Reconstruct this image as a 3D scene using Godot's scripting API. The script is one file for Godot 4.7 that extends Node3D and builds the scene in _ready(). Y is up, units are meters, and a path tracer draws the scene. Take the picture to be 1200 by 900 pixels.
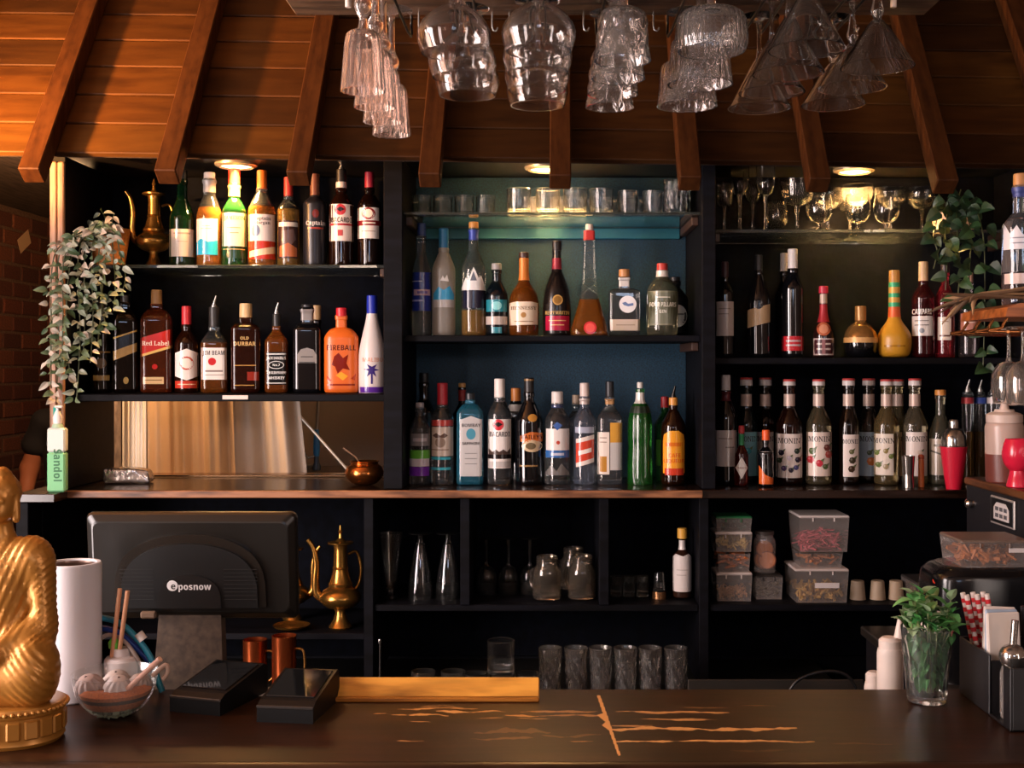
extends Node3D
# A dim cocktail bar: back bar with bottle shelves under a wooden canopy, stemware rack over the counter.

const F := 1400.0      # focal length in pixels of the 1200 x 900 frame
const CX := 633.0      # principal point
const CY := 430.0
const EYE := 1.65      # height of the eye above the floor

var counts := {}
var mats := {}
var meshes := {}
var wood_noise: NoiseTexture2D
var soft_wood: NoiseTexture2D
var fleck_noise: NoiseTexture2D
var rng := RandomNumberGenerator.new()

func _ready() -> void:
	rng.seed = 7
	setup_camera_and_light()
	make_textures()
	build_room()
	build_roof()
	build_cabinet()
	build_kitchen_hatch()
	build_bar()
	build_glass_rack()
	build_bottles_left()
	build_bottles_center()
	build_bottles_right()
	build_shelf_glasses()
	build_left_shelf_things()
	build_lower_left_things()
	build_lower_right_things()
	build_right_return()
	build_right_hanging_shelf()
	build_plants()
	build_bar_things()
	build_buddha()
	build_person()

# ------------------------------------------------------------------ camera and light
func setup_camera_and_light() -> void:
	var cam := Camera3D.new()
	cam.name = "camera"
	cam.projection = Camera3D.PROJECTION_FRUSTUM
	cam.near = 0.05
	cam.far = 60.0
	cam.size = 2.0 * cam.near * 450.0 / F
	cam.frustum_offset = Vector2((600.0 - CX) / F, (CY - 450.0) / F) * cam.near
	cam.position = Vector3(0, EYE, 0)
	add_child(cam)
	cam.current = true
	var env := Environment.new()
	env.background_mode = Environment.BG_COLOR
	env.background_color = Color(0.62, 0.70, 0.85)
	env.tonemap_mode = Environment.TONE_MAPPER_LINEAR
	env.tonemap_exposure = EXPOSURE
	env.sdfgi_enabled = true
	env.ssao_enabled = true
	env.ssil_enabled = true
	var we := WorldEnvironment.new()
	we.name = "environment"
	we.environment = env
	add_child(we)
	# daylight through the two windows out of frame (behind the camera, and in the left wall)
	area_light("daylight_window_one", Vector3(-2.44, 1.725, 1.0), Vector3(1, 0, 0), Vector2(0.9, 2.05), Color(1.0, 0.90, 0.86), REAR_E)
	area_light("daylight_window_four", Vector3(2.14, 1.725, 0.6), Vector3(-1, 0, 0), Vector2(0.5, 2.05), Color(1.0, 0.92, 0.88), RIGHT_E)
	area_light("daylight_transom", Vector3(0.15, 2.45, 2.46), Vector3(0, -0.1, -1), Vector2(0.9, 0.4), Color(0.80, 0.88, 1.0), TRANSOM_E)
	area_light("daylight_window_two", Vector3(-2.44, 1.725, -1.35), Vector3(1, 0, 0), Vector2(1.3, 2.05), Color(1.0, 0.92, 0.90), SIDE_E)

const EXPOSURE := 1.7
const RIGHT_E := 1.6
const TRANSOM_E := 0.7
const REAR_E := 3.5
const SIDE_E := 11.5

func area_light(called: String, at: Vector3, towards: Vector3, size: Vector2, col: Color, energy: float) -> void:
	var l := AreaLight3D.new()
	l.name = called
	l.area_size = size
	l.light_color = col
	l.light_energy = energy
	l.area_normalize_energy = true
	l.shadow_enabled = true
	l.set("area_range", 20.0)
	add_child(l)
	l.look_at_from_position(at, at + towards, Vector3.UP if absf(towards.y) < 0.9 else Vector3.FORWARD)

func spot(called: String, at: Vector3, towards: Vector3, angle: float, col: Color, energy: float, size: float, parent: Node3D = self) -> void:
	var l := SpotLight3D.new()
	l.name = called
	l.spot_angle = angle
	l.spot_angle_attenuation = 0.8
	l.spot_range = 12.0
	l.spot_attenuation = 2.0
	l.light_color = col
	l.light_energy = energy
	l.light_size = size
	l.shadow_enabled = true
	parent.add_child(l)
	var up := Vector3.UP if absf(towards.normalized().y) < 0.9 else Vector3.FORWARD
	l.transform = Transform3D(Basis.looking_at(towards, up), at)

func omni(called: String, at: Vector3, col: Color, energy: float, size: float, parent: Node3D = self) -> void:
	var l := OmniLight3D.new()
	l.name = called
	l.omni_range = 14.0
	l.omni_attenuation = 2.0
	l.light_color = col
	l.light_energy = energy
	l.light_size = size
	l.shadow_enabled = true
	l.position = at
	parent.add_child(l)

# ------------------------------------------------------------------ scene-graph helpers
func P(px: float, py: float, z: float) -> Vector3:
	return Vector3((px - CX) * z / F, EYE - (py - CY) * z / F, -z)

func X(px: float, z: float) -> float:
	return (px - CX) * z / F

func Y(py: float, z: float) -> float:
	return EYE - (py - CY) * z / F

func numbered(called: String) -> String:
	var n: int = counts.get(called, 0)
	counts[called] = n + 1
	return called if n == 0 else "%s_%03d" % [called, n]

func thing(called: String, label: String, category: String, at: Vector3, turn := 0.0, group := "") -> Node3D:
	var o := Node3D.new()
	o.name = numbered(called)
	add_child(o)
	o.position = at
	o.rotation.y = turn
	meta(o, label, category, group)
	return o

func meta(o: Node, label: String, category: String, group := "") -> void:
	o.set_meta("label", label)
	o.set_meta("category", category)
	if group != "":
		o.set_meta("group", group)

func part(parent: Node3D, called: String, mesh: Mesh, m: Material, at := Vector3.ZERO, rot := Vector3.ZERO, label := "") -> MeshInstance3D:
	var o := MeshInstance3D.new()
	o.name = called
	o.mesh = mesh
	o.material_override = m
	o.position = at
	o.rotation = rot
	parent.add_child(o, true)
	if label != "":
		o.set_meta("label", label)
	return o

func solo(called: String, mesh: Mesh, m: Material, label: String, category: String, at: Vector3, rot := Vector3.ZERO, group := "") -> MeshInstance3D:
	var o := MeshInstance3D.new()
	o.name = numbered(called)
	o.mesh = mesh
	o.material_override = m
	add_child(o)
	o.position = at
	o.rotation = rot
	meta(o, label, category, group)
	return o

func struct(called: String, mesh: Mesh, m: Material, at := Vector3.ZERO, rot := Vector3.ZERO) -> MeshInstance3D:
	var o := MeshInstance3D.new()
	o.name = called
	o.mesh = mesh
	o.material_override = m
	add_child(o, true)
	o.position = at
	o.rotation = rot
	o.set_meta("kind", "structure")
	return o

func face_cam(p: Vector3) -> float:
	return atan2(-p.x, -p.z) * 0.9

func copy_of(src: Node3D, label: String, at: Vector3, turn: float, group := "") -> Node3D:
	var base := String(src.name)
	if base.length() > 4 and base.substr(base.length() - 4, 1) == "_" and base.substr(base.length() - 3).is_valid_int():
		base = base.substr(0, base.length() - 4)
	var c: Node3D = src.duplicate()
	c.name = numbered(base)
	add_child(c)
	c.position = at
	c.rotation.y = turn
	c.set_meta("label", label)
	if group != "":
		c.set_meta("group", group)
	return c

# ------------------------------------------------------------------ materials
func mat(col: String, rough := 0.5, metal := 0.0, spec := 0.5) -> StandardMaterial3D:
	var key := "%s %.2f %.2f %.2f" % [col, rough, metal, spec]
	if not mats.has(key):
		var m := StandardMaterial3D.new()
		m.albedo_color = Color(col)
		m.roughness = rough
		m.metallic = metal
		m.metallic_specular = spec
		mats[key] = m
	return mats[key]

func glass(col: String, rough := 0.0, body := -1.0) -> StandardMaterial3D:
	var key := "glass %s %.2f %.3f" % [col, rough, body]
	if not mats.has(key):
		var m := StandardMaterial3D.new()
		var c := Color(col)
		c.a = body if body >= 0.0 else 0.014 + 0.24 * c.s
		m.albedo_color = c
		m.transparency = BaseMaterial3D.TRANSPARENCY_ALPHA
		m.refraction_enabled = true
		m.refraction_scale = 0.05
		m.roughness = rough
		mats[key] = m
	return mats[key]

func pane(col: String, alpha: float, rough := 0.03) -> StandardMaterial3D:
	var key := "pane %s %.2f %.2f" % [col, alpha, rough]
	if not mats.has(key):
		var m := StandardMaterial3D.new()
		var c := Color(col)
		c.a = alpha
		m.albedo_color = c
		m.transparency = BaseMaterial3D.TRANSPARENCY_ALPHA
		m.roughness = rough
		mats[key] = m
	return mats[key]

func glow(col: String, energy: float) -> StandardMaterial3D:
	var key := "glow %s %.2f" % [col, energy]
	if not mats.has(key):
		var m := StandardMaterial3D.new()
		m.albedo_color = Color(col)
		m.emission_enabled = true
		m.emission = Color(col)
		m.emission_energy_multiplier = energy
		mats[key] = m
	return mats[key]

func print_mat() -> StandardMaterial3D:
	if not mats.has("print"):
		var m := StandardMaterial3D.new()
		m.vertex_color_use_as_albedo = true
		m.roughness = 0.18
		mats["print"] = m
	return mats["print"]

# grained material: noise picture stretched along an axis of the object
func grained(key: String, tex: Texture2D, col: String, rough: float, scale: Vector3, bump := 0.0, world := true) -> StandardMaterial3D:
	if not mats.has(key):
		var m := StandardMaterial3D.new()
		m.albedo_color = Color(col)
		m.albedo_texture = tex
		m.roughness = rough
		m.uv1_triplanar = true
		m.uv1_world_triplanar = world
		m.uv1_scale = scale
		if bump > 0.0:
			m.heightmap_enabled = true
			m.heightmap_texture = tex
			m.heightmap_scale = bump
		mats[key] = m
	return mats[key]

func make_textures() -> void:
	wood_noise = noise_tex(11, 0.012, 5, [[0.0, "6e6259"], [0.35, "b9aca0"], [0.6, "efe6dc"], [1.0, "ffffff"]])
	soft_wood = noise_tex(41, 0.012, 5, [[0.0, "a3968a"], [0.4, "d6cbc0"], [0.65, "f2ebe4"], [1.0, "ffffff"]])
	fleck_noise = noise_tex(23, 0.03, 4, [[0.0, "8f8780"], [0.5, "d8d2cb"], [1.0, "ffffff"]])

func noise_tex(sd: int, freq: float, oct: int, ramp: Array) -> NoiseTexture2D:
	var n := FastNoiseLite.new()
	n.seed = sd
	n.noise_type = FastNoiseLite.TYPE_SIMPLEX_SMOOTH
	n.frequency = freq
	n.fractal_octaves = oct
	var g := Gradient.new()
	var off := PackedFloat32Array()
	var cols := PackedColorArray()
	for r in ramp:
		off.append(r[0])
		cols.append(Color(r[1] as String))
	g.offsets = off
	g.colors = cols
	var t := NoiseTexture2D.new()
	t.width = 512
	t.height = 512
	t.seamless = true
	t.noise = n
	t.color_ramp = g
	return t

# ------------------------------------------------------------------ mesh helpers
class Tris:
	var v := PackedVector3Array()
	var n := PackedVector3Array()
	var c := PackedColorArray()
	func tri(a: Vector3, b: Vector3, d: Vector3, out: Vector3) -> void:
		var m := (b - a).cross(d - a)
		if m.length_squared() < 1e-20:
			return
		m = m.normalized()
		if m.dot(out) < 0.0:
			m = -m
			var s := b
			b = d
			d = s
		v.append_array([a, d, b])   # front faces run clockwise
		n.append_array([m, m, m])
	func quad(a: Vector3, b: Vector3, d: Vector3, e: Vector3, out: Vector3) -> void:
		tri(a, b, d, out)
		tri(a, d, e, out)
	func flat(a: Vector3, b: Vector3, d: Vector3, nrm: Vector3, col: Color) -> void:
		if (b - a).cross(d - a).dot(nrm) < 0.0:
			var s := b
			b = d
			d = s
		v.append_array([a, d, b])
		n.append_array([nrm, nrm, nrm])
		c.append_array([col, col, col])
	func box(lo: Vector3, hi: Vector3, xf := Transform3D.IDENTITY) -> void:
		var mid := xf * ((lo + hi) * 0.5)
		var p := []
		for i in 8:
			p.append(xf * Vector3(hi.x if i & 1 else lo.x, hi.y if i & 2 else lo.y, hi.z if i & 4 else lo.z))
		for q in [[0, 1, 3, 2], [4, 5, 7, 6], [0, 1, 5, 4], [2, 3, 7, 6], [0, 2, 6, 4], [1, 3, 7, 5]]:
			var a: Vector3 = p[q[0]]
			var b: Vector3 = p[q[1]]
			var d: Vector3 = p[q[2]]
			var e: Vector3 = p[q[3]]
			quad(a, b, d, e, (a + d) * 0.5 - mid)
	func mesh() -> ArrayMesh:
		var arr := []
		arr.resize(Mesh.ARRAY_MAX)
		arr[Mesh.ARRAY_VERTEX] = v
		arr[Mesh.ARRAY_NORMAL] = n
		if c.size() == v.size():
			arr[Mesh.ARRAY_COLOR] = c
		var m := ArrayMesh.new()
		m.add_surface_from_arrays(Mesh.PRIMITIVE_TRIANGLES, arr)
		return m

# chamfered box centred at the origin; lift = true puts its base at y = 0
func box(sx: float, sy: float, sz: float, b := 0.002, lift := false) -> ArrayMesh:
	var key := "box %.4f %.4f %.4f %.4f %s" % [sx, sy, sz, b, lift]
	if meshes.has(key):
		return meshes[key]
	var h := Vector3(sx, sy, sz) * 0.5
	b = minf(b, minf(h.x, minf(h.y, h.z)) * 0.9)
	var o := Vector3(0, h.y if lift else 0.0, 0)
	var t := Tris.new()
	var cor := func(s: Vector3, ax: int) -> Vector3:
		var q := Vector3(s.x * (h.x - b), s.y * (h.y - b), s.z * (h.z - b))
		q[ax] = s[ax] * h[ax]
		return q + o
	for ax in 3:
		var u := (ax + 1) % 3
		var w := (ax + 2) % 3
		for sg in [-1.0, 1.0]:
			var q := []
			for k in [[-1.0, -1.0], [1.0, -1.0], [1.0, 1.0], [-1.0, 1.0]]:
				var s := Vector3.ZERO
				s[ax] = sg
				s[u] = k[0]
				s[w] = k[1]
				q.append(cor.call(s, ax))
			var nn := Vector3.ZERO
			nn[ax] = sg
			t.quad(q[0], q[1], q[2], q[3], nn)
		for su in [-1.0, 1.0]:
			for sw in [-1.0, 1.0]:
				var s1 := Vector3.ZERO
				s1[u] = su
				s1[w] = sw
				var s2 := s1
				s1[ax] = -1.0
				s2[ax] = 1.0
				var nn2 := Vector3.ZERO
				nn2[u] = su
				nn2[w] = sw
				t.quad(cor.call(s1, u), cor.call(s2, u), cor.call(s2, w), cor.call(s1, w), nn2)
	for i in 8:
		var s := Vector3(1.0 if i & 1 else -1.0, 1.0 if i & 2 else -1.0, 1.0 if i & 4 else -1.0)
		t.tri(cor.call(s, 0), cor.call(s, 1), cor.call(s, 2), s)
	meshes[key] = t.mesh()
	return meshes[key]

# box between two corners, in world axes
func span(lo: Vector3, hi: Vector3, b := 0.002) -> Array:
	return [box(absf(hi.x - lo.x), absf(hi.y - lo.y), absf(hi.z - lo.z), b), (lo + hi) * 0.5]

func slab(called: String, lo: Vector3, hi: Vector3, m: Material, b := 0.002) -> MeshInstance3D:
	var s := span(lo, hi, b)
	return struct(called, s[0], m, s[1])

func pslab(parent: Node3D, called: String, lo: Vector3, hi: Vector3, m: Material, b := 0.002, label := "") -> MeshInstance3D:
	var s := span(lo, hi, b)
	return part(parent, called, s[0], m, s[1], Vector3.ZERO, label)

# surface of revolution. prof: points (radius, height) going up the outside (then down the inside).
# opt: n = superellipse exponent, d = depth ratio, fl = [count, depth, y0, y1] flutes, soft = no creases
func lathe(prof: Array, seg := 28, opt := {}) -> ArrayMesh:
	var nexp: float = opt.get("n", 2.0)
	var dr: float = opt.get("d", 1.0)
	var fl: Array = opt.get("fl", [])
	var dia: Array = opt.get("dia", [])      # diamond cut: [count, depth, pitch, y0, y1]
	var crease := cos(deg_to_rad(opt.get("crease", 34.0)))
	var rings := []
	var joins := []
	var np := prof.size()
	for i in np:
		var p: Vector2 = prof[i]
		var dup := false
		if i > 0 and i < np - 1:
			var a: Vector2 = (p - prof[i - 1]).normalized()
			var b: Vector2 = (prof[i + 1] - p).normalized()
			dup = a.dot(b) < crease
		rings.append(p)
		joins.append(true)
		if dup:
			rings.append(p)
			joins[joins.size() - 1] = false
			joins.append(true)
	var v := PackedVector3Array()
	var si := PackedFloat32Array()
	var co := PackedFloat32Array()
	for j in seg:
		var a := TAU * j / seg
		var s := sin(a)
		var c := cos(a)
		if nexp != 2.0:
			s = signf(s) * pow(absf(s), 2.0 / nexp)
			c = signf(c) * pow(absf(c), 2.0 / nexp)
		si.append(s)
		co.append(c * dr)
	for p: Vector2 in rings:
		for j in seg:
			var r := p.x
			if fl.size() and p.y >= fl[2] and p.y <= fl[3]:
				r *= 1.0 - fl[1] * (0.5 - 0.5 * cos(fl[0] * TAU * j / seg))
			if dia.size() and p.y >= dia[3] and p.y <= dia[4]:
				var ph: float = dia[0] * PI * j / seg
				r *= 1.0 - dia[1] * (1.0 - absf(sin(ph + p.y * dia[2])) * absf(sin(ph - p.y * dia[2])))
			v.append(Vector3(r * si[j], p.y, r * co[j]))
	var nrm := PackedVector3Array()
	nrm.resize(v.size())
	var idx := PackedInt32Array()
	for i in rings.size() - 1:
		if not joins[i]:
			continue
		for j in seg:
			var a := i * seg + j
			var b := i * seg + (j + 1) % seg
			var c := (i + 1) * seg + j
			var d := (i + 1) * seg + (j + 1) % seg
			var q := (v[b] - v[a]).cross(v[c] - v[a])
			if q.length_squared() > 1e-22:
				idx.append_array([a, c, b])
				nrm[a] += q
				nrm[b] += q
				nrm[c] += q
			q = (v[d] - v[b]).cross(v[c] - v[b])
			if q.length_squared() > 1e-22:
				idx.append_array([b, c, d])
				nrm[b] += q
				nrm[c] += q
				nrm[d] += q
	for i in nrm.size():
		nrm[i] = nrm[i].normalized() if nrm[i].length_squared() > 0.0 else Vector3.UP
	var arr := []
	arr.resize(Mesh.ARRAY_MAX)
	arr[Mesh.ARRAY_VERTEX] = v
	arr[Mesh.ARRAY_NORMAL] = nrm
	arr[Mesh.ARRAY_INDEX] = idx
	var m := ArrayMesh.new()
	m.add_surface_from_arrays(Mesh.PRIMITIVE_TRIANGLES, arr)
	return m

func V(list: Array) -> Array:      # flat list of numbers -> Vector2 points
	var out := []
	for i in range(0, list.size(), 2):
		out.append(Vector2(list[i], list[i + 1]))
	return out

func curve(pts: Array, k := 4) -> Array:   # Catmull-Rom through the points
	var out := []
	for i in pts.size() - 1:
		var p0: Vector2 = pts[maxi(i - 1, 0)]
		var p1: Vector2 = pts[i]
		var p2: Vector2 = pts[i + 1]
		var p3: Vector2 = pts[mini(i + 2, pts.size() - 1)]
		for j in k:
			var t := float(j) / k
			var q := 0.5 * (2.0 * p1 + (p2 - p0) * t + (2.0 * p0 - 5.0 * p1 + 4.0 * p2 - p3) * t * t + (3.0 * p1 - p0 - 3.0 * p2 + p3) * t * t * t)
			q.x = maxf(q.x, 0.0)
			out.append(q)
	out.append(pts[pts.size() - 1])
	return out

# round tube along points; rad is a number or one number per point
func tube(pts: Array, rad: Variant, seg := 8) -> ArrayMesh:
	var v := PackedVector3Array()
	var nrm := PackedVector3Array()
	var idx := PackedInt32Array()
	var np := pts.size()
	var up := Vector3.UP
	for i in np:
		var p: Vector3 = pts[i]
		var t: Vector3 = ((pts[mini(i + 1, np - 1)] as Vector3) - (pts[maxi(i - 1, 0)] as Vector3)).normalized()
		if i == 0:
			up = Vector3.UP if absf(t.y) < 0.9 else Vector3.RIGHT
		var s := t.cross(up).normalized()
		up = s.cross(t).normalized()
		var r: float = rad[i] if rad is Array else rad
		for j in seg:
			var a := TAU * j / seg
			var d := s * cos(a) + up * sin(a)
			v.append(p + d * r)
			nrm.append(d)
	for i in np - 1:
		for j in seg:
			var a := i * seg + j
			var b := i * seg + (j + 1) % seg
			var c := a + seg
			var d := b + seg
			for q in [[a, b, c], [b, d, c]]:
				var x0: Vector3 = v[q[0]]
				if (v[q[1]] - x0).cross(v[q[2]] - x0).dot(nrm[q[0]]) > 0.0:
					idx.append_array([q[0], q[2], q[1]])
				else:
					idx.append_array(q)
	for e in [0, np - 1]:
		var t2: Vector3 = ((pts[1] as Vector3) - (pts[0] as Vector3)) * -1.0 if e == 0 else ((pts[np - 1] as Vector3) - (pts[np - 2] as Vector3))
		t2 = t2.normalized()
		var start := v.size()
		for j in seg:
			v.append(v[e * seg + j])
			nrm.append(t2)
		for j in range(1, seg - 1):
			var q := [start, start + j, start + j + 1]
			if (v[q[1]] - v[q[0]]).cross(v[q[2]] - v[q[0]]).dot(t2) > 0.0:
				q = [q[0], q[2], q[1]]
			idx.append_array(q)
	var arr := []
	arr.resize(Mesh.ARRAY_MAX)
	arr[Mesh.ARRAY_VERTEX] = v
	arr[Mesh.ARRAY_NORMAL] = nrm
	arr[Mesh.ARRAY_INDEX] = idx
	var m := ArrayMesh.new()
	m.add_surface_from_arrays(Mesh.PRIMITIVE_TRIANGLES, arr)
	return m

func smooth3(pts: Array, k := 5) -> Array:
	var out := []
	for i in pts.size() - 1:
		var p0: Vector3 = pts[maxi(i - 1, 0)]
		var p1: Vector3 = pts[i]
		var p2: Vector3 = pts[i + 1]
		var p3: Vector3 = pts[mini(i + 2, pts.size() - 1)]
		for j in k:
			var t := float(j) / k
			out.append(0.5 * (2.0 * p1 + (p2 - p0) * t + (2.0 * p0 - 5.0 * p1 + 4.0 * p2 - p3) * t * t + (3.0 * p1 - p0 - 3.0 * p2 + p3) * t * t * t))
	out.append(pts[pts.size() - 1])
	return out

# flat outline (x, y) given thickness along z
func prism(poly: Array, z0: float, z1: float) -> ArrayMesh:
	var pv := PackedVector2Array(poly)
	if Geometry2D.is_polygon_clockwise(pv):
		pv.reverse()
	var t := Tris.new()
	var ix := Geometry2D.triangulate_polygon(pv)
	for i in range(0, ix.size(), 3):
		var a := pv[ix[i]]
		var b := pv[ix[i + 1]]
		var c := pv[ix[i + 2]]
		t.tri(Vector3(a.x, a.y, z1), Vector3(b.x, b.y, z1), Vector3(c.x, c.y, z1), Vector3.BACK * signf(z1 - z0))
		t.tri(Vector3(a.x, a.y, z0), Vector3(b.x, b.y, z0), Vector3(c.x, c.y, z0), Vector3.FORWARD * signf(z1 - z0))
	for i in pv.size():
		var a := pv[i]
		var b := pv[(i + 1) % pv.size()]
		var e := (b - a).normalized()
		t.quad(Vector3(a.x, a.y, z0), Vector3(b.x, b.y, z0), Vector3(b.x, b.y, z1), Vector3(a.x, a.y, z1), Vector3(e.y, -e.x, 0))
	return t.mesh()

# surface nets of a distance field
func nets(f: Callable, lo: Vector3, hi: Vector3, cell: float) -> ArrayMesh:
	var nx := int(ceil((hi.x - lo.x) / cell)) + 1
	var ny := int(ceil((hi.y - lo.y) / cell)) + 1
	var nz := int(ceil((hi.z - lo.z) / cell)) + 1
	var d := PackedFloat32Array()
	d.resize(nx * ny * nz)
	var at := 0
	for k in nz:
		for j in ny:
			var i := 0
			while i < nx:
				var q: float = f.call(lo + Vector3(i, j, k) * cell)
				d[at] = q
				at += 1
				i += 1
				# far from the surface: skip ahead
				var skip := int((absf(q) * 0.5) / cell) - 1
				while skip > 0 and i < nx:
					d[at] = q
					at += 1
					i += 1
					skip -= 1
	var vi := PackedInt32Array()
	vi.resize(nx * ny * nz)
	vi.fill(-1)
	var v := PackedVector3Array()
	var off := [0, 1, nx, nx + 1, nx * ny, nx * ny + 1, nx * ny + nx, nx * ny + nx + 1]
	var edges := [[0, 1], [2, 3], [4, 5], [6, 7], [0, 2], [1, 3], [4, 6], [5, 7], [0, 4], [1, 5], [2, 6], [3, 7]]
	for k in nz - 1:
		for j in ny - 1:
			for i in nx - 1:
				var b := i + nx * (j + ny * k)
				var s0 := d[b] < 0.0
				var mixed := false
				for o: int in off:
					if (d[b + o] < 0.0) != s0:
						mixed = true
						break
				if not mixed:
					continue
				var sum := Vector3.ZERO
				var cnt := 0
				for e in edges:
					var a: float = d[b + off[e[0]]]
					var c: float = d[b + off[e[1]]]
					if (a < 0.0) == (c < 0.0):
						continue
					var t := a / (a - c)
					var pa := Vector3(e[0] & 1, (e[0] >> 1) & 1, (e[0] >> 2) & 1)
					var pb := Vector3(e[1] & 1, (e[1] >> 1) & 1, (e[1] >> 2) & 1)
					sum += pa.lerp(pb, t)
					cnt += 1
				vi[b] = v.size()
				v.append(lo + (Vector3(i, j, k) + sum / cnt) * cell)
	var idx := PackedInt32Array()
	var nrm := PackedVector3Array()
	nrm.resize(v.size())
	var st := [1, nx, nx * ny]
	for k in range(1, nz - 1):
		for j in range(1, ny - 1):
			for i in range(1, nx - 1):
				var b := i + nx * (j + ny * k)
				for ax in 3:
					var a: float = d[b]
					var c: float = d[b + st[ax]]
					if (a < 0.0) == (c < 0.0):
						continue
					var u: int = st[(ax + 1) % 3]
					var w: int = st[(ax + 2) % 3]
					var q := [vi[b], vi[b - u], vi[b - u - w], vi[b - w]]
					if q.min() < 0:
						continue
					if a < 0.0:
						q.reverse()
					# q runs counter-clockwise seen from outside when a >= 0 after the flip below
					for tr in [[q[0], q[1], q[2]], [q[0], q[2], q[3]]]:
						var n := (v[tr[1]] - v[tr[0]]).cross(v[tr[2]] - v[tr[0]])
						idx.append_array([tr[0], tr[1], tr[2]])
						nrm[tr[0]] -= n
						nrm[tr[1]] -= n
						nrm[tr[2]] -= n
	for i in nrm.size():
		nrm[i] = nrm[i].normalized()
	# make sure the normals point out of the body
	var score := 0.0
	for i in range(0, v.size(), 17):
		score += signf(f.call(v[i] + nrm[i] * cell) - f.call(v[i] - nrm[i] * cell))
	if score < 0.0:
		for i in nrm.size():
			nrm[i] = -nrm[i]
		for i in range(0, idx.size(), 3):
			var s := idx[i]
			idx[i] = idx[i + 1]
			idx[i + 1] = s
	var arr := []
	arr.resize(Mesh.ARRAY_MAX)
	arr[Mesh.ARRAY_VERTEX] = v
	arr[Mesh.ARRAY_NORMAL] = nrm
	arr[Mesh.ARRAY_INDEX] = idx
	var m := ArrayMesh.new()
	m.add_surface_from_arrays(Mesh.PRIMITIVE_TRIANGLES, arr)
	return m

func cap_d(p: Vector3, a: Vector3, b: Vector3, ra: float, rb: float) -> float:
	var ab := b - a
	var t := clampf((p - a).dot(ab) / ab.length_squared(), 0.0, 1.0)
	return p.distance_to(a + ab * t) - lerpf(ra, rb, t)

func ell_d(p: Vector3, c: Vector3, r: Vector3) -> float:
	var q := (p - c) / r
	var k := q.length()
	if k < 1e-4:
		return -minf(r.x, minf(r.y, r.z))
	return (k - 1.0) * k / (q / r).length()

func smin(a: float, b: float, k: float) -> float:
	var h := maxf(k - absf(a - b), 0.0) / k
	return minf(a, b) - h * h * k * 0.25

# lettering as flat triangles: [points..] in metres, x to the right, centred
func letters(text: String, height: float, serif := false) -> PackedVector2Array:
	var key := "text %s %s" % [text, serif]
	if not meshes.has(key):
		var tm := TextMesh.new()
		var f := SystemFont.new()
		f.font_names = PackedStringArray(["Droid Serif" if serif else "Droid Sans"])
		f.font_weight = 700
		tm.font = f
		tm.font_size = 48
		tm.pixel_size = 1.0 / 34.5       # capital height about 1
		tm.depth = 0.02
		tm.curve_step = 3.0
		tm.text = text
		var arr := tm.get_mesh_arrays()
		var vv: PackedVector3Array = arr[Mesh.ARRAY_VERTEX]
		var nn: PackedVector3Array = arr[Mesh.ARRAY_NORMAL]
		var ii: PackedInt32Array = arr[Mesh.ARRAY_INDEX]
		var out := PackedVector2Array()
		for i in range(0, ii.size(), 3):
			if nn[ii[i]].z > 0.5:
				for k in 3:
					out.append(Vector2(vv[ii[i + k]].x, vv[ii[i + k]].y))
		meshes[key] = out
	var base: PackedVector2Array = meshes[key]
	var res := PackedVector2Array()
	for q in base:
		res.append(q * height)
	return res

func text_mesh(text: String, height: float, serif := false) -> ArrayMesh:
	var t := Tris.new()
	var q := letters(text, height, serif)
	for i in range(0, q.size(), 3):
		t.flat(Vector3(q[i].x, q[i].y, 0), Vector3(q[i + 1].x, q[i + 1].y, 0), Vector3(q[i + 2].x, q[i + 2].y, 0), Vector3.BACK, Color.WHITE)
	return t.mesh()

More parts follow.
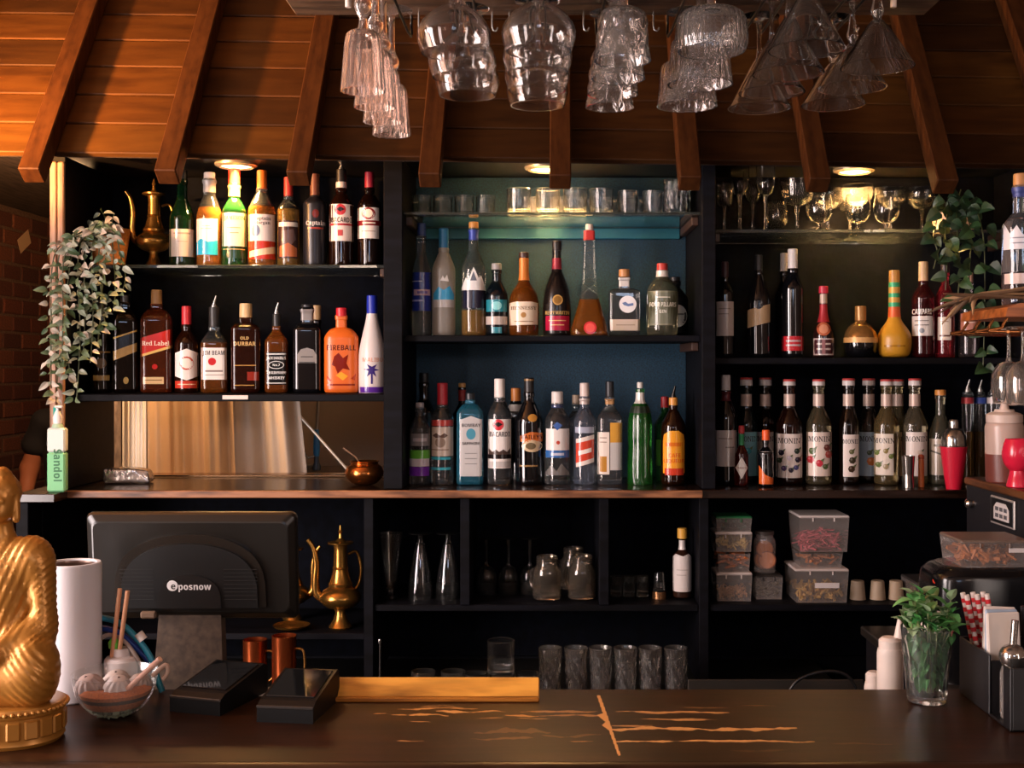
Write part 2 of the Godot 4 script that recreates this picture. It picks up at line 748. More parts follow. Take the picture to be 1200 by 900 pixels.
# printed label that lies on a surface. fit(x, y) gives the depth of the surface there.
# ops, in photograph pixels: ["r", x0, y0, x1, y1, col], ["e", cx, cy, rx, ry, col], ["p", [x, y, ...], col], ["t", cx, cy, h, col, text, (serif)]
func label_mesh(ops: Array, x0: float, k: float, ybase: Callable, fit: Callable, fine: float, most := 9.0, first := 0) -> ArrayMesh:
	var t := Tris.new()
	var layer := first
	for op in ops:
		var tris := PackedVector2Array()
		var col := Color.WHITE
		match op[0]:
			"r":
				col = Color(op[5] as String)
				var x_0: float = (op[1] - x0) * k
				var x_1: float = (op[3] - x0) * k
				var y_0: float = ybase.call(op[2])
				var y_1: float = ybase.call(op[4])
				var nc := maxi(1, int(ceil(absf(x_1 - x_0) / fine)))
				for i in nc:
					var a := lerpf(x_0, x_1, float(i) / nc)
					var b := lerpf(x_0, x_1, float(i + 1) / nc)
					tris.append_array([Vector2(a, y_0), Vector2(b, y_0), Vector2(b, y_1), Vector2(a, y_0), Vector2(b, y_1), Vector2(a, y_1)])
			"e":
				col = Color(op[5] as String)
				var cx: float = (op[1] - x0) * k
				var cy: float = ybase.call(op[2])
				var rx: float = op[3] * k
				var ry: float = op[4] * k
				for ring in 3:
					for i in 20:
						var a0 := TAU * i / 20.0
						var a1 := TAU * (i + 1) / 20.0
						var r0 := ring / 3.0
						var r1 := (ring + 1) / 3.0
						var q00 := Vector2(cx + cos(a0) * rx * r0, cy + sin(a0) * ry * r0)
						var q01 := Vector2(cx + cos(a1) * rx * r0, cy + sin(a1) * ry * r0)
						var q10 := Vector2(cx + cos(a0) * rx * r1, cy + sin(a0) * ry * r1)
						var q11 := Vector2(cx + cos(a1) * rx * r1, cy + sin(a1) * ry * r1)
						tris.append_array([q00, q10, q11])
						if ring:
							tris.append_array([q00, q11, q01])
			"p":
				col = Color(op[2] as String)
				var poly := PackedVector2Array()
				for i in range(0, op[1].size(), 2):
					poly.append(Vector2((op[1][i] - x0) * k, ybase.call(op[1][i + 1])))
				var ix := Geometry2D.triangulate_polygon(poly)
				for i in ix:
					tris.append(poly[i])
				tris = split_tris(tris, fine)
			"t":
				col = Color(op[4] as String)
				var c := Vector2((op[1] - x0) * k, ybase.call(op[2]))
				var q := letters(op[5], op[3] * k, op.size() > 6 and op[6])
				var wide := 0.0
				for p in q:
					wide = maxf(wide, absf(p.x))
				var fitx := minf(1.0, most / maxf(wide, 1e-6))
				for p in q:
					tris.append(Vector2(p.x * fitx, p.y) + c)
		col = col.srgb_to_linear()
		layer += 1
		var off := 0.0004 + 0.00012 * layer
		for i in range(0, tris.size(), 3):
			var w := []
			for j in 3:
				var p := tris[i + j]
				p.x = clampf(p.x, -most * 1.17, most * 1.17)
				w.append(Vector3(p.x, p.y, fit.call(p.x, p.y) + off))
			var nr: Vector3 = ((w[1] as Vector3) - (w[0] as Vector3)).cross((w[2] as Vector3) - (w[0] as Vector3))
			if nr.length_squared() < 1e-20:
				continue
			nr = nr.normalized()
			if nr.z < 0.0:
				nr = -nr
			t.flat(w[0], w[1], w[2], nr, col)
	return t.mesh()

func split_tris(tris: PackedVector2Array, fine: float) -> PackedVector2Array:
	var todo := [tris]
	var out := PackedVector2Array()
	var work := tris
	for round in 6:
		var next := PackedVector2Array()
		for i in range(0, work.size(), 3):
			var a := work[i]
			var b := work[i + 1]
			var c := work[i + 2]
			var w := maxf(maxf(absf(a.x - b.x), absf(b.x - c.x)), absf(c.x - a.x))
			if w <= fine or round == 5:
				out.append_array([a, b, c])
				continue
			var ab := (a + b) * 0.5
			var bc := (b + c) * 0.5
			var ca := (c + a) * 0.5
			next.append_array([a, ab, ca, ab, b, bc, ca, bc, c, ab, bc, ca])
		work = next
		if work.is_empty():
			break
	return out

# box round a label op, in pixels
func op_box(op: Array) -> Rect2:
	match op[0]:
		"r":
			return Rect2(op[1], op[2], op[3] - op[1], op[4] - op[2])
		"e":
			return Rect2(op[1] - op[3], op[2] - op[4], op[3] * 2, op[4] * 2)
		"t":
			return Rect2(op[1] - 2, op[2] - op[3] * 0.5, 4, op[3])
	var b := Rect2(op[1][0], op[1][1], 0, 0)
	for i in range(0, op[1].size(), 2):
		b = b.expand(Vector2(op[1][i], op[1][i + 1]))
	return b

# ops that touch one another make one label
func op_groups(ops: Array) -> Array:
	var out := []
	for op in ops:
		var b := op_box(op).grow(0.6)
		var into := -1
		for i in out.size():
			for other in out[i]:
				if op_box(other).intersects(b):
					into = i
					break
			if into >= 0:
				break
		if into < 0:
			out.append([op])
		else:
			out[into].append(op)
	return out

const ORDINAL := ["first", "second", "third", "fourth", "fifth", "sixth", "seventh", "eighth"]

# ------------------------------------------------------------------ the room
func build_room() -> void:
	var plaster := grained("plaster", fleck_noise, "7a6a60", 0.9, Vector3(1, 1, 1))
	var floor_m := grained("floorwood", wood_noise, "3b2a1e", 0.6, Vector3(0.4, 3, 3))
	slab("floor", Vector3(-2.7, -0.1, 2.7), Vector3(2.4, 0.0, -8.4), floor_m)
	slab("floor", Vector3(-3.1, -0.1, -4.4), Vector3(-2.7, 0.0, -8.4), floor_m)
	slab("ceiling", Vector3(-2.7, 3.1, 2.7), Vector3(2.4, 3.2, -4.4), plaster)
	# left wall with two windows beside the customers' side of the bar
	slab("wall_left", Vector3(-2.7, 0, 2.7), Vector3(-2.5, 3.1, 1.45), plaster)
	slab("wall_left", Vector3(-2.7, 0, 0.55), Vector3(-2.5, 3.1, -0.70), plaster)
	slab("wall_left", Vector3(-2.7, 0, -2.0), Vector3(-2.5, 3.1, -4.4), plaster)
	slab("wall_left", Vector3(-3.1, 0, -4.4), Vector3(-2.5, 2.62, -4.6), plaster)
	slab("wall_left", Vector3(-3.1, 0, -4.6), Vector3(-2.95, 2.62, -4.95), plaster)
	for w in [[1.45, 0.55], [-0.70, -2.0]]:
		slab("wall_left", Vector3(-2.7, 0, w[0]), Vector3(-2.5, 0.7, w[1]), plaster)
		slab("wall_left", Vector3(-2.7, 2.75, w[0]), Vector3(-2.5, 3.1, w[1]), plaster)
	slab("wall_right", Vector3(2.2, 0, 2.7), Vector3(2.4, 3.1, 0.85), plaster)
	slab("wall_right", Vector3(2.2, 0, 0.35), Vector3(2.4, 3.1, -4.4), plaster)
	slab("wall_right", Vector3(2.2, 0, 0.85), Vector3(2.4, 0.7, 0.35), plaster)
	slab("wall_right", Vector3(2.2, 2.75, 0.85), Vector3(2.4, 3.1, 0.35), plaster)
	window(4, Vector3(2.3, 1.725, 0.6), 0.5, 2.05, PI / 2)
	slab("wall_rear", Vector3(-2.5, 0, 2.5), Vector3(2.2, 2.25, 2.7), plaster)
	slab("wall_rear", Vector3(-2.5, 2.65, 2.5), Vector3(2.2, 3.1, 2.7), plaster)
	slab("wall_rear", Vector3(-2.5, 2.25, 2.5), Vector3(-0.3, 2.65, 2.7), plaster)
	slab("wall_rear", Vector3(0.6, 2.25, 2.5), Vector3(2.2, 2.65, 2.7), plaster)
	window(3, Vector3(0.15, 2.45, 2.6), 0.9, 0.4, 0.0)
	window(1, Vector3(-2.6, 1.725, 1.0), 0.9, 2.05, PI / 2)
	window(2, Vector3(-2.6, 1.725, -1.35), 1.3, 2.05, PI / 2)
	# wall behind the back bar: hatch opening in the left bay
	var black := mat("08090f", 0.7, 0.0, 0.25)
	slab("wall_back", Vector3(-1.45, 1.565, -3.86), Vector3(-0.42, 3.1, -3.96), black)
	slab("wall_back", Vector3(-1.45, 0, -3.86), Vector3(-0.42, 1.27, -3.96), black)
	slab("wall_back", Vector3(-0.42, 0, -3.86), Vector3(2.2, 3.1, -3.96), black)
	# passage on the left: low boarded ceiling, brick wall, end wall
	var board := grained("lowceil", wood_noise, "4a3c33", 0.8, Vector3(5, 5, 0.7))
	var lowc := slab("ceiling_passage", Vector3(-3.1, 2.55, -3.62), Vector3(-1.40, 2.62, -8.3), board)
	lowc.name = "ceiling_passage"
	slab("wall_back", Vector3(-2.5, 2.62, -4.3), Vector3(-1.42, 3.1, -4.4), plaster)
	slab("wall_end", Vector3(-3.1, 0, -8.2), Vector3(-1.4, 2.55, -8.4), plaster)
	slab("wall_passage", Vector3(-1.48, 0, -3.96), Vector3(-1.42, 2.55, -8.2), plaster)
	brick_wall()
	var lamp := thing("passage_pendant", "small warm pendant lamp hanging in the passage", "lamp", Vector3(-1.80, 2.22, -4.7))
	part(lamp, "cord", tube([Vector3(0, 0.33, 0), Vector3(0, 0.04, 0)], 0.004, 6), mat("101010", 0.6))
	part(lamp, "bulb", lathe(curve(V([0, -0.05, 0.03, -0.04, 0.048, 0.0, 0.03, 0.035, 0.012, 0.05, 0, 0.05]), 3), 20), glow("ffc890", 5.0))
	omni("passage_light", Vector3(0, 0.0, 0), Color(1.0, 0.76, 0.54), 1.2, 0.045, lamp)
	# two paper notes pinned to the bricks
	for n in [["tan paper note pinned on the brick wall, higher one", 28.0, 283.0, 0.16, 0.085, 0.5], ["tan paper note pinned on the brick wall beside the pale post", 60.0, 295.0, 0.12, 0.08, 0.6]]:
		var zz: float = 2.973 * F / (CX - n[1])
		solo("paper_note", box(0.002, n[4], n[3], 0.0005), mat("c0a080", 0.8), n[0], "note", Vector3(-2.9705, Y(n[2], zz), -zz), Vector3(n[5], 0, 0))

func window(n: int, at: Vector3, w: float, h: float, turn: float) -> void:
	var o := Node3D.new()
	o.name = "window_%d" % n
	add_child(o)
	o.position = at
	o.rotation.y = turn
	o.set_meta("kind", "structure")
	var wood := mat("5a4636", 0.5)
	for s in [-1.0, 1.0]:
		part(o, "window_frame", box(0.05, h, 0.06), wood, Vector3(s * (w * 0.5 - 0.025), 0, 0))
		part(o, "window_frame", box(w, 0.05, 0.06), wood, Vector3(0, s * (h * 0.5 - 0.025), 0))
	part(o, "pane", box(w - 0.1, h - 0.1, 0.006, 0.001), pane("ffffff", 0.04))

func brick_wall() -> void:
	var o := struct("wall_left_brick", box(0.16, 2.55, 3.25, 0.002), grained("mortar", fleck_noise, "6a5042", 0.95, Vector3(4, 4, 4)), Vector3(-3.06, 1.275, -6.575))
	var tones := []
	for c in ["6b3524", "5c2d20", "73402c", "52291f"]:
		tones.append(grained("brick" + c, fleck_noise, c, 0.9, Vector3(5, 5, 5), 0.4))
	var variants := [box(0.05, 0.084, 0.226, 0.006), box(0.05, 0.084, 0.220, 0.008), box(0.05, 0.082, 0.224, 0.005)]
	for row in 26:
		for col in 12:
			var zz := -5.07 - col * 0.238 - (0.119 if row % 2 else 0.0)
			if zz < -8.05 or row < 5:
				continue
			var y := 0.05 + row * 0.097
			var j := Vector3(rng.randf_range(-0.003, 0.003), 0, 0)
			part(o, "brick", variants[rng.randi() % 3], tones[rng.randi() % 4], Vector3(-2.998, y, zz) + j - o.position)

# ------------------------------------------------------------------ wooden canopy over the back bar
func build_roof() -> void:
	var d := Vector3(0, 1.415, -1).normalized()
	var n := Vector3(0, 1, 1.415).normalized()
	var origin := Vector3(0, 2.2, -3.3)
	var root := thing("canopy_roof", "sloping canopy of orange-brown wooden boards with square battens above the back bar", "canopy", origin)
	root.rotation.z = -0.0125
	var tones := []
	for c in ["341e08", "3b2209", "4a2f0f", "45290c"]:
		tones.append(grained("plank" + c, soft_wood, c, 0.62, Vector3(0.55, 4, 4), 0.15))
	for t in tones:
		t.metallic_specular = 0.25
	var raft := grained("batten", soft_wood, "3d220c", 0.6, Vector3(5, 0.8, 5), 0.2)
	raft.metallic_specular = 0.25
	var basis := Basis(Vector3.RIGHT, d, n)
	var a := Vector3(0, Y(205, 3.2), -3.2)          # lower end of a batten, on its upper face
	var p0 := a - n * 0.055
	var eye := Vector3(0, EYE, 0)
	var stops := []
	for py in [184.0, 149.0, 115.0, 82.0, 51.0, 21.0, -8.0, -36.0, -64.0, -92.0]:
		var dir := Vector3(0, -(py - CY) / F, -1)
		var hit := eye + dir * ((p0 - eye).dot(n) / dir.dot(n))
		stops.append((hit - p0).dot(d))
	# eight battens
	var xs := [33.0, 193.0, 348.0, 503.0, 657.0, 810.0, 962.0, 1112.0, 1262.0, -120.0]
	var raft_len := 1.12
	for px in xs:
		var x := X(px, 3.2)
		var c := Vector3(x, a.y, a.z) + d * raft_len * 0.5 - n * 0.0275
		var o := part(root, "batten", box(0.058, raft_len, 0.056, 0.003), raft)
		o.transform = Transform3D(basis, c - origin)
	# boards, cut over the battens
	var edges := [-4.6]
	for px in [-120.0, 33.0, 193.0, 348.0, 503.0, 657.0, 810.0, 962.0, 1112.0, 1262.0]:
		edges.append(X(px, 3.2))
	edges[0] = edges[1] - 0.36
	edges.append(edges[edges.size() - 1] + 0.36)
	var rad := deg_to_rad(-1.6)
	for row in stops.size() - 1:
		var b := 0
		while b < edges.size() - 1:
			var run := 1 + int(rng.randi() % 3)
			var b2 := mini(b + run, edges.size() - 1)
			var x0: float = edges[b]
			var x1: float = edges[b2]
			var s0: float = stops[row]
			var s1: float = stops[row + 1]
			var o := part(root, "board", box(x1 - x0 - 0.0015, s1 - s0 - 0.002, 0.018, 0.0025), tones[rng.randi() % 4])
			var c := p0 + Vector3((x0 + x1) * 0.5, 0, 0) + d * (s0 + s1) * 0.5 - n * 0.016
			o.transform = Transform3D(basis * Basis(Vector3.RIGHT, rad + rng.randf_range(-0.004, 0.004)), c - origin)
			b = b2
	# backing sheet that closes the canopy
	var sheet := part(root, "backing_sheet", box(3.9, 1.22, 0.01), mat("2a1a10", 0.8))
	sheet.transform = Transform3D(basis, p0 + Vector3(-0.05, 0, 0) + d * (stops[0] + 0.625) - n * 0.036 - origin)
	# soffit with three recessed lamps
	var soffit := slab("ceiling_soffit", Vector3(-1.42, 2.262, -3.40), Vector3(1.52, 2.282, -3.86), mat("17120f", 0.35))
	soffit.name = "ceiling_soffit"
	var where := [[277.0, 3.60, 0.28], [639.0, 3.66, 0.8], [1001.0, 3.70, 2.6]]
	var names := ["round recessed spotlight above the whisky and rum bottles", "round recessed spotlight above the tumblers on the glass shelf", "round recessed spotlight above the champagne coupes"]
	for i in 3:
		var w: Array = where[i]
		var l := thing("recessed_spotlight", names[i], "spotlight", Vector3(X(w[0], w[1]), 2.262, -w[1]), 0.0, "recessed spotlights in the soffit")
		part(l, "trim_ring", lathe(V([0.048, 0.0, 0.064, 0.0, 0.063, -0.006, 0.05, -0.012, 0.046, -0.006, 0.048, 0.0]), 28), mat("b8a890", 0.35, 0.6))
		part(l, "lens", lathe(V([0, -0.010, 0.03, -0.010, 0.047, -0.006, 0.047, -0.002, 0, -0.002]), 28), glow("ffcf95", 9.0))
		spot("spotlight_beam", Vector3(0, -0.02, 0), Vector3(0, -1, 0.05), 62.0, Color(1.0, 0.74, 0.45), 9.0 * w[2], 0.045, l)
	# two globe pendants over the guests' side, behind the viewer
	for gp in [["opal globe pendant on the guests' side near the windows", -1.15, 0.5], ["opal globe pendant on the guests' side near the right wall", 1.45, 0.3]]:
		var gl := thing("globe_pendant", gp[0], "lamp", Vector3(gp[1], 2.25, gp[2]))
		part(gl, "cord", tube([Vector3(0, 0.85, 0), Vector3(0, 0.12, 0)], 0.004, 6), mat("101010", 0.6))
		part(gl, "globe", lathe(curve(V([0, -0.12, 0.06, -0.104, 0.104, -0.06, 0.12, 0.0, 0.104, 0.06, 0.06, 0.104, 0, 0.12]), 4), 28), glow("ffe0cc", 8.0))
		omni("globe_light", Vector3.ZERO, Color(1.0, 0.80, 0.68), GLOBE_E, 0.12, gl)
	# uplighter bowl out of frame on the left: washes the boards from the side
	var pl := thing("uplighter_lamp", "warm uplighter bowl hanging on a rod left of the canopy", "lamp", Vector3(-1.74, 2.12, -2.80))
	part(pl, "rod", tube([Vector3(-0.085, 0.98, 0), Vector3(-0.085, -0.03, 0), Vector3(-0.05, -0.06, 0)], 0.005, 8), mat("101010", 0.6))
	part(pl, "bowl", lathe(V([0, -0.075, 0.03, -0.072, 0.066, -0.04, 0.082, 0.012, 0.079, 0.012, 0.062, -0.038, 0.028, -0.068, 0, -0.07]), 28), mat("15120f", 0.5))
	part(pl, "bulb", lathe(V([0, -0.04, 0.014, -0.038, 0.026, -0.015, 0.028, 0.004, 0.018, 0.026, 0, 0.032]), 20), glow("ffb868", 6.0))
	omni("uplighter_light", Vector3(0, 0.0, 0), Color(1.0, 0.70, 0.38), PENDANT_E, 0.026, pl)

const GLOBE_E := 0.30
const PENDANT_E := 8.5

# ------------------------------------------------------------------ back bar
const LEFT_TOP := 1.9525
const LEFT_MID := 1.571
const MID_TOP := 2.105
const MID_MID := 1.744
const RIGHT_TOP := 2.056
const RIGHT_MID := 1.678
const COUNTER := 1.295
const LOW_SHELF := 0.958
const LOW_LEFT := 0.875
const WORKTOP := 0.71

func build_cabinet() -> void:
	const G := 0.0008      # things stand a hair above the boards
	var black := grained("blackwood", wood_noise, "0b0c14", 0.6, Vector3(0.6, 4, 4))
	black.metallic_specular = 0.25
	var navy := grained("navy", fleck_noise, "080b15", 0.8, Vector3(1.5, 1.5, 1.5))
	navy.metallic_specular = 0.2
	var teal := grained("teal", fleck_noise, "0e3f5a", 0.7, Vector3(9, 9, 9))
	var root := thing("back_bar_cabinet", "tall black wooden back bar cabinet with three bays of bottle shelves", "cabinet", Vector3(0, 0, -3.86))
	var q := func(lo: Vector3, hi: Vector3, called: String, m: Material, b := 0.002, label := "") -> void:
		pslab(root, called, lo + Vector3(0, 0, 3.86), hi + Vector3(0, 0, 3.86), m, b, label)
	# back panels
	q.call(Vector3(-1.375, LEFT_MID, -3.845), Vector3(-0.455, 2.260, -3.858), "back_panel", navy)
	q.call(Vector3(-0.40, COUNTER, -3.845), Vector3(0.47, 2.260, -3.858), "back_panel", teal, 0.002, "teal painted back panel")
	q.call(Vector3(0.51, COUNTER, -3.845), Vector3(1.46, 2.260, -3.858), "back_panel", navy)
	q.call(Vector3(-1.47, 0.72, -3.845), Vector3(1.46, 1.268, -3.858), "back_panel", navy)
	# uprights
	q.call(Vector3(-1.42, COUNTER, -3.46), Vector3(-1.375, 2.260, -3.858), "side_panel", black)
	q.call(Vector3(-0.455, COUNTER, -3.47), Vector3(-0.40, 2.260, -3.858), "divider", black)
	q.call(Vector3(0.47, COUNTER, -3.47), Vector3(0.51, 2.260, -3.858), "divider", black)
	q.call(Vector3(1.46, 0.72, -3.47), Vector3(1.50, 2.260, -3.858), "side_panel", black)
	# pale front post on the left end: two strips
	var post := grained("post", wood_noise, "b08a70", 0.55, Vector3(5, 0.7, 5))
	q.call(Vector3(-1.413, COUNTER + 0.001, -3.44), Vector3(-1.394, Y(190, 3.45), -3.459), "front_post", post, 0.003, "pale wooden front post")
	q.call(Vector3(-1.392, COUNTER + 0.001, -3.443), Vector3(-1.374, Y(190, 3.45), -3.459), "front_post", post, 0.003, "pale wooden front post")
	# shelves
	var shelf_glass := glass("e8f4ef", 0.0, 0.03)
	q.call(Vector3(-1.374, LEFT_TOP - 0.010, -3.53), Vector3(-0.456, LEFT_TOP - G, -3.842), "glass_shelf", shelf_glass, 0.001, "clear glass shelf")
	q.call(Vector3(-0.399, MID_TOP - 0.009, -3.50), Vector3(0.469, MID_TOP - G, -3.83), "glass_shelf", shelf_glass, 0.001, "clear glass shelf")
	q.call(Vector3(0.511, RIGHT_TOP - 0.010, -3.52), Vector3(1.459, RIGHT_TOP - G, -3.842), "glass_shelf", shelf_glass, 0.001, "clear glass shelf")
	q.call(Vector3(-1.375, LEFT_MID - 0.022, -3.50), Vector3(-0.455, LEFT_MID - G, -3.858), "shelf", black)
	q.call(Vector3(-0.40, MID_MID - 0.020, -3.51), Vector3(0.47, MID_MID - G, -3.844), "shelf", black)
	q.call(Vector3(0.51, RIGHT_MID - 0.020, -3.51), Vector3(1.46, RIGHT_MID - G, -3.844), "shelf", black)
	# cleats under the glass shelves
	for c in [[-1.372, LEFT_TOP, 1], [-0.475, LEFT_TOP, 0], [-0.398, MID_TOP, 1], [0.449, MID_TOP, 0], [0.512, RIGHT_TOP, 1], [1.438, RIGHT_TOP, 0], [0.449, MID_MID - 0.0105, 0]]:
		q.call(Vector3(c[0], c[1] - 0.036, -3.54), Vector3(c[0] + 0.02, c[1] - 0.0105, -3.842), "cleat", mat("3a2418", 0.5))
	q.call(Vector3(-0.377, MID_TOP - 0.045, -3.828), Vector3(0.448, MID_TOP - 0.0105, -3.844), "cleat", mat("1a6478", 0.5), 0.002, "teal cleat")
	# counter with a pale wooden edge
	q.call(Vector3(-1.475, COUNTER - 0.025, -3.45), Vector3(1.46, COUNTER - G, -3.858), "counter_top", grained("countertop", wood_noise, "2a1c16", 0.22, Vector3(0.6, 4, 4)))
	q.call(Vector3(-1.376, COUNTER - 0.022, -3.436), Vector3(0.468, COUNTER - 0.001, -3.4495), "edge_strip", grained("edge", wood_noise, "a06e4a", 0.45, Vector3(0.7, 4, 4)), 0.002, "worn pale wooden edge strip")
	# the end of the counter comes forward on the left
	q.call(Vector3(-1.475, COUNTER - 0.025, -3.345), Vector3(-1.36, COUNTER - G, -3.4495), "counter_end", grained("countertop", wood_noise, "2a1c16", 0.22, Vector3(0.6, 4, 4)))
	q.call(Vector3(-1.475, 0, -3.36), Vector3(-1.44, COUNTER - 0.026, -3.4545), "side_panel", black)
	# price ticket on the shelf edge
	q.call(Vector3(X(260, 3.49), LEFT_MID - 0.016, -3.496), Vector3(X(290, 3.49), LEFT_MID - 0.004, -3.4995), "ticket", mat("d8c8bc", 0.6), 0.0005, "blank white shelf ticket")
	# base: sides, dividers, low shelves, worktop
	q.call(Vector3(-1.475, 0, -3.455), Vector3(-1.44, COUNTER - 0.026, -3.858), "side_panel", black)
	for px in [432.0, 545.0, 708.0, 825.0]:
		var top_ := COUNTER - 0.026
		var bot: float = 0.72 if px == 432.0 or px == 825.0 else LOW_SHELF
		var x := X(px, 3.47)
		q.call(Vector3(x - 0.014, bot, -3.47), Vector3(x + 0.014, top_, -3.844), "divider", black)
	q.call(Vector3(-0.483, LOW_SHELF - 0.02, -3.48), Vector3(0.46, LOW_SHELF - G, -3.844), "shelf", black)
	q.call(Vector3(0.495, LOW_SHELF - 0.02, -3.48), Vector3(1.46, LOW_SHELF - G, -3.844), "shelf", black)
	q.call(Vector3(-1.44, LOW_LEFT - 0.02, -3.48), Vector3(-0.512, LOW_LEFT - G, -3.844), "shelf", black)
	q.call(Vector3(-1.44, WORKTOP - 0.03, -2.95), Vector3(0.88, WORKTOP - G, -3.858), "worktop", mat("25231f", 0.3, 0.4))
	q.call(Vector3(-1.44, 0, -3.05), Vector3(0.88, WORKTOP - 0.03, -3.07), "base_panel", black)

# ------------------------------------------------------------------ hatch to the kitchen, in the left bay
func build_kitchen_hatch() -> void:
	var steel := mat("8d8178", 0.28, 0.9)
	# lining of the hatch
	slab("wall_hatch", Vector3(-1.47, 1.2, -3.97), Vector3(-1.45, 2.2, -4.9), mat("80746a", 0.6))
	slab("wall_hatch", Vector3(-0.40, 1.2, -3.97), Vector3(-0.38, 2.2, -4.9), mat("80746a", 0.6))
	slab("wall_hatch", Vector3(-1.45, 1.2, -4.85), Vector3(-0.40, 2.2, -4.9), mat("80746a", 0.6))
	slab("ceiling_hatch", Vector3(-1.45, 2.2, -3.97), Vector3(-0.40, 2.25, -4.9), mat("80746a", 0.6))
	slab("floor_hatch", Vector3(-1.45, 1.2, -3.97), Vector3(-0.40, 1.25, -4.9), steel)
	# brushed steel sill on the counter inside the bay
	solo("steel_sill", box(0.90, 0.006, 0.09, 0.002), mat("b08a66", 0.25, 0.85), "brushed steel sill along the back of the serving hatch", "sill", Vector3(-0.915, COUNTER + 0.003, -3.90))
	# three curtains hang side by side behind the hatch
	for c in [["cream flat curtain hanging at the left of the serving hatch", "eadcc6", -1.416, 0.08, 0.003, 30.0, 0.0, -4.05], ["tan curtain with narrow folds behind the serving hatch", "c2a07a", -1.35, 0.28, 0.016, 17.0, 0.02, -4.08], ["grey-brown curtain with broad slanting folds behind the serving hatch", "b4a494", -1.09, 0.20, 0.022, 9.5, 0.06, -4.13]]:
		var t := Tris.new()
		var cols := 60
		var rows := 8
		var g := func(i: float, j: float) -> Vector3:
			var u := i / cols
			var v := j / rows
			return Vector3(c[2] + c[3] * u + c[6] * (0.4 + u) * (1.0 - v), 1.26 + 0.8 * v, c[7] + c[4] * sin(u * c[5] + 0.8) + c[4] * 0.4 * sin(u * c[5] * 2.7))
		for i in cols:
			for j in rows:
				t.quad(g.call(i, j), g.call(i + 1, j), g.call(i + 1, j + 1), g.call(i, j + 1), Vector3(0, 0, 1))
		solo("hatch_curtain", t.mesh(), mat(c[1], 0.45), c[0], "curtain", Vector3.ZERO)
	# spray tap with a blue grip and a slanting pipe
	var tap := thing("spray_tap", "kitchen spray tap with a blue grip behind the serving hatch", "tap", P(371, 551, 4.25))
	part(tap, "hose", tube(smooth3([Vector3(0.0, 0.14, 0), Vector3(0.003, 0.22, -0.01), Vector3(0.0, 0.34, -0.03)], 5), 0.005, 8), mat("9a9a98", 0.3, 0.8))
	part(tap, "grip", lathe(V([0, 0.05, 0.010, 0.05, 0.012, 0.07, 0.010, 0.12, 0.008, 0.145, 0, 0.145]), 16), mat("1670b0", 0.35))
	part(tap, "nozzle", lathe(V([0, 0.0, 0.014, 0.0, 0.016, 0.012, 0.010, 0.028, 0.009, 0.05, 0, 0.05]), 16), mat("3a4858", 0.3, 0.5))
	part(tap, "lever", tube([Vector3(-0.005, 0.05, 0.01), Vector3(-0.028, 0.045, 0.014), Vector3(-0.04, 0.06, 0.014)], 0.004, 8), mat("a8a49c", 0.25, 0.9))
	part(tap, "arm", tube([Vector3(-0.055, 0.012, 0), Vector3(0.0, 0.016, 0)], 0.007, 8), mat("787470", 0.3, 0.8))
	var pa := P(336, 470, 4.16)
	var pb := P(412, 556, 4.12)
	solo("steel_pipe", tube([pa + Vector3(-0.08, 0.09, 0), pa, pb], 0.0045, 10), mat("c4c0bc", 0.35, 0.5), "slanting steel pipe beside the spray tap", "pipe", Vector3.ZERO)
	var lamp := thing("kitchen_lamp", "warm strip lamp on the kitchen side above the hatch", "lamp", Vector3(-1.12, 2.10, -4.005))
	part(lamp, "housing", box(0.5, 0.03, 0.07), mat("888078", 0.4), Vector3(0, 0.03, 0))
	part(lamp, "tube", tube([Vector3(-0.23, 0.0, 0), Vector3(0.23, 0.0, 0)], 0.012, 12), glow("ffb878", 5.0))
	omni("kitchen_light", Vector3(-0.1, -0.035, 0), Color(1.0, 0.80, 0.60), 1.1, 0.05, lamp)

# ------------------------------------------------------------------ bar counter
const BAR := 1.05

func bar_at(px: float, py: float) -> Vector3:      # point of the bar's surface seen at that pixel
	var z := (EYE - BAR) * F / (py - CY)
	return Vector3(X(px, z), BAR, -z)

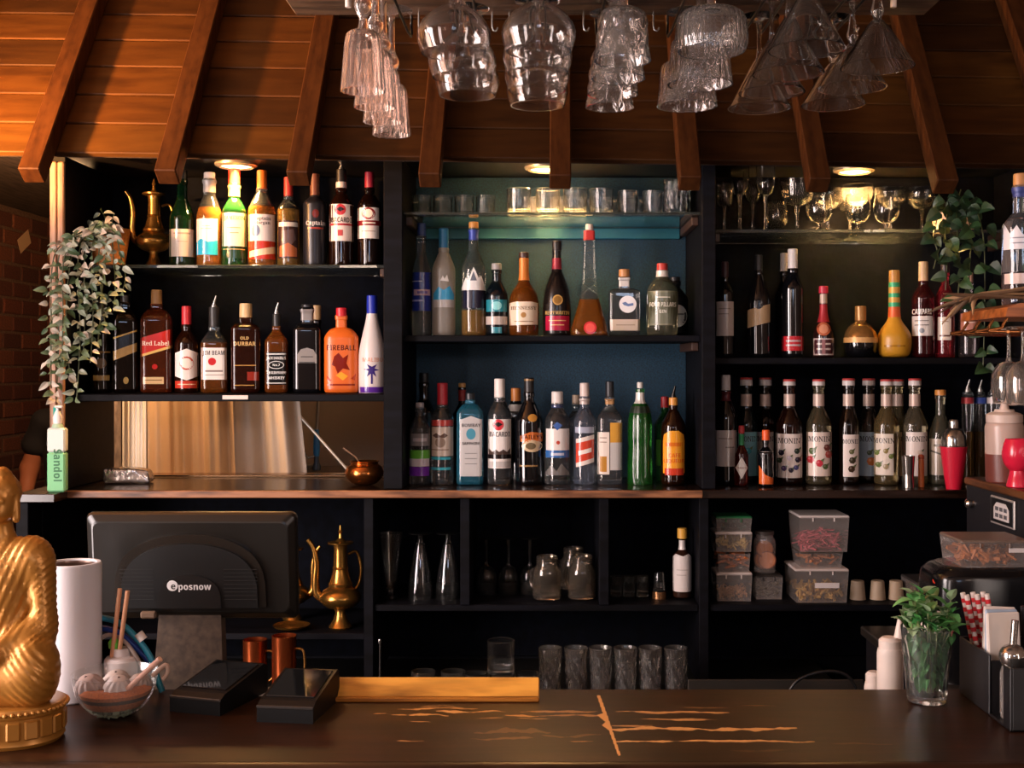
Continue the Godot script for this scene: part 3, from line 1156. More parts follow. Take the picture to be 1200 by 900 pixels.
func build_bar() -> void:
	var x0 := -1.5
	var x1 := 1.17
	var z0 := -1.815
	var z1 := -2.222
	var root := thing("bar_counter", "dark varnished wooden bar counter with worn scratches", "bar counter", Vector3(0, 0, -2.0))
	var W := 2048
	var H := 320
	var im := Image.create(W, H, false, Image.FORMAT_RGB8)
	var n1 := FastNoiseLite.new()
	n1.seed = 5
	n1.frequency = 0.02
	n1.fractal_octaves = 4
	var n2 := FastNoiseLite.new()
	n2.seed = 9
	n2.frequency = 0.008
	var dark := Color("1b0d05")
	var mid := Color("32180a")
	var bare := Color("c48c50")
	# each streak: px from, px to, py, half thickness in px, strength
	var st := [[442, 448, 836, 1.2, 0.8], [463, 472, 838, 1.2, 0.9], [470, 488, 831, 1.2, 0.9], [484, 521, 838, 2.0, 1.0], [488, 517, 830, 1.2, 0.9], [497, 528, 828, 1.0, 0.7], [515, 553, 834, 1.6, 1.0], [548, 588, 834, 1.5, 0.9], [522, 556, 830, 1.2, 0.8], [560, 585, 842, 1.0, 0.6], [596, 627, 838, 1.6, 0.9], [614, 696, 834, 1.6, 0.7], [636, 700, 838, 1.4, 0.7], [470, 492, 868, 1.2, 0.7], [484, 500, 846, 1.2, 0.8], [560, 640, 858, 3.0, 0.35], [556, 620, 866, 2.0, 0.4], [673, 690, 868, 1.2, 0.8], [640, 700, 862, 2.0, 0.4], [610, 640, 842, 1.0, 0.8],
		[726, 850, 835, 1.3, 0.9], [746, 835, 843, 1.2, 0.8], [717, 930, 854, 2.0, 1.0], [725, 950, 869, 1.5, 1.0], [780, 822, 844, 1.0, 0.8], [868, 905, 827, 0.8, 0.5], [800, 850, 829, 0.8, 0.5], [715, 760, 850, 1.0, 0.8], [980, 1040, 872, 1.4, 0.25], [860, 920, 880, 1.4, 0.25]]
	var streaks := []
	for s in st:
		var a := bar_at(s[0], s[2])
		var b := bar_at(s[1], s[2])
		var hz := absf(bar_at(s[0], s[2] + s[3]).z - a.z)
		streaks.append([(a.x - x0) / (x1 - x0) * W, (b.x - x0) / (x1 - x0) * W, (z0 - a.z) / (z0 - z1) * H, hz / (z0 - z1) * H, s[4]])
	var crack := PackedVector2Array()
	for c in [[699, 815], [703, 815], [712, 840], [727, 885], [724, 886], [713, 856], [705, 850], [709, 846], [699, 838], [706, 836]]:
		var a := bar_at(c[0], c[1])
		crack.append(Vector2((a.x - x0) / (x1 - x0) * W, (z0 - a.z) / (z0 - z1) * H))
	for y in H:
		for x in W:
			var g := n1.get_noise_2d(x * 0.25, y * 3.0)
			var c := dark.lerp(mid, clampf(0.45 + 0.7 * g + 0.5 * n2.get_noise_2d(x, y * 2.0), 0.0, 1.0))
			im.set_pixel(x, y, c)
	for s in streaks:
		var xa := int(s[0]) - 6
		var xb := int(s[1]) + 6
		for y in range(maxi(0, int(s[2] - s[3] * 2.5)), mini(H, int(s[2] + s[3] * 2.5) + 1)):
			for x in range(maxi(0, xa), mini(W, xb)):
				var along := clampf(minf(x - s[0] + 6.0, s[1] + 6.0 - x) / 22.0, 0.0, 1.0)
				var wob: float = s[2] + n1.get_noise_2d(x * 0.6, 40.0 + s[2]) * s[3] * 1.6
				var th: float = s[3] * (0.65 + 0.9 * n1.get_noise_2d(x * 1.4, 200.0 + s[2])) * sqrt(along)
				var cover: float = clampf((th - absf(y - wob)) / 1.2 + 0.5, 0.0, 1.0) * s[4]
				if cover > 0.0:
					im.set_pixel(x, y, im.get_pixel(x, y).lerp(bare, cover))
	for y in H:
		for x in range(int(crack[0].x) - 40, int(crack[0].x) + 60):
			if Geometry2D.is_point_in_polygon(Vector2(x, y), crack):
				im.set_pixel(x, y, bare.lerp(Color("d08a4a"), 0.4))
	var m := StandardMaterial3D.new()
	m.albedo_texture = ImageTexture.create_from_image(im)
	m.roughness = 0.36
	m.metallic_specular = 0.32
	var st2 := SurfaceTool.new()
	st2.begin(Mesh.PRIMITIVE_TRIANGLES)
	var o := Vector3(0, 0, -2.0)
	var quad := func(pts: Array, uvs: Array, nn: Vector3) -> void:
		for i in [0, 1, 2, 0, 2, 3]:
			st2.set_normal(nn)
			st2.set_uv(uvs[i])
			st2.add_vertex((pts[i] as Vector3) - o)
	var A := Vector3(x0, BAR, z1)
	var B := Vector3(x1, BAR, z1)
	var C := Vector3(x1, BAR, z0)
	var D := Vector3(x0, BAR, z0)
	var dn := Vector3(0, -0.045, 0)
	quad.call([A, B, C, D], [Vector2(0, 1), Vector2(1, 1), Vector2(1, 0), Vector2(0, 0)], Vector3.UP)
	quad.call([D + dn, C + dn, B + dn, A + dn], [Vector2(0, 0), Vector2(1, 0), Vector2(1, 1), Vector2(0, 1)], Vector3.DOWN)
	quad.call([D, C, C + dn, D + dn], [Vector2(0, 0), Vector2(1, 0), Vector2(1, 0.05), Vector2(0, 0.05)], Vector3.BACK)
	quad.call([B, A, A + dn, B + dn], [Vector2(1, 1), Vector2(0, 1), Vector2(0, 0.95), Vector2(1, 0.95)], Vector3.FORWARD)
	quad.call([A, D, D + dn, A + dn], [Vector2(0, 1), Vector2(0, 0), Vector2(0.01, 0), Vector2(0.01, 1)], Vector3.LEFT)
	quad.call([C, B, B + dn, C + dn], [Vector2(1, 0), Vector2(1, 1), Vector2(0.99, 1), Vector2(0.99, 0)], Vector3.RIGHT)
	part(root, "top", st2.commit(), m)
	var dk := grained("barfront", wood_noise, "1c120c", 0.5, Vector3(4, 0.6, 4))
	part(root, "nosing", tube([Vector3(x0, BAR - 0.0225, z0) - o, Vector3(x1, BAR - 0.0225, z0) - o], 0.0222, 12), grained("nosing", wood_noise, "2a180e", 0.35, Vector3(0.6, 4, 4)))
	pslab(root, "front_panel", Vector3(x0, 0, -1.88) - o, Vector3(x1, BAR - 0.046, -1.90) - o, dk)
	pslab(root, "inner_ledge", Vector3(x0, 0.90, -2.18) - o, Vector3(x1, 0.925, -2.56) - o, mat("3a3835", 0.3, 0.7))
	pslab(root, "rear_panel", Vector3(x0, 0, -2.50) - o, Vector3(x1, 0.899, -2.52) - o, dk)

# ------------------------------------------------------------------ stemware
# a glass with bowl, stem and foot. All heights from the foot's base at y = 0 upwards; bowl: outer points from the stem to the rim
func stem_glass(o: Node3D, foot_r: float, stem: Array, bowl: Array, wall: float, m: Material, seg := 28, opt := {}) -> void:
	var s := V(stem)
	var y_s: float = s[0].y
	var y_b: float = s[s.size() - 1].y
	var mk := str(foot_r) + str(stem) + str(bowl) + str(wall) + str(opt) + str(seg)
	if not meshes.has(mk):
		var foot := V([0, 0, foot_r * 0.96, 0, foot_r, 0.0012, foot_r * 0.96, 0.0024, foot_r * 0.4, y_s * 0.55, s[0].x, y_s, 0, y_s])
		var st: Array = [Vector2(0, y_s)] + curve(s, 3) + [Vector2(0, y_b)]
		var b := curve(V(bowl), 4)
		var outer: Array = [Vector2(0, b[0].y)] + b
		var inner := []
		for i in range(b.size() - 1, 0, -1):
			var q: Vector2 = b[i]
			if q.x > wall * 2.2:
				inner.append(Vector2(q.x - wall, q.y + (wall * 0.6 if i < b.size() - 1 else 0.0)))
		inner.append(Vector2(0, maxf(b[0].y + wall * 2.5, (inner[inner.size() - 1] as Vector2).y - 0.001)))
		meshes[mk] = [lathe(foot, seg), lathe(st, 14, opt.get("stem", {})), lathe(outer + inner, seg, opt)]
	var mm: Array = meshes[mk]
	part(o, "foot", mm[0], m)
	part(o, "stem", mm[1], m)
	part(o, "bowl", mm[2], m)

func build_glass_rack() -> void:
	var top := 2.30
	var wood := grained("rackwood", wood_noise, "5a4434", 0.6, Vector3(0.8, 4, 4), 0.2)
	var zb := 2.21
	var zf := 1.50
	var root := thing("glass_rack", "wooden overhead rack board with black wire rails for stemware", "rack", Vector3(0.15, top, -1.85))
	var x0 := X(346, zb)
	var x1 := X(1084, zb)
	var o := Vector3(0.15, top, -1.85)
	pslab(root, "board", Vector3(x0, top, -zf) - o, Vector3(x1, top + 0.035, -zb) - o, wood, 0.004)
	var wire := mat("0c0c0d", 0.4, 0.3)
	var foot_y := 2.272
	var rows := [["A", -0.2585], ["B", -0.1275], ["C", -0.004], ["D", 0.1235], ["E", 0.256], ["F", 0.39], ["G", 0.523]]
	for r in rows:
		for s in [-1.0, 1.0]:
			var xx: float = r[1] + s * 0.0165
			part(root, "rail", tube(smooth3([Vector3(xx, top, -zf - 0.01) - o, Vector3(xx, foot_y - 0.0085, -zf - 0.03) - o, Vector3(xx, foot_y - 0.0085, -zb + 0.03) - o, Vector3(xx + s * 0.004, foot_y + 0.012, -zb + 0.004) - o, Vector3(xx + s * 0.004, top, -zb + 0.003) - o], 4), 0.0026, 8), wire)
	# small steel hooks along the rear edge, and two pale pegs
	var steel := mat("b9b4ae", 0.25, 0.9)
	for px in [491.0, 577.0, 597.0, 684.0, 741.0, 766.0, 800.0, 1000.0]:
		var h := X(px, 2.19)
		part(root, "hook", tube(smooth3([Vector3(h, top, -2.19) - o, Vector3(h, top - 0.028, -2.19) - o, Vector3(h + 0.006, top - 0.034, -2.19) - o, Vector3(h + 0.010, top - 0.028, -2.19) - o], 4), 0.0018, 8), steel)
	for px in [408.0, 1047.0]:
		var h := X(px, 2.0)
		part(root, "peg", lathe(V([0, -0.048, 0.005, -0.048, 0.005, -0.010, 0.012, -0.006, 0.013, 0.0, 0, 0.0]), 14), mat("c9b9ac", 0.35), Vector3(h, top, -2.0) - o)
	# suspension rods up to the ceiling
	for xx in [x0 + 0.1, x1 - 0.1]:
		part(root, "hanger_rod", tube([Vector3(xx, top + 0.03, -1.8) - o, Vector3(xx, 3.1, -1.8) - o], 0.006, 8), wire)
	# glasses hang foot up
	var clear := glass("f8f6f4", 0.0, 0.008)
	var tinted := glass("f6e6dc", 0.03, 0.05)
	var cut := glass("f4f0ec", 0.01, 0.03)
	hang_row("fluted_goblet", "ribbed tall goblet with ball stem hanging on the rack", "ribbed goblets hanging from the rack", -0.2585, [1.75, 1.86, 1.97, 2.08], foot_y, tinted,
		0.036, [0.006, 0.010, 0.005, 0.03, 0.006, 0.07, 0.012, 0.085, 0.012, 0.098, 0.006, 0.112, 0.008, 0.128], [0.010, 0.128, 0.022, 0.133, 0.027, 0.145, 0.0295, 0.17, 0.0335, 0.2185], 0.0022, 64, {"fl": [16.0, 0.07, 0.136, 0.3]})
	hang_row("balloon_glass", "gin balloon glass in the hanging row of three", "balloon glasses hanging in a row of three", -0.1275, [1.79, 1.94, 2.07], foot_y, clear,
		0.038, [0.006, 0.008, 0.0045, 0.03, 0.0045, 0.06, 0.008, 0.078], [0.010, 0.078, 0.026, 0.086, 0.042, 0.098, 0.053, 0.114, 0.0555, 0.127, 0.0525, 0.141, 0.0485, 0.152], 0.0018, 36)
	hang_row("balloon_glass", "gin balloon glass in the hanging row of four", "balloon glasses hanging in a row of four", -0.004, [1.78, 1.91, 2.03, 2.15], foot_y, clear,
		0.038, [0.006, 0.008, 0.0045, 0.03, 0.0045, 0.06, 0.008, 0.078], [0.010, 0.078, 0.026, 0.086, 0.042, 0.098, 0.053, 0.114, 0.0555, 0.127, 0.0525, 0.141, 0.0485, 0.152], 0.0018, 36)
	hang_row("cut_goblet", "etched straight goblet hanging on the rack", "etched goblets hanging from the rack", 0.1235, [1.78, 1.89, 2.0, 2.1], foot_y, cut,
		0.036, [0.007, 0.010, 0.006, 0.03, 0.007, 0.065, 0.009, 0.086], [0.010, 0.086, 0.028, 0.091, 0.0375, 0.104, 0.0395, 0.13, 0.0425, 0.166], 0.0024, 72, {"dia": [10.0, 0.10, 60.0, 0.098, 0.155]})
	hang_row("cut_coupe", "wide cut-glass coupe with a ribbed rim hanging upside down", "cut-glass coupe", 0.256, [1.78], foot_y, cut,
		0.036, [0.006, 0.010, 0.005, 0.03, 0.005, 0.065, 0.008, 0.088], [0.010, 0.088, 0.036, 0.091, 0.050, 0.101, 0.0535, 0.12, 0.0545, 0.14, 0.050, 0.152], 0.0026, 96, {"fl": [32.0, 0.05, 0.095, 0.148]})
	hang_row("cut_tumbler_goblet", "ribbed crystal goblet hanging behind the wide coupe", "ribbed crystal goblets behind the coupe", 0.257, [1.93, 2.09], foot_y, cut,
		0.036, [0.007, 0.010, 0.006, 0.03, 0.007, 0.06, 0.009, 0.084], [0.010, 0.084, 0.034, 0.089, 0.0465, 0.10, 0.049, 0.13, 0.0525, 0.166], 0.0026, 96, {"fl": [24.0, 0.055, 0.095, 0.155]})
	hang_row("martini_glass", "plain conical martini glass hanging on the rack", "martini glasses hanging from the rack", 0.388, [1.73, 1.87, 2.0, 2.12], foot_y, glass("f8faf9", 0.0, 0.003),
		0.036, [0.006, 0.008, 0.004, 0.03, 0.004, 0.06, 0.005, 0.074], [0.006, 0.074, 0.018, 0.094, 0.0375, 0.13, 0.0555, 0.163], 0.0016, 40)
	hang_row("ribbed_martini_glass", "ribbed martini glass with drop stem hanging", "ribbed martini glasses hanging from the rack", 0.523, [1.86, 2.0, 2.13], foot_y, glass("f8faf9", 0.0, 0.004),
		0.036, [0.006, 0.010, 0.004, 0.03, 0.007, 0.055, 0.0095, 0.068, 0.005, 0.082], [0.008, 0.082, 0.018, 0.094, 0.0375, 0.124, 0.0565, 0.155], 0.0016, 80, {"fl": [40.0, 0.03, 0.09, 0.15]})

func hang_row(called: String, label: String, group: String, x: float, zs: Array, foot_y: float, m: Material, fr: float, stem: Array, bowl: Array, wall: float, seg: int, opt := {}) -> void:
	var first: Node3D
	var i := 0
	for z: float in zs:
		var o: Node3D
		var own := label
		if zs.size() > 1:
			own = "%s, %s from the rear hooks" % [label, ORDINAL[zs.size() - 1 - i]]
		if first == null:
			o = thing(called, own, "glass", Vector3.ZERO, 0.0, group)
			first = o
			stem_glass(o, fr, stem, bowl, wall, m, seg, opt)
		else:
			o = copy_of(first, own, Vector3.ZERO, 0.0, group)
		o.transform = Transform3D(Basis(Vector3.RIGHT, PI) * Basis(Vector3.UP, i * 0.37), Vector3(x + rng.randf_range(-0.002, 0.002), foot_y, -z))
		i += 1

# ------------------------------------------------------------------ bottles
const CLEAR := "eef2f2"
const AMBER := "d98a3c"
const DAMBER := "8a3f14"
const GREEN := "2f7a3a"
const DGREEN := "173f22"

func black_glass() -> StandardMaterial3D:
	return mat("08080b", 0.07, 0.0, 0.6)

# x, top, w and every height in o are photograph pixels at depth z; base is the shelf's height in metres.
# o: g glass, liq [material, fill line], sh shoulder, nk neck, nw neck width, prof [half width, py ...] own outline,
#    sq section exponent, d depth ratio, cap [colour, lower edge, width, rough, metal], foil [[colour, py0, py1] ...], lab label ops, pour
func bottle(called: String, label: String, x: float, top: float, w: float, base: float, z: float, o: Dictionary) -> Node3D:
	var k := z / F
	var R := w * k * 0.5
	var at := Vector3(X(x, z), base + 0.0007, -z)
	var node := thing(called, label, o.get("cat", "bottle"), at, face_cam(at) + o.get("turn", 0.0), o.get("group", ""))
	var yy := func(py: float) -> float: return EYE - (py - CY) * k - base
	var n: float = o.get("sq", 2.0)
	var d: float = o.get("d", 1.0)
	var seg := 32 if n == 2.0 else 48
	var nw: float = o.get("nw", w * 0.4) * k * 0.5
	var g: Material = o.get("g", glass(CLEAR))
	var gl_top: float = yy.call(top)
	if o.has("cap"):
		gl_top = yy.call(o.cap[1]) + 0.004
	var prof := []
	if o.has("prof"):
		var raw := []
		for i in range(0, o.prof.size(), 2):
			raw.append(Vector2(o.prof[i] * k, yy.call(o.prof[i + 1])))
		prof = curve(raw, 4)
		for i in prof.size():
			prof[i] = Vector2(prof[i].x, maxf(prof[i].y, 0.0))
		if prof[0].x > 0.0:
			prof = [Vector2(0, prof[0].y)] + prof
		prof.append(Vector2(0, prof[prof.size() - 1].y))
	else:
		var ysh: float = yy.call(o.sh)
		var ynk: float = yy.call(o.nk)
		prof = V([0, 0.004, R * 0.6, 0.003, R * 0.8, 0.0, R * 0.93, 0.0015, R * 0.99, 0.007, R, 0.014, R, ysh * 0.5, R, ysh - 0.002])
		for i in range(1, 10):
			var t := i / 9.0
			var s := t * t * (3.0 - 2.0 * t)
			s = lerpf(s, 1.0 - sqrt(maxf(0.0, 1.0 - t * t)), o.get("round", 0.35))
			prof.append(Vector2(lerpf(R, nw, s), lerpf(ysh, ynk, t)))
		prof.append_array(V([nw * 0.97, lerpf(ynk, gl_top, 0.6), nw * 0.96, gl_top - 0.016, nw * 1.12, gl_top - 0.014, nw * 1.14, gl_top - 0.004, nw * 1.0, gl_top, 0, gl_top]))
	var opt := {"n": n, "d": d}
	if o.has("fl"):
		opt["fl"] = [o.fl[0], o.fl[1], 0.01, 9.0]
		seg = 64
	var rad := func(y: float) -> float:
		for i in range(2, prof.size()):
			if prof[i].y >= y and prof[i].y > prof[i - 1].y:
				var t: float = clampf((y - prof[i - 1].y) / maxf(1e-6, prof[i].y - prof[i - 1].y), 0.0, 1.0)
				return lerpf(prof[i - 1].x, prof[i].x, t)
		return prof[prof.size() - 2].x
	if o.has("liq"):
		var yf: float = yy.call(o.liq[1])
		var lo := []
		var hi := [Vector2(0, yf), Vector2(rad.call(yf), yf)]
		for p: Vector2 in prof:
			if p.y < yf - 0.0005:
				lo.append(p)
			elif p.y > yf + 0.0005:
				hi.append(p)
		lo.append(Vector2(rad.call(yf), yf))
		lo.append(Vector2(0, yf))
		part(node, "liquid", lathe(lo, seg, opt), o.liq[0])
		part(node, "body", lathe(hi, seg, opt), g)
	else:
		part(node, "body", lathe(prof, seg, opt), g)
	for f in o.get("foil", []):
		var y0: float = yy.call(f[2])
		var y1: float = yy.call(f[1])
		var fp := [Vector2(rad.call(y0), y0)]
		for i in 7:
			var y := lerpf(y0, y1, i / 6.0)
			fp.append(Vector2(rad.call(y) + 0.0008, y))
		fp.append(Vector2(rad.call(y1), y1))
		part(node, "neck_band", lathe(fp, seg, opt), mat(f[0], 0.4, 0.2))
	if o.has("cap"):
		var c: Array = o.cap
		var y0: float = yy.call(c[1])
		var y1: float = yy.call(top)
		var cr: float = (c[2] if c.size() > 2 else 0.0) * k * 0.5
		if cr == 0.0:
			cr = nw * 1.15
		var b := minf(0.0018, (y1 - y0) * 0.2)
		part(node, "cap", lathe(V([cr * 0.6, y0, cr - 0.0005, y0, cr, y0 + 0.001, cr * 0.985, y1 - b, cr * 0.985 - b, y1, 0, y1]), 24), mat(c[0], c[3] if c.size() > 3 else 0.4, c[4] if c.size() > 4 else 0.0))
	if o.has("pour"):
		var y1: float = yy.call(top) - 0.002
		part(node, "pourer", tube([Vector3(0, y1, 0), Vector3(0, y1 + 0.014, 0), Vector3(0.006, y1 + 0.036, 0.004)], [nw * 0.8, 0.0045, 0.003], 10), mat(o.pour, 0.25, 0.9))
	if o.has("lab"):
		var fit := func(px: float, py: float) -> float:
			var r: float = rad.call(py)
			var q := minf(absf(px) / r, 0.985)
			return r * d * pow(1.0 - pow(q, n), 1.0 / n)
		var layer := 0
		for ops in op_groups(o.lab):
			var base_part: MeshInstance3D = null
			var li := layer
			for op in ops:
				var what: String = {"t": "lettering", "e": "emblem", "r": "band", "p": "motif"}[op[0]]
				var lm := label_mesh([op], x, k, yy, fit, R * 0.16, R * 0.84, li)
				if base_part == null:
					base_part = part(node, "lettering" if op[0] == "t" else "label", lm, print_mat())
				else:
					part(base_part, what, lm, print_mat())
				li += 1
			layer += ops.size()
	return node

func build_bottles_left() -> void:
	var z := 3.62
	var S := LEFT_TOP
	var ink := "3a302c"
	bottle("whisky_bottle", "dark green bottle with plain grey label beside the brass ewer", 213.5, 200, 29, S, z, {"g": glass(DGREEN), "sh": 258, "nk": 234, "nw": 12, "cap": ["1c1a18", 212, 12], "lab": [["r", 199.5, 270, 228, 302, "b3a69c"], ["r", 204, 274, 223, 276, "8a7e76"], ["r", 207, 284, 220, 285, "9a8e86"]]})
	bottle("whisky_bottle", "clear whisky bottle with white label above a teal wave", 245.5, 202.5, 29.5, S, z, {"g": glass(CLEAR), "liq": [glass(AMBER), 244], "sh": 256, "nk": 230, "nw": 14, "cap": ["d8c4b4", 211, 13], "foil": [["8f8a88", 212, 226]], "lab": [["r", 230, 258, 255, 300, "e4d6cc"], ["p", [230, 286, 236, 281, 244, 285, 255, 283, 255, 300, 230, 300], "2a9fc0"], ["r", 238, 266, 247, 267, "b09a8c"], ["r", 236, 269, 249, 270, "b09a8c"]]})
	bottle("whisky_bottle", "green whiskey bottle with red cap and cream label", 274.5, 198, 28.5, S, z, {"g": glass(GREEN), "sh": 250, "nk": 234, "nw": 13, "cap": ["c8301c", 217, 13.5], "foil": [["b59a5c", 218, 231]], "lab": [["r", 261, 251, 288, 290, "e6dcc8"], ["t", 275, 257, 4.6, "4a4030", "JAMESON", true], ["r", 267, 268, 282, 269, "8a7a60"], ["r", 269, 274, 280, 275, "8a7a60"], ["r", 262, 292, 287, 304, "1e3a24"], ["r", 262, 293, 287, 294, "b59a5c"]]})
	bottle("rum_bottle", "amber rum bottle with white label over a red band", 307.0, 200, 31.5, S, z, {"g": glass(CLEAR), "liq": [glass(AMBER), 243], "sh": 248, "nk": 226, "nw": 12, "cap": ["d06a1e", 222, 11.5], "lab": [["r", 291.5, 253, 323.5, 286, "dfd2cc"], ["r", 291.5, 284, 323.5, 305, "c4301a"], ["t", 307.5, 258, 3.6, ink, "Captain", true], ["t", 307.5, 263, 3.4, ink, "Morgan", true], ["e", 300, 272, 5, 7, "5a6a88"], ["p", [293, 296, 322, 290, 322, 298, 293, 303], "e8c8a0"]]})
	bottle("rum_bottle", "spiced rum bottle with red cap and dark brown label", 338, 208, 26, S, z, {"g": glass(CLEAR), "liq": [glass("c99a4a"), 246], "sh": 248, "nk": 234, "nw": 10, "cap": ["a82a22", 231, 10.5], "lab": [["r", 325, 260, 349, 304, "3a2620"], ["r", 327, 262, 349, 267, "c8bcb0"], ["p", [330, 272, 344, 270, 347, 282, 340, 290, 331, 286], "5a4640"], ["p", [328, 290, 338, 286, 348, 292, 348, 302, 328, 302], "a85a34"]]})
	bottle("vodka_bottle", "matt black bottle with small white lettering and copper neck", 369, 204, 27, S, z, {"g": mat("232226", 0.28, 0.3), "sh": 240, "nk": 231, "nw": 11, "cap": ["6a3a26", 231, 11], "lab": [["t", 370, 263, 4.8, "d8cfca", "Captain", true], ["e", 370, 252, 4, 5, "6a2a24"], ["r", 361, 268, 379, 270, "9a3a2c"]]})
	bottle("rum_bottle", "dark rum bottle with cream label and a red bat disc, shelf by the divider", 400, 199, 28.5, S, z, {"g": glass("3a1a0c"), "sh": 242, "nk": 228, "nw": 12, "cap": ["1c1816", 222, 12], "pour": "8a8680", "foil": [["cfc0b4", 214, 221]], "lab": [["r", 386.5, 241, 414, 284, "e8d4c8"], ["e", 399, 247.5, 6.5, 6.5, "b8323a"], ["p", [394, 247, 399, 244, 404, 247, 399, 250], "2a1616"], ["t", 400, 259.5, 5.6, ink, "BACARDI"], ["r", 387, 263.5, 414, 266, "a8323a"], ["r", 396, 271, 402, 278, "b84a4a"]]})
	bottle("rum_bottle", "dark rum bottle with red foil neck and white label with a red ribbon", 433, 202, 27.5, S, z, {"g": glass("2a120a"), "sh": 242, "nk": 228, "nw": 11, "cap": ["9a2030", 222, 11], "lab": [["r", 419.5, 245, 444, 281, "ded2c8"], ["e", 432, 252, 8, 7, "8a2c2c"], ["e", 432, 252, 5, 5, "e8d8c4"], ["r", 419.5, 260, 446, 266, "7a1e24"], ["r", 425, 262, 440, 264, "d8c8b4"], ["r", 424, 272, 440, 273, "a89080"]]})
	# second shelf
	S = LEFT_MID
	bottle("whisky_bottle", "dark bottle with gold lettering half hidden by the trailing plant", 119, 352, 25, S, z, {"g": glass("241608"), "sh": 392, "nk": 376, "nw": 11, "cap": ["2a241e", 364, 11], "lab": [["r", 109, 412, 129, 414, "8a6a38"], ["r", 110, 440, 128, 446, "a08248"], ["e", 119, 426, 6, 6, "6a5030"]]})
	bottle("whisky_bottle", "square black whisky bottle with slanted black and gold label", 147, 346, 28, S, z, {"g": glass("1c0f08"), "sq": 5.0, "sh": 378, "nk": 362, "nw": 11, "round": 0.6, "cap": ["15120f", 356, 11], "lab": [["p", [134, 396, 160, 387, 160, 404, 134, 414], "151310"], ["p", [134, 412, 160, 402, 160, 412, 134, 423], "b08a4c"], ["p", [134, 396, 160, 387, 160, 389, 134, 398], "c8a050"], ["e", 148, 446, 3, 4, "a8884c"]]})
	bottle("whisky_bottle", "square amber whisky bottle with slanted red label and wooden stopper", 183.5, 340, 36, S, z, {"g": glass("7a3414"), "sq": 5.0, "sh": 376, "nk": 362, "nw": 13, "round": 0.7, "cap": ["a07848", 358, 12.5], "lab": [["p", [166, 397, 201, 386, 201, 405, 166, 416], "c02a20"], ["p", [166, 416, 201, 405, 201, 408, 166, 419], "d8b060"], ["t", 183, 403, 5.0, "f0dcc0", "Red Label", true], ["r", 169, 442, 192, 450, "c8a878"], ["r", 171, 445, 190, 446, "6a4a28"], ["e", 182, 430, 3, 3, "a82018"]]})
	bottle("rum_bottle", "brown rum bottle with bright red cap and round white label", 218.5, 359, 27.5, S, z, {"g": glass("3c1808"), "sh": 404, "nk": 388, "nw": 11, "cap": ["c0242c", 382, 11], "lab": [["p", [206, 414, 219, 409, 232, 414, 232, 441, 219, 446, 206, 441], "e4d8ce"], ["e", 219, 426, 8, 8, "b84a38"], ["e", 219, 426, 6, 6, "e8dccc"], ["r", 206, 446.5, 232, 455, "c03a28"], ["r", 209, 450, 229, 451, "e8c8a0"]]})
	bottle("bourbon_bottle", "square bourbon bottle with white label and red wax seal", 251, 360, 31, S, z, {"g": glass(CLEAR), "liq": [glass("a05a20"), 402], "sq": 4.0, "sh": 404, "nk": 388, "nw": 12, "cap": ["242220", 384, 12], "pour": "a09c96", "lab": [["r", 237, 408, 265, 445, "ece2d8"], ["t", 251, 414, 5.0, ink, "JIM BEAM"], ["e", 249, 424, 4.5, 4.5, "c02a28"], ["r", 241, 434, 261, 436, "8a7a70"], ["r", 240, 439, 262, 440, "a89a90"]]})
	bottle("whisky_bottle", "square dark brown whisky bottle with tan cap and gold lettering", 288, 356, 34, S, z, {"g": glass("4a1c0c"), "sq": 5.0, "sh": 386, "nk": 379, "nw": 14, "round": 0.8, "cap": ["c8a878", 374, 14.5], "lab": [["t", 287, 397, 3.6, "d0a868", "OLD"], ["t", 287, 403.5, 4.6, "d0a868", "DURBAR"], ["r", 276, 428, 300, 429, "b88848"], ["r", 290, 436, 303, 446, "8a2a1c"], ["r", 276, 451, 298, 452, "b88848"]]})
	bottle("whiskey_bottle", "square whiskey bottle with black label and white lettering, steel pourer", 324, 368, 27, S, z, {"g": glass("a85a20"), "sq": 4.0, "sh": 402, "nk": 388, "nw": 9, "cap": ["1a1816", 384, 9.5], "pour": "b0aca6", "lab": [["r", 311.5, 413, 336.5, 451, "141312"], ["r", 313, 414.5, 335, 416, "d8d4ce"], ["t", 324, 420, 3.2, "e4e0da", "JACK DANIEL'S"], ["e", 324, 428, 9, 4.6, "d8d4ce"], ["e", 324, 428, 8, 3.8, "141312"], ["t", 324, 428, 2.8, "e4e0da", "No.7"], ["t", 324, 436.5, 4.0, "e4e0da", "Tennessee", true], ["t", 324, 443, 3.2, "e4e0da", "WHISKEY"], ["r", 313, 448.5, 335, 449.5, "d8d4ce"]]})
	bottle("rum_bottle", "square black bottle with grey arched label and grey neck paper", 360, 357, 33, S, z, {"g": black_glass(), "sq": 4.5, "sh": 388, "nk": 378, "nw": 14, "round": 0.7, "cap": ["1c1c20", 362, 14], "foil": [["8a8480", 363, 376]], "lab": [["p", [349, 426, 349, 416, 353, 410, 360, 408, 367, 410, 371, 416, 371, 426], "8f8983"], ["r", 353, 418, 367, 419, "3a3836"], ["r", 351, 424.5, 369, 426, "4a4846"]]})
	bottle("whisky_bottle", "bottle with tan cap standing behind the black square bottle", 371, 358, 24, S, z + 0.10, {"g": glass("2a1408"), "sh": 402, "nk": 388, "nw": 10, "cap": ["a88458", 376, 10.5]})
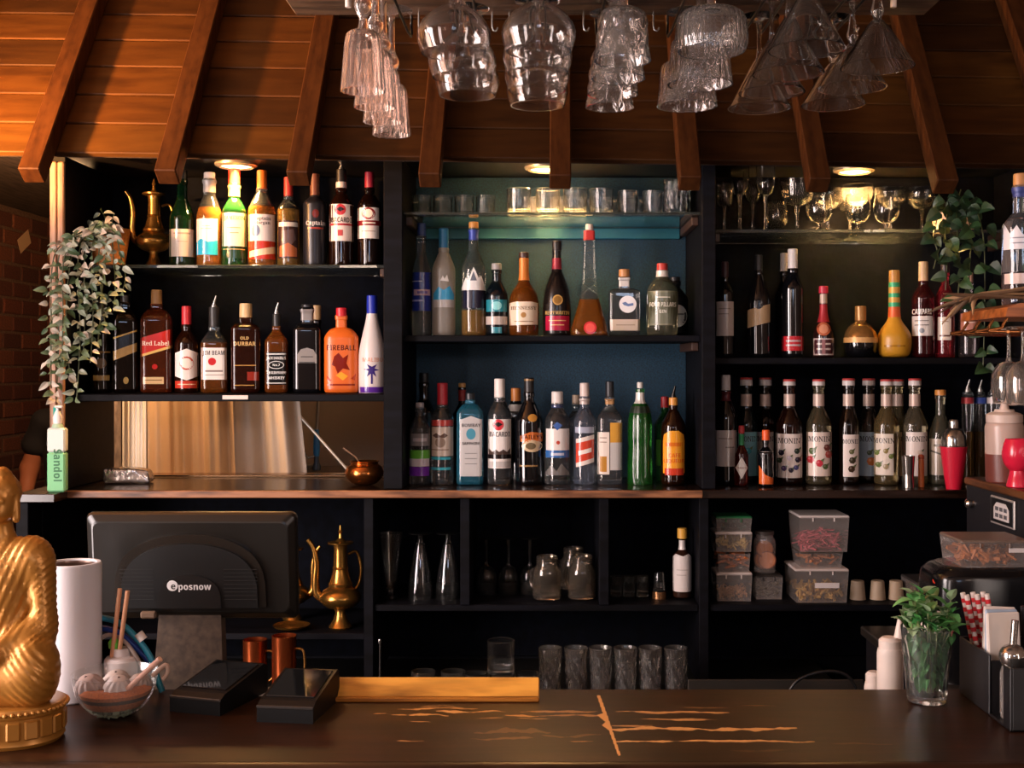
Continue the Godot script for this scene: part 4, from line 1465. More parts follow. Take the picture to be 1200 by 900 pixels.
	bottle("cinnamon_liqueur_bottle", "flat orange wrapped liqueur bottle with red cap", 400, 361, 40, S, z, {"g": mat("d8641e", 0.3), "sq": 2.6, "d": 0.6, "sh": 398, "nk": 384, "nw": 13, "round": 0.8, "cap": ["c81c28", 371, 12.5], "lab": [["t", 400, 408, 6.0, "5a1808", "FIREBALL"], ["p", [392, 418, 397, 414, 402, 420, 408, 416, 406, 426, 410, 434, 402, 432, 396, 438, 393, 430, 389, 428], "7a1c0a"], ["p", [394, 440, 400, 436, 408, 441, 402, 446], "f0a030"], ["r", 384, 450, 416, 452, "8a2a10"], ["p", [383, 440, 389, 446, 385, 448], "b03a10"], ["p", [411, 444, 417, 438, 416, 446], "b03a10"]]})
	bottle("coconut_rum_bottle", "white tapering bottle with royal blue cap and purple base", 436, 346.5, 31, S, z, {"g": mat("d8ccc6", 0.3), "prof": [15.0, 460.2, 15.5, 458, 15.6, 430, 15.0, 412, 11.5, 394, 7.8, 378, 6.2, 368, 6.0, 366], "cap": ["1c2c9c", 368, 12.5], "lab": [["t", 437, 422, 4.6, "d8a088", "MALIBU"], ["p", [436, 430, 442, 427, 439, 432, 445, 434, 439, 435, 441, 442, 436, 437, 430, 442, 432, 435, 426, 433, 433, 432, 430, 427], "3a2a70"], ["r", 434.8, 436, 437, 450, "3a2a70"], ["r", 421, 453.5, 451, 460, "5a2c98"]]})

func build_bottles_center() -> void:
	var z := 3.62
	var S := MID_MID
	var ink := "2e2a2a"
	bottle("vodka_bottle", "tall clear vodka bottle with blue cap and blue label", 494.0, 262, 22.5, S, z, {"g": glass("dfe8f0"), "sh": 322, "nk": 296, "nw": 10, "cap": ["1c3878", 277, 10.5], "lab": [["r", 483, 320, 506, 365, "1d2f86"], ["r", 485, 340, 504, 347, "b89aa8"], ["r", 489, 342, 501, 345, "6a5a98"], ["r", 479, 330, 495, 331, "b8bcd8"], ["r", 478, 352, 496, 354, "9aa4d8"]]})
	bottle("vodka_bottle", "frosted vodka bottle with blue cap and pale blue mountain print", 520, 268, 27, S, z, {"g": mat("8a847a", 0.35), "sh": 318, "nk": 296, "nw": 11, "cap": ["1d6f9c", 292, 11.5], "lab": [["p", [508, 345, 514, 337, 520, 341, 527, 336, 532, 346, 532, 352, 508, 352], "3a9ac8"], ["r", 507, 352, 532, 361, "b8b4b0"], ["p", [516, 330, 519, 324, 521, 328, 524, 323, 526, 331], "dcd8d4"]]})
	bottle("vodka_bottle", "tall clear bottle with gold cap and white mountain print", 555, 260.5, 28.5, S, z, {"g": glass(CLEAR), "liq": [glass("d8a860"), 364], "sh": 318, "nk": 294, "nw": 11, "cap": ["c08038", 268, 11.5], "foil": [["2a3c8c", 270, 282]], "lab": [["p", [541, 338, 546, 326, 549, 329, 555, 314, 561, 327, 564, 324, 569, 338, 569, 341, 541, 341], "d8d4d0"], ["p", [551, 330, 555, 319, 559, 330], "5a5c66"], ["r", 541, 341, 569, 362, "1a1c2c"]]})
	bottle("gin_bottle", "short dark gin bottle with grey cap and teal print", 582, 309, 26.5, S, z, {"g": glass("20303c"), "sh": 348, "nk": 330, "nw": 11, "cap": ["8e8884", 317, 12], "lab": [["r", 570, 352, 594, 366, "2a7f8c"], ["e", 582, 359, 6, 5, "8ad0d0"], ["r", 569.5, 371.5, 594.5, 381, "b8aaa0"], ["r", 576, 384, 588, 391, "3a8a98"]]})
	bottle("cognac_bottle", "amber cognac bottle with long orange foil neck and cream label", 614, 296, 36, S, z, {"g": glass("a85c1c"), "prof": [16, 393.4, 17, 391, 17.6, 378, 18, 358, 15, 344, 8.5, 334, 5.8, 326, 5.4, 305, 5.4, 302], "cap": ["3a2018", 302, 11.5], "foil": [["c8752c", 303, 329]], "lab": [["p", [597, 356, 605, 354.5, 623, 354.5, 630, 356, 630, 381, 597, 382], "dccab0"], ["t", 613.5, 362, 4.0, "5a3a20", "HENNESSY", true], ["e", 613.5, 370, 3.2, 3.2, "a87c48"], ["r", 603, 377, 625, 378, "8a6a48"]]})
	bottle("cognac_bottle", "black cognac bottle with gold medallion and red label", 652.5, 282.7, 33, S, z, {"g": mat("100c0c", 0.22), "prof": [15.5, 393.4, 16.3, 391, 16.6, 375, 16.4, 358, 14, 340, 9.0, 325, 5.6, 316, 5.0, 300, 5.0, 290], "cap": ["1a1414", 294, 11], "foil": [["8a2030", 303, 316]], "lab": [["e", 653.5, 352.5, 6, 6, "c09450"], ["e", 653.5, 352.5, 4.6, 4.6, "8a6430"], ["r", 639.5, 371, 667, 388, "a81c3a"], ["t", 653, 367.5, 4.0, "c09a58", "REMY MARTIN"], ["r", 643, 376, 663, 377, "d8b070"], ["r", 645, 381, 661, 382, "d8b070"]]})
	eiffel_bottle(S, z)
	bottle("gin_bottle", "square clear gin bottle with wooden stopper and round white label", 731.5, 316, 37, S, z, {"g": glass("c8ccd0"), "sq": 6.0, "d": 0.7, "sh": 344, "nk": 338, "nw": 12, "round": 0.9, "cap": ["b07a48", 325, 13], "foil": [["c8c2bc", 326, 336]], "lab": [["e", 735.5, 357.5, 10, 10, "dcd6d2"], ["p", [729, 356, 733, 354.5, 736, 357, 742, 356, 742, 359, 736, 360, 731, 358.5], "5a6a90"], ["r", 715, 375, 750, 388, "bca892"], ["r", 722, 381, 744, 382, "8a7660"]]})
	bottle("gin_bottle", "round shouldered pale gin bottle with olive label and red cap", 776, 309, 37, S, z, {"g": glass("d8d8b8"), "prof": [16, 393.4, 18, 390, 18.6, 378, 18.6, 348, 17, 338, 12, 330, 7.2, 325, 6.8, 318], "cap": ["b8342c", 317, 13], "foil": [["d8cfc4", 317.5, 325]], "lab": [["r", 760, 342, 793, 382, "7c7c66"], ["r", 762, 344, 791, 380, "6c6e5a"], ["t", 776.5, 358, 5.0, "e0dcc8", "FOUR PILLARS"], ["t", 776.5, 366, 3.6, "d8d4c0", "GIN"], ["r", 768, 349, 785, 350, "d8d4c0"]]})
	bottle("gin_bottle", "dark bottle with big round white label behind the olive label", 791, 325, 31, S, z + 0.09, {"g": glass("2a3238"), "sh": 352, "nk": 338, "nw": 12, "cap": ["201c1c", 331, 12], "lab": [["e", 794, 371, 11, 13, "d0cac6"], ["r", 786, 368, 802, 370, "7a7674"]]})
	# lower row on the counter
	S = COUNTER
	bottle("liqueur_bottle", "tall black bottle standing behind the purple and green banded bottle", 497, 437, 25, S, z + 0.1, {"g": black_glass(), "sh": 486, "nk": 468, "nw": 11, "cap": ["121216", 450, 11]})
	bottle("vodka_bottle", "clear bottle with green, white and purple bands", 492.0, 472, 25, S, z - 0.02, {"g": glass("c8ccd0"), "sh": 504, "nk": 488, "nw": 10, "cap": ["a09ca0", 479, 10], "lab": [["r", 480, 508, 504, 522, "7a7678"], ["r", 484, 513, 500, 517, "a8a0a4"], ["r", 480, 527, 504, 537, "5ca838"], ["r", 480, 537, 503, 546, "c4bcc4"], ["r", 480, 546.5, 503, 557, "6a2c9c"]]})
	bottle("vodka_bottle", "clear bottle with red foil cap and cream moustache label", 518.5, 449, 26.5, S, z, {"g": glass(CLEAR), "sh": 492, "nk": 476, "nw": 12, "cap": ["a81c2c", 475, 12.5], "lab": [["r", 506, 492, 531, 499, "a83a34"], ["r", 506, 500, 531, 534, "bfae9e"], ["p", [507, 510, 511, 507, 516, 510, 521, 507, 525, 510, 521, 513, 516, 512, 511, 513], "5a463c"], ["e", 516, 518, 6, 6, "8a7668"], ["r", 503, 535, 528, 538, "3aa0b0"], ["r", 503, 547, 528, 550, "3aa0b0"], ["r", 506, 526, 526, 527, "7a6658"]]})
	bottle("whisky_bottle", "dark bottle with gold cap behind the teal gin bottle", 541.5, 449, 25, S, z + 0.1, {"g": black_glass(), "sh": 492, "nk": 474, "nw": 8, "cap": ["b08448", 455, 8.5], "foil": [["8a2c2c", 457, 470]]})
	bottle("gin_bottle", "square sapphire blue gin bottle with tall white label", 551, 460.7, 32, S, z, {"g": glass("3f9ab8"), "sq": 4.5, "sh": 486, "nk": 473, "nw": 11, "round": 0.7, "cap": ["16181c", 470, 11], "lab": [["r", 539.5, 491, 564.5, 557, "b9b6b4"], ["p", [541, 491, 552, 487, 563, 491], "b9b6b4"], ["t", 552, 498, 3.8, ink, "BOMBAY"], ["e", 552, 508, 5.5, 6.5, "4a8ca0"], ["t", 552, 519, 3.2, ink, "SAPPHIRE"], ["r", 545, 530, 559, 531, "8a8886"], ["r", 545, 536, 559, 537, "8a8886"], ["r", 545, 542, 559, 543, "8a8886"]]})
	bottle("rum_bottle", "white rum bottle with white cap and red bat disc label", 585.5, 444, 28.5, S, z, {"g": glass(CLEAR), "sh": 488, "nk": 470, "nw": 12, "cap": ["d8cec6", 466.5, 12.5], "lab": [["r", 572, 491, 598.5, 548, "e2dad4"], ["e", 584, 497.5, 6.5, 6.5, "c0303a"], ["p", [579, 497, 584, 494, 589, 497, 584, 500], "2a1616"], ["t", 585.3, 508.5, 5.6, ink, "BACARDI"], ["p", [573, 525, 577, 529, 581, 526, 585, 529, 590, 526, 594, 529, 598, 525, 598, 532, 573, 532], "4a3a34"], ["r", 572, 532, 598.5, 537, "171414"], ["r", 572, 540, 598.5, 547, "b8b2ae"]]})
	bottle("liqueur_bottle", "dark bottle with amber cap between the white rum and the cream liqueur", 604.5, 455, 24, S, z + 0.1, {"g": glass("202a30"), "sh": 488, "nk": 470, "nw": 11, "cap": ["b87030", 471, 11.5], "foil": [["b0a8a0", 474, 482]]})
	bottle("cream_liqueur_bottle", "black cream liqueur bottle with orange and cream oval label", 620, 443, 33, S, z, {"g": black_glass(), "sh": 496, "nk": 470, "nw": 11.5, "cap": ["1a1412", 461, 11.5], "foil": [["8a6a40", 444.5, 446.5]], "lab": [["e", 624, 489.5, 5.5, 4.5, "b88038"], ["p", [610, 510, 622, 505.5, 636, 507, 636, 517, 610, 517], "c4672c"], ["t", 623, 511.5, 4.6, "3a140a", "BAILEYS"], ["e", 623.5, 522, 12, 7, "c8b08c"], ["e", 622, 522, 6, 4, "6a5a40"], ["r", 609, 544, 630, 546, "8a6a40"]]})
	bottle("rum_bottle", "clear bottle with white cap, white label and blue ribbon", 653, 459, 30.5, S, z, {"g": glass(CLEAR), "sh": 496, "nk": 478, "nw": 13, "cap": ["cfc6c0", 473.5, 13.5], "foil": [["3a4a80", 474, 478]], "lab": [["r", 640, 502, 667, 527, "d8d0ca"], ["p", [648, 498, 653, 494, 659, 498, 653, 504], "3a5a9c"], ["e", 654, 518, 2.2, 2.2, "b84a3a"], ["r", 639.5, 527, 667, 535.5, "2f5f9c"], ["r", 646, 530, 661, 533, "b8b8c8"], ["p", [639, 553, 646, 544, 652, 551, 658, 542, 667, 553, 667, 556, 639, 556], "6a6662"]]})
	bottle("vodka_bottle", "clear bottle seen between the blue ribbon and red label bottles", 675, 463, 24, S, z + 0.1, {"g": glass(CLEAR), "sh": 498, "nk": 482, "nw": 9, "cap": ["a8927c", 474, 9]})
	bottle("gin_bottle", "clear bottle with white cap and slanted red and white label", 685, 449, 27, S, z, {"g": glass("c4d2ea"), "sh": 496, "nk": 478, "nw": 11, "cap": ["cdbcb4", 466, 11], "foil": [["b8aaa4", 467, 474]], "lab": [["p", [675, 516, 696, 511, 696, 536, 675, 542], "c2402e"], ["p", [675, 514, 696, 509, 696, 514, 675, 519], "d8ccc4"], ["p", [678, 528, 693, 524, 693, 529, 678, 533], "e4d8d0"], ["r", 674, 500, 696, 507, "9aa0b0"], ["p", [675, 542, 696, 536, 696, 541, 675, 547], "d8ccc4"]]})
	bottle("rum_bottle", "clear bottle with a white card label and gold label", 714.5, 447, 30, S, z, {"g": glass(CLEAR), "sq": 3.4, "sh": 492, "nk": 476, "nw": 10, "cap": ["1c1c20", 466, 10], "foil": [["a87c4c", 468, 474]], "lab": [["r", 715, 495, 729, 518, "c8943c"], ["r", 715, 518, 729, 550, "b8b4b0"], ["r", 700, 506, 714, 555, "dcd0c4"], ["r", 703, 534, 711, 552, "b07c34"], ["r", 703, 512, 711, 513, "8a7a6a"], ["r", 703, 517, 711, 518, "8a7a6a"]]})
	bottle("melon_liqueur_bottle", "bright green textured liqueur bottle with white top", 750, 448, 30, S, z, {"g": glass("2f8a34", 0.12), "prof": [14.5, 567.8, 15, 564, 15.2, 540, 14.2, 524, 14.8, 508, 14, 490, 10, 476, 5.4, 470, 5.0, 456], "cap": ["c8c4bc", 455, 7], "foil": [["1c2a1e", 476, 484], ["d0ccc4", 460, 473]], "fl": [10.0, 0.06]})
	bottle("coffee_liqueur_bottle", "brown bottle with rounded yellow label and red lettering", 789, 466, 29, S, z - 0.01, {"g": glass("3a1a08"), "sh": 502, "nk": 480, "nw": 9, "cap": ["c88838", 475, 10.5], "pour": "3a3632", "lab": [["p", [777, 516, 778, 509, 784, 504.5, 795, 504.5, 801, 509, 802, 516, 802, 554, 777, 554], "e0962a"], ["r", 779.5, 518, 799.5, 522.5, "d06a1c"], ["t", 790.5, 533, 4.4, "d0501c", "CAFE"], ["t", 789.5, 539.5, 4.2, "d0501c", "LIQUEUR"], ["r", 779, 548, 801, 556, "c03a24"]]})
	bottle("bitters_bottle", "green bottle with red cap behind the yellow label bottle", 779, 465, 25, S, z + 0.1, {"g": glass(GREEN), "sh": 500, "nk": 484, "nw": 8, "cap": ["a02428", 478, 9], "foil": [["b07830", 466, 470]], "lab": [["r", 769, 515, 789, 545, "4a6a28"]]})

func eiffel_bottle(S: float, z: float) -> void:
	var o := bottle("brandy_bottle", "tower shaped brandy bottle with amber foot and red cap", 690.5, 263, 42, S, z, {"g": glass(CLEAR), "liq": [glass("b0641c"), 352], "sq": 4.0, "prof": [21, 393.4, 21.6, 391, 20, 380, 14.5, 362, 10.5, 345, 8.4, 325, 7.4, 300, 6.6, 282, 6.4, 280], "cap": ["d8c8bc", 270, 9], "foil": [["b8302c", 282, 271]], "lab": [["e", 691.5, 385, 7.4, 7.4, "c8343a"], ["e", 691.5, 385, 5.4, 5.4, "e05a54"]]})
	var k := z / F
	# lattice ribs on the four corners
	for s in [-1.0, 1.0]:
		for t in 5:
			var y0 := EYE - (345 - t * 13 - CY) * k - S
			var w0 := (8.6 - t * 0.5) * k
			part(o, "lattice_rib", tube([Vector3(-s * w0, y0, w0 * 0.92), Vector3(s * w0 * 0.95, y0 + 12 * k, w0 * 0.90)], 0.0011, 6), glass(CLEAR))

func syrup(label: String, x: float, top: float, w: float, z: float, tint: String, fruit: Array, face: String, lx0: float, lx1: float, ly0 := 506.0, ly1 := 557.0) -> void:
	var ops := [["r", lx0, ly0, lx1, ly1, face]]
	var c := (lx0 + lx1) * 0.5
	ops.append(["t", c, ly0 + 8, minf(6.2, (lx1 - lx0) * 0.27), "3a3634", "MONIN", true])
	for f in fruit:
		var fx: float = c + f[0]
		var fy: float = ly0 + f[1]
		var fr: float = f[2]
		ops.append(["p", [fx, fy - fr * 0.7, fx + fr * 1.5, fy - fr * 1.5, fx + fr * 0.9, fy - fr * 0.1], "5a6a48"])
		ops.append(["p", [fx - fr, fy, fx - fr * 0.7, fy - fr * 0.8, fx + fr * 0.1, fy - fr, fx + fr * 0.9, fy - fr * 0.5, fx + fr, fy + fr * 0.3, fx + fr * 0.3, fy + fr, fx - fr * 0.6, fy + fr * 0.8], f[3]])
		ops.append(["e", fx - fr * 0.3, fy - fr * 0.3, fr * 0.32, fr * 0.32, Color(f[3] as String).lightened(0.25).to_html(false)])
	bottle("syrup_bottle", label, x, top, w, COUNTER, z, {"g": glass(tint), "sh": 500, "nk": 478, "nw": 12.5, "cap": ["c8c2be", 452, 14.5], "foil": [["bfa79a", 462, 476]], "lab": ops + [["r", x - 5, top + 2, x + 5, top + 2.2, "c8c2be"]], "group": "syrup bottles on the counter"}).get_node("cap").material_override = mat("cfc6c2", 0.4)
	# red top disc of the cap
	var o: Node3D = get_child(get_child_count() - 1)
	var k := z / F
	var y1 := EYE - (top - CY) * k - COUNTER
	part(o, "cap_top", lathe(V([0, y1, 7.3 * k, y1, 7.4 * k, y1 + 0.003, 6.6 * k, y1 + 0.006, 0, y1 + 0.006]), 24), mat("b83a38", 0.45))

func build_bottles_right() -> void:
	var z := 3.62
	var S := RIGHT_MID
	var ink := "2e2a2a"
	bottle("wine_bottle", "dark wine bottle with white label next to the divider, upper shelf", 849.5, 307, 22, S, z, {"g": black_glass(), "sh": 346, "nk": 330, "nw": 8, "cap": ["3a1c22", 326, 8.5], "lab": [["r", 839.5, 354, 859.5, 394, "b4aaa4"], ["r", 842, 362, 856, 363, "7a706a"], ["r", 842, 368, 854, 369, "7a706a"]]})
	bottle("wine_bottle", "dark wine bottle with a slanted tan paper band", 889, 299, 28, S, z, {"g": black_glass(), "sh": 356, "nk": 322, "nw": 8.5, "cap": ["1a1818", 318, 9], "lab": [["p", [876, 364, 902, 357, 902, 378, 876, 385], "b09470"], ["e", 889, 358, 5, 5, "14141a"]]})
	bottle("wine_bottle", "dark bottle with white capsule behind the red square label", 918.5, 297, 22, S, z + 0.1, {"g": black_glass(), "sh": 348, "nk": 330, "nw": 8.5, "cap": ["c4bcb8", 319, 9]})
	bottle("wine_bottle", "dark bottle with white capsule and square red label", 929, 292, 25, S, z, {"g": black_glass(), "sh": 340, "nk": 320, "nw": 11, "cap": ["cfc8c4", 316, 11.5], "lab": [["r", 917, 394.5, 941.5, 411.5, "b8242c"], ["r", 921, 399, 938, 401, "b8a8a8"], ["r", 921, 404, 938, 406, "b8a8a8"]]})
	bottle("liqueur_bottle", "small red liqueur bottle with copper seal and dark framed plate", 965, 335.5, 24, S, z, {"g": glass("3a0c10"), "prof": [12, 418.8, 12.4, 416, 12.4, 396, 11, 388, 7, 378, 4.4, 366, 4.0, 352, 4.0, 346], "cap": ["b81c38", 344, 11], "foil": [["b8a090", 345, 356], ["a02028", 357, 378]], "lab": [["e", 965, 386, 8, 8, "a8583a"], ["e", 965, 386, 5.4, 5.4, "c8886a"], ["r", 953.5, 397, 976.5, 416.5, "b8a8a4"], ["r", 955, 398.5, 975, 415, "3a1418"], ["r", 957, 402.5, 973, 404.5, "b8a8a0"], ["r", 957, 408.5, 973, 410.5, "b8a8a0"], ["r", 963, 398.5, 967, 415, "8a5a5c"]]})
	bottle("liqueur_bottle", "round gold and black decanter bottle with amber stopper", 1008.5, 359, 39, S, z, {"g": mat("a87a44", 0.2, 0.7), "liq": [black_glass(), 402], "prof": [13, 418.8, 17, 415, 19.3, 405, 18.6, 393, 13.5, 383, 7.2, 378, 6.3, 374], "cap": ["9a6a34", 376, 13, 0.3, 0.3], "foil": [["c8985c", 396, 402]]})
	bottle("advocaat_bottle", "round yellow flask bottle with green and orange striped neck", 1048, 317, 39, S, z, {"g": mat("c08a26", 0.35), "prof": [13, 418.8, 17.4, 415, 19.6, 404, 18.8, 393, 14, 384, 8.5, 376, 6.6, 366, 6.2, 330, 6.2, 326], "cap": ["b8823c", 331, 12.5], "foil": [["2e9c6c", 331.5, 337], ["d09a48", 337, 344], ["2e9c6c", 344, 349], ["d09a48", 349, 355], ["2e9c6c", 355, 360], ["d05a28", 360, 372]], "lab": [["r", 1036, 405, 1060, 407, "9a6a1c"]]})
	bottle("aperitif_bottle", "red bitter bottle with cream cap and white arched lettering", 1082, 307, 26, S, z, {"g": glass("5a1018"), "sh": 350, "nk": 334, "nw": 10, "cap": ["c8a880", 330, 11], "lab": [["t", 1080, 366, 6.2, "e4dcd4", "CAMPARI"], ["r", 1068, 371, 1092, 394, "d0c8c2"], ["r", 1072, 376, 1088, 377, "5a5450"], ["r", 1072, 381, 1088, 382, "5a5450"], ["e", 1080, 388, 3, 3, "7a8088"]]})
	bottle("aperitif_bottle", "rose red aperitif bottle with small white label", 1107.5, 308, 22.5, S, z, {"g": glass("b0303c"), "sh": 352, "nk": 334, "nw": 9, "cap": ["2a1c20", 320, 10], "lab": [["r", 1099, 372, 1114, 399, "d8c8b8"], ["r", 1102, 377, 1111, 378, "8a6a5a"], ["r", 1101, 393, 1113, 395, "5a3a34"]]})
	bottle("aperitif_bottle", "clear bottle with orange label below the ivy leaves", 1135.5, 320, 24, S, z, {"g": glass("c8bcc0"), "sh": 362, "nk": 346, "nw": 9, "cap": ["b89080", 332, 9], "lab": [["r", 1126, 368, 1145, 390, "b0705c"], ["r", 1130, 378, 1142, 379, "e0c8b8"]]})
	# counter row
	S = COUNTER
	bottle("wine_bottle", "dark wine bottle with white cap and white label at the counter's divider", 850.5, 439.6, 26, S, z, {"g": black_glass(), "sh": 492, "nk": 468, "nw": 10, "cap": ["c8c0bc", 458, 11], "foil": [["5a1c24", 459, 470]], "lab": [["r", 838.5, 504, 862.5, 546, "c0b6b0"], ["r", 842, 513, 858, 514, "7a706a"], ["r", 850, 523, 860, 524.5, "8a807a"]]})
	bottle("hot_sauce_bottle", "tiny hot sauce bottle with green neck and diamond label", 869, 499, 16, S, z - 0.06, {"g": glass("5a1410"), "sh": 534, "nk": 522, "nw": 5.5, "cap": ["a02428", 508, 7], "foil": [["1f7a4a", 509, 522]], "lab": [["p", [862, 548, 869, 535, 876, 548, 869, 561], "cfc6c0"], ["p", [864.5, 548, 869, 539, 873.5, 548, 869, 557], "d8d2cc"], ["t", 869, 548, 1.9, "7a3a34", "TABASCO"]]})
	bottle("orange_bitters_bottle", "small bottle with orange cap and white and orange label", 897.5, 504, 18.5, S, z - 0.07, {"g": black_glass(), "sh": 532, "nk": 524, "nw": 7, "cap": ["e0561c", 516, 9], "lab": [["r", 889.5, 529, 906, 566, "d4cac4"], ["p", [889.5, 545, 897, 556, 906, 560, 906, 567, 889.5, 567], "d0602a"], ["p", [890, 531, 893, 531, 899, 548, 897, 550], "3a3634"]]})
	syrup("syrup bottle with teal label behind the diamond label sauce bottle", 874.5, 445, 26, z + 0.075, "203838", [[0, 22, 4, "3a8a90"]], "6a9aa0", 865, 888)
	syrup("syrup bottle behind the small orange capped bottle", 897, 445, 26, z + 0.14, "2a1c18", [[-6, 24, 3, "3a5a4a"], [4, 30, 3, "7a3a34"]], "b8ada6", 884, 906)
	syrup("syrup bottle with dark blackberry and leaf drawings on its label", 925, 447, 31, z, "3a1c14", [[-9, 22, 3.4, "2a2434"], [-11, 31, 3.2, "3a4a34"], [9, 20, 3.4, "2a3a30"], [10, 30, 3.4, "2a2434"], [-6, 40, 3.2, "4a3a5a"], [2, 42, 3.0, "2a2434"], [8, 39, 3.0, "4a4a7a"], [0, 28, 3.0, "c8bcc8"]], "d8ccc4", 909.5, 939.5, 508, 559)
	syrup("syrup bottle with red strawberry drawings on its label", 959.5, 447, 30, z, "a89a78", [[-8, 22, 4, "4a5a34"], [-10, 32, 4.4, "a8343a"], [9, 18, 4, "6a3a30"], [11, 26, 4.4, "b04a44"], [0, 36, 4.2, "b83440"], [7, 40, 3.2, "4a5a34"]], "d4c4b8", 945.5, 974)
	syrup("syrup bottle with a narrow white label of dark coffee beans", 994.5, 446, 24, z, "2a1a12", [[0, 20, 3, "5a5a3a"], [1, 30, 4, "3a3424"], [0, 40, 4, "3a2a1c"]], "d8ccc4", 988, 1007, 509, 558)
	syrup("syrup bottle with pale blue label of a peach", 1018, 446, 26, z + 0.08, "4a4038", [[0, 24, 3, "4a5a44"], [2, 34, 5, "c8743c"]], "9ab0c0", 1007, 1030)
	syrup("syrup bottle with cream label of hazelnut leaves", 1039, 447, 29, z, "b09a6a", [[-8, 22, 3.2, "6a7a44"], [2, 20, 3, "8a7a4a"], [8, 26, 3, "6a7a44"], [-6, 36, 3.4, "5a6a3c"], [2, 38, 3.2, "9a8a6a"]], "d8cec0", 1024.5, 1046.5, 508, 556)
	syrup("clear syrup bottle behind the hazelnut syrup", 1052, 447, 24, z + 0.10, "b8a878", [[0, 26, 3, "c89a5a"]], "b8a894", 1042, 1060)
	syrup("syrup bottle with plain white vanilla label behind the steel jigger", 1072, 446, 29, z, "c0b496", [[4, 24, 3.2, "c8b8a8"], [4, 32, 3, "8a9a6a"]], "d8cec6", 1062, 1085.5)
	bottle("rum_bottle", "clear bottle with orange cap and pale beige label", 1102, 457, 27, S, z, {"g": glass("c8c6a8"), "sh": 512, "nk": 486, "nw": 11, "cap": ["c8843c", 463.5, 12.5], "lab": [["r", 1089.5, 514, 1114, 556, "a89a88"], ["r", 1094, 520, 1111, 523, "6a6050"], ["p", [1091, 527, 1102, 530.5, 1113, 527, 1113, 529, 1102, 532.5, 1091, 529], "4a443c"]]})
	for t in [["clear tube bottle with red band beside the squeeze bottle", 1134.0, "a8323a", 0.0], ["clear tube bottle with blue band beside the squeeze bottle", 1148.5, "2c4aa0", 0.02], ["clear tube bottle with pale band beside the squeeze bottle", 1164.0, "b8aca8", 0.0]]:
		bottle("bitters_bottle", t[0], t[1], 458, 13.5, COUNTER, 3.68 + t[3], {"g": glass("c4cace"), "liq": [glass("8a6a3a"), 506], "sh": 466, "nk": 462, "nw": 11, "round": 0.9, "cap": ["9a989a", 461, 8, 0.25, 0.9], "foil": [[t[2], 466, 473]], "pour": "b0aeac"})

# ------------------------------------------------------------------ glasses on the shelves
func tumbler_mesh(h: float, rb: float, rt: float, wall := 0.0026, foot := 0.010, opt := {}, seg := 32) -> ArrayMesh:
	var key := "tumbler %s %s %s %s %s %s" % [h, rb, rt, wall, foot, opt]
	if not meshes.has(key):
		var p := [Vector2(0, 0.001), Vector2(rb * 0.85, 0.0), Vector2(rb * 0.97, 0.0015), Vector2(rb, 0.005)]
		var nr := 26 if opt.has("dia") else 6
		for i in range(1, nr):
			p.append(Vector2(lerpf(rb, rt, i / float(nr)), lerpf(0.005, h, i / float(nr))))
		p.append_array(V([rt, h - 0.001, rt - wall * 0.5, h, rt - wall, h - 0.001]))
		var iw: float = wall + (rb * opt.dia[1] if opt.has("dia") else 0.0)
		for i in range(5, 0, -1):
			p.append(Vector2(lerpf(rb, rt, i / 6.0) - iw, maxf(foot + 0.003, lerpf(0.005, h, i / 6.0))))
		p.append_array(V([rb - iw - 0.004, foot, 0, foot]))
		meshes[key] = lathe(p, seg, opt)
	return meshes[key]

func stand(called: String, label: String, mesh: Mesh, m: Material, px: float, z: float, y: float, group := "", cat := "glass", spin := 0.0) -> MeshInstance3D:
	return solo(called, mesh, m, label, cat, Vector3(X(px, z), y + 0.0007, -z), Vector3(0, spin, 0), group)

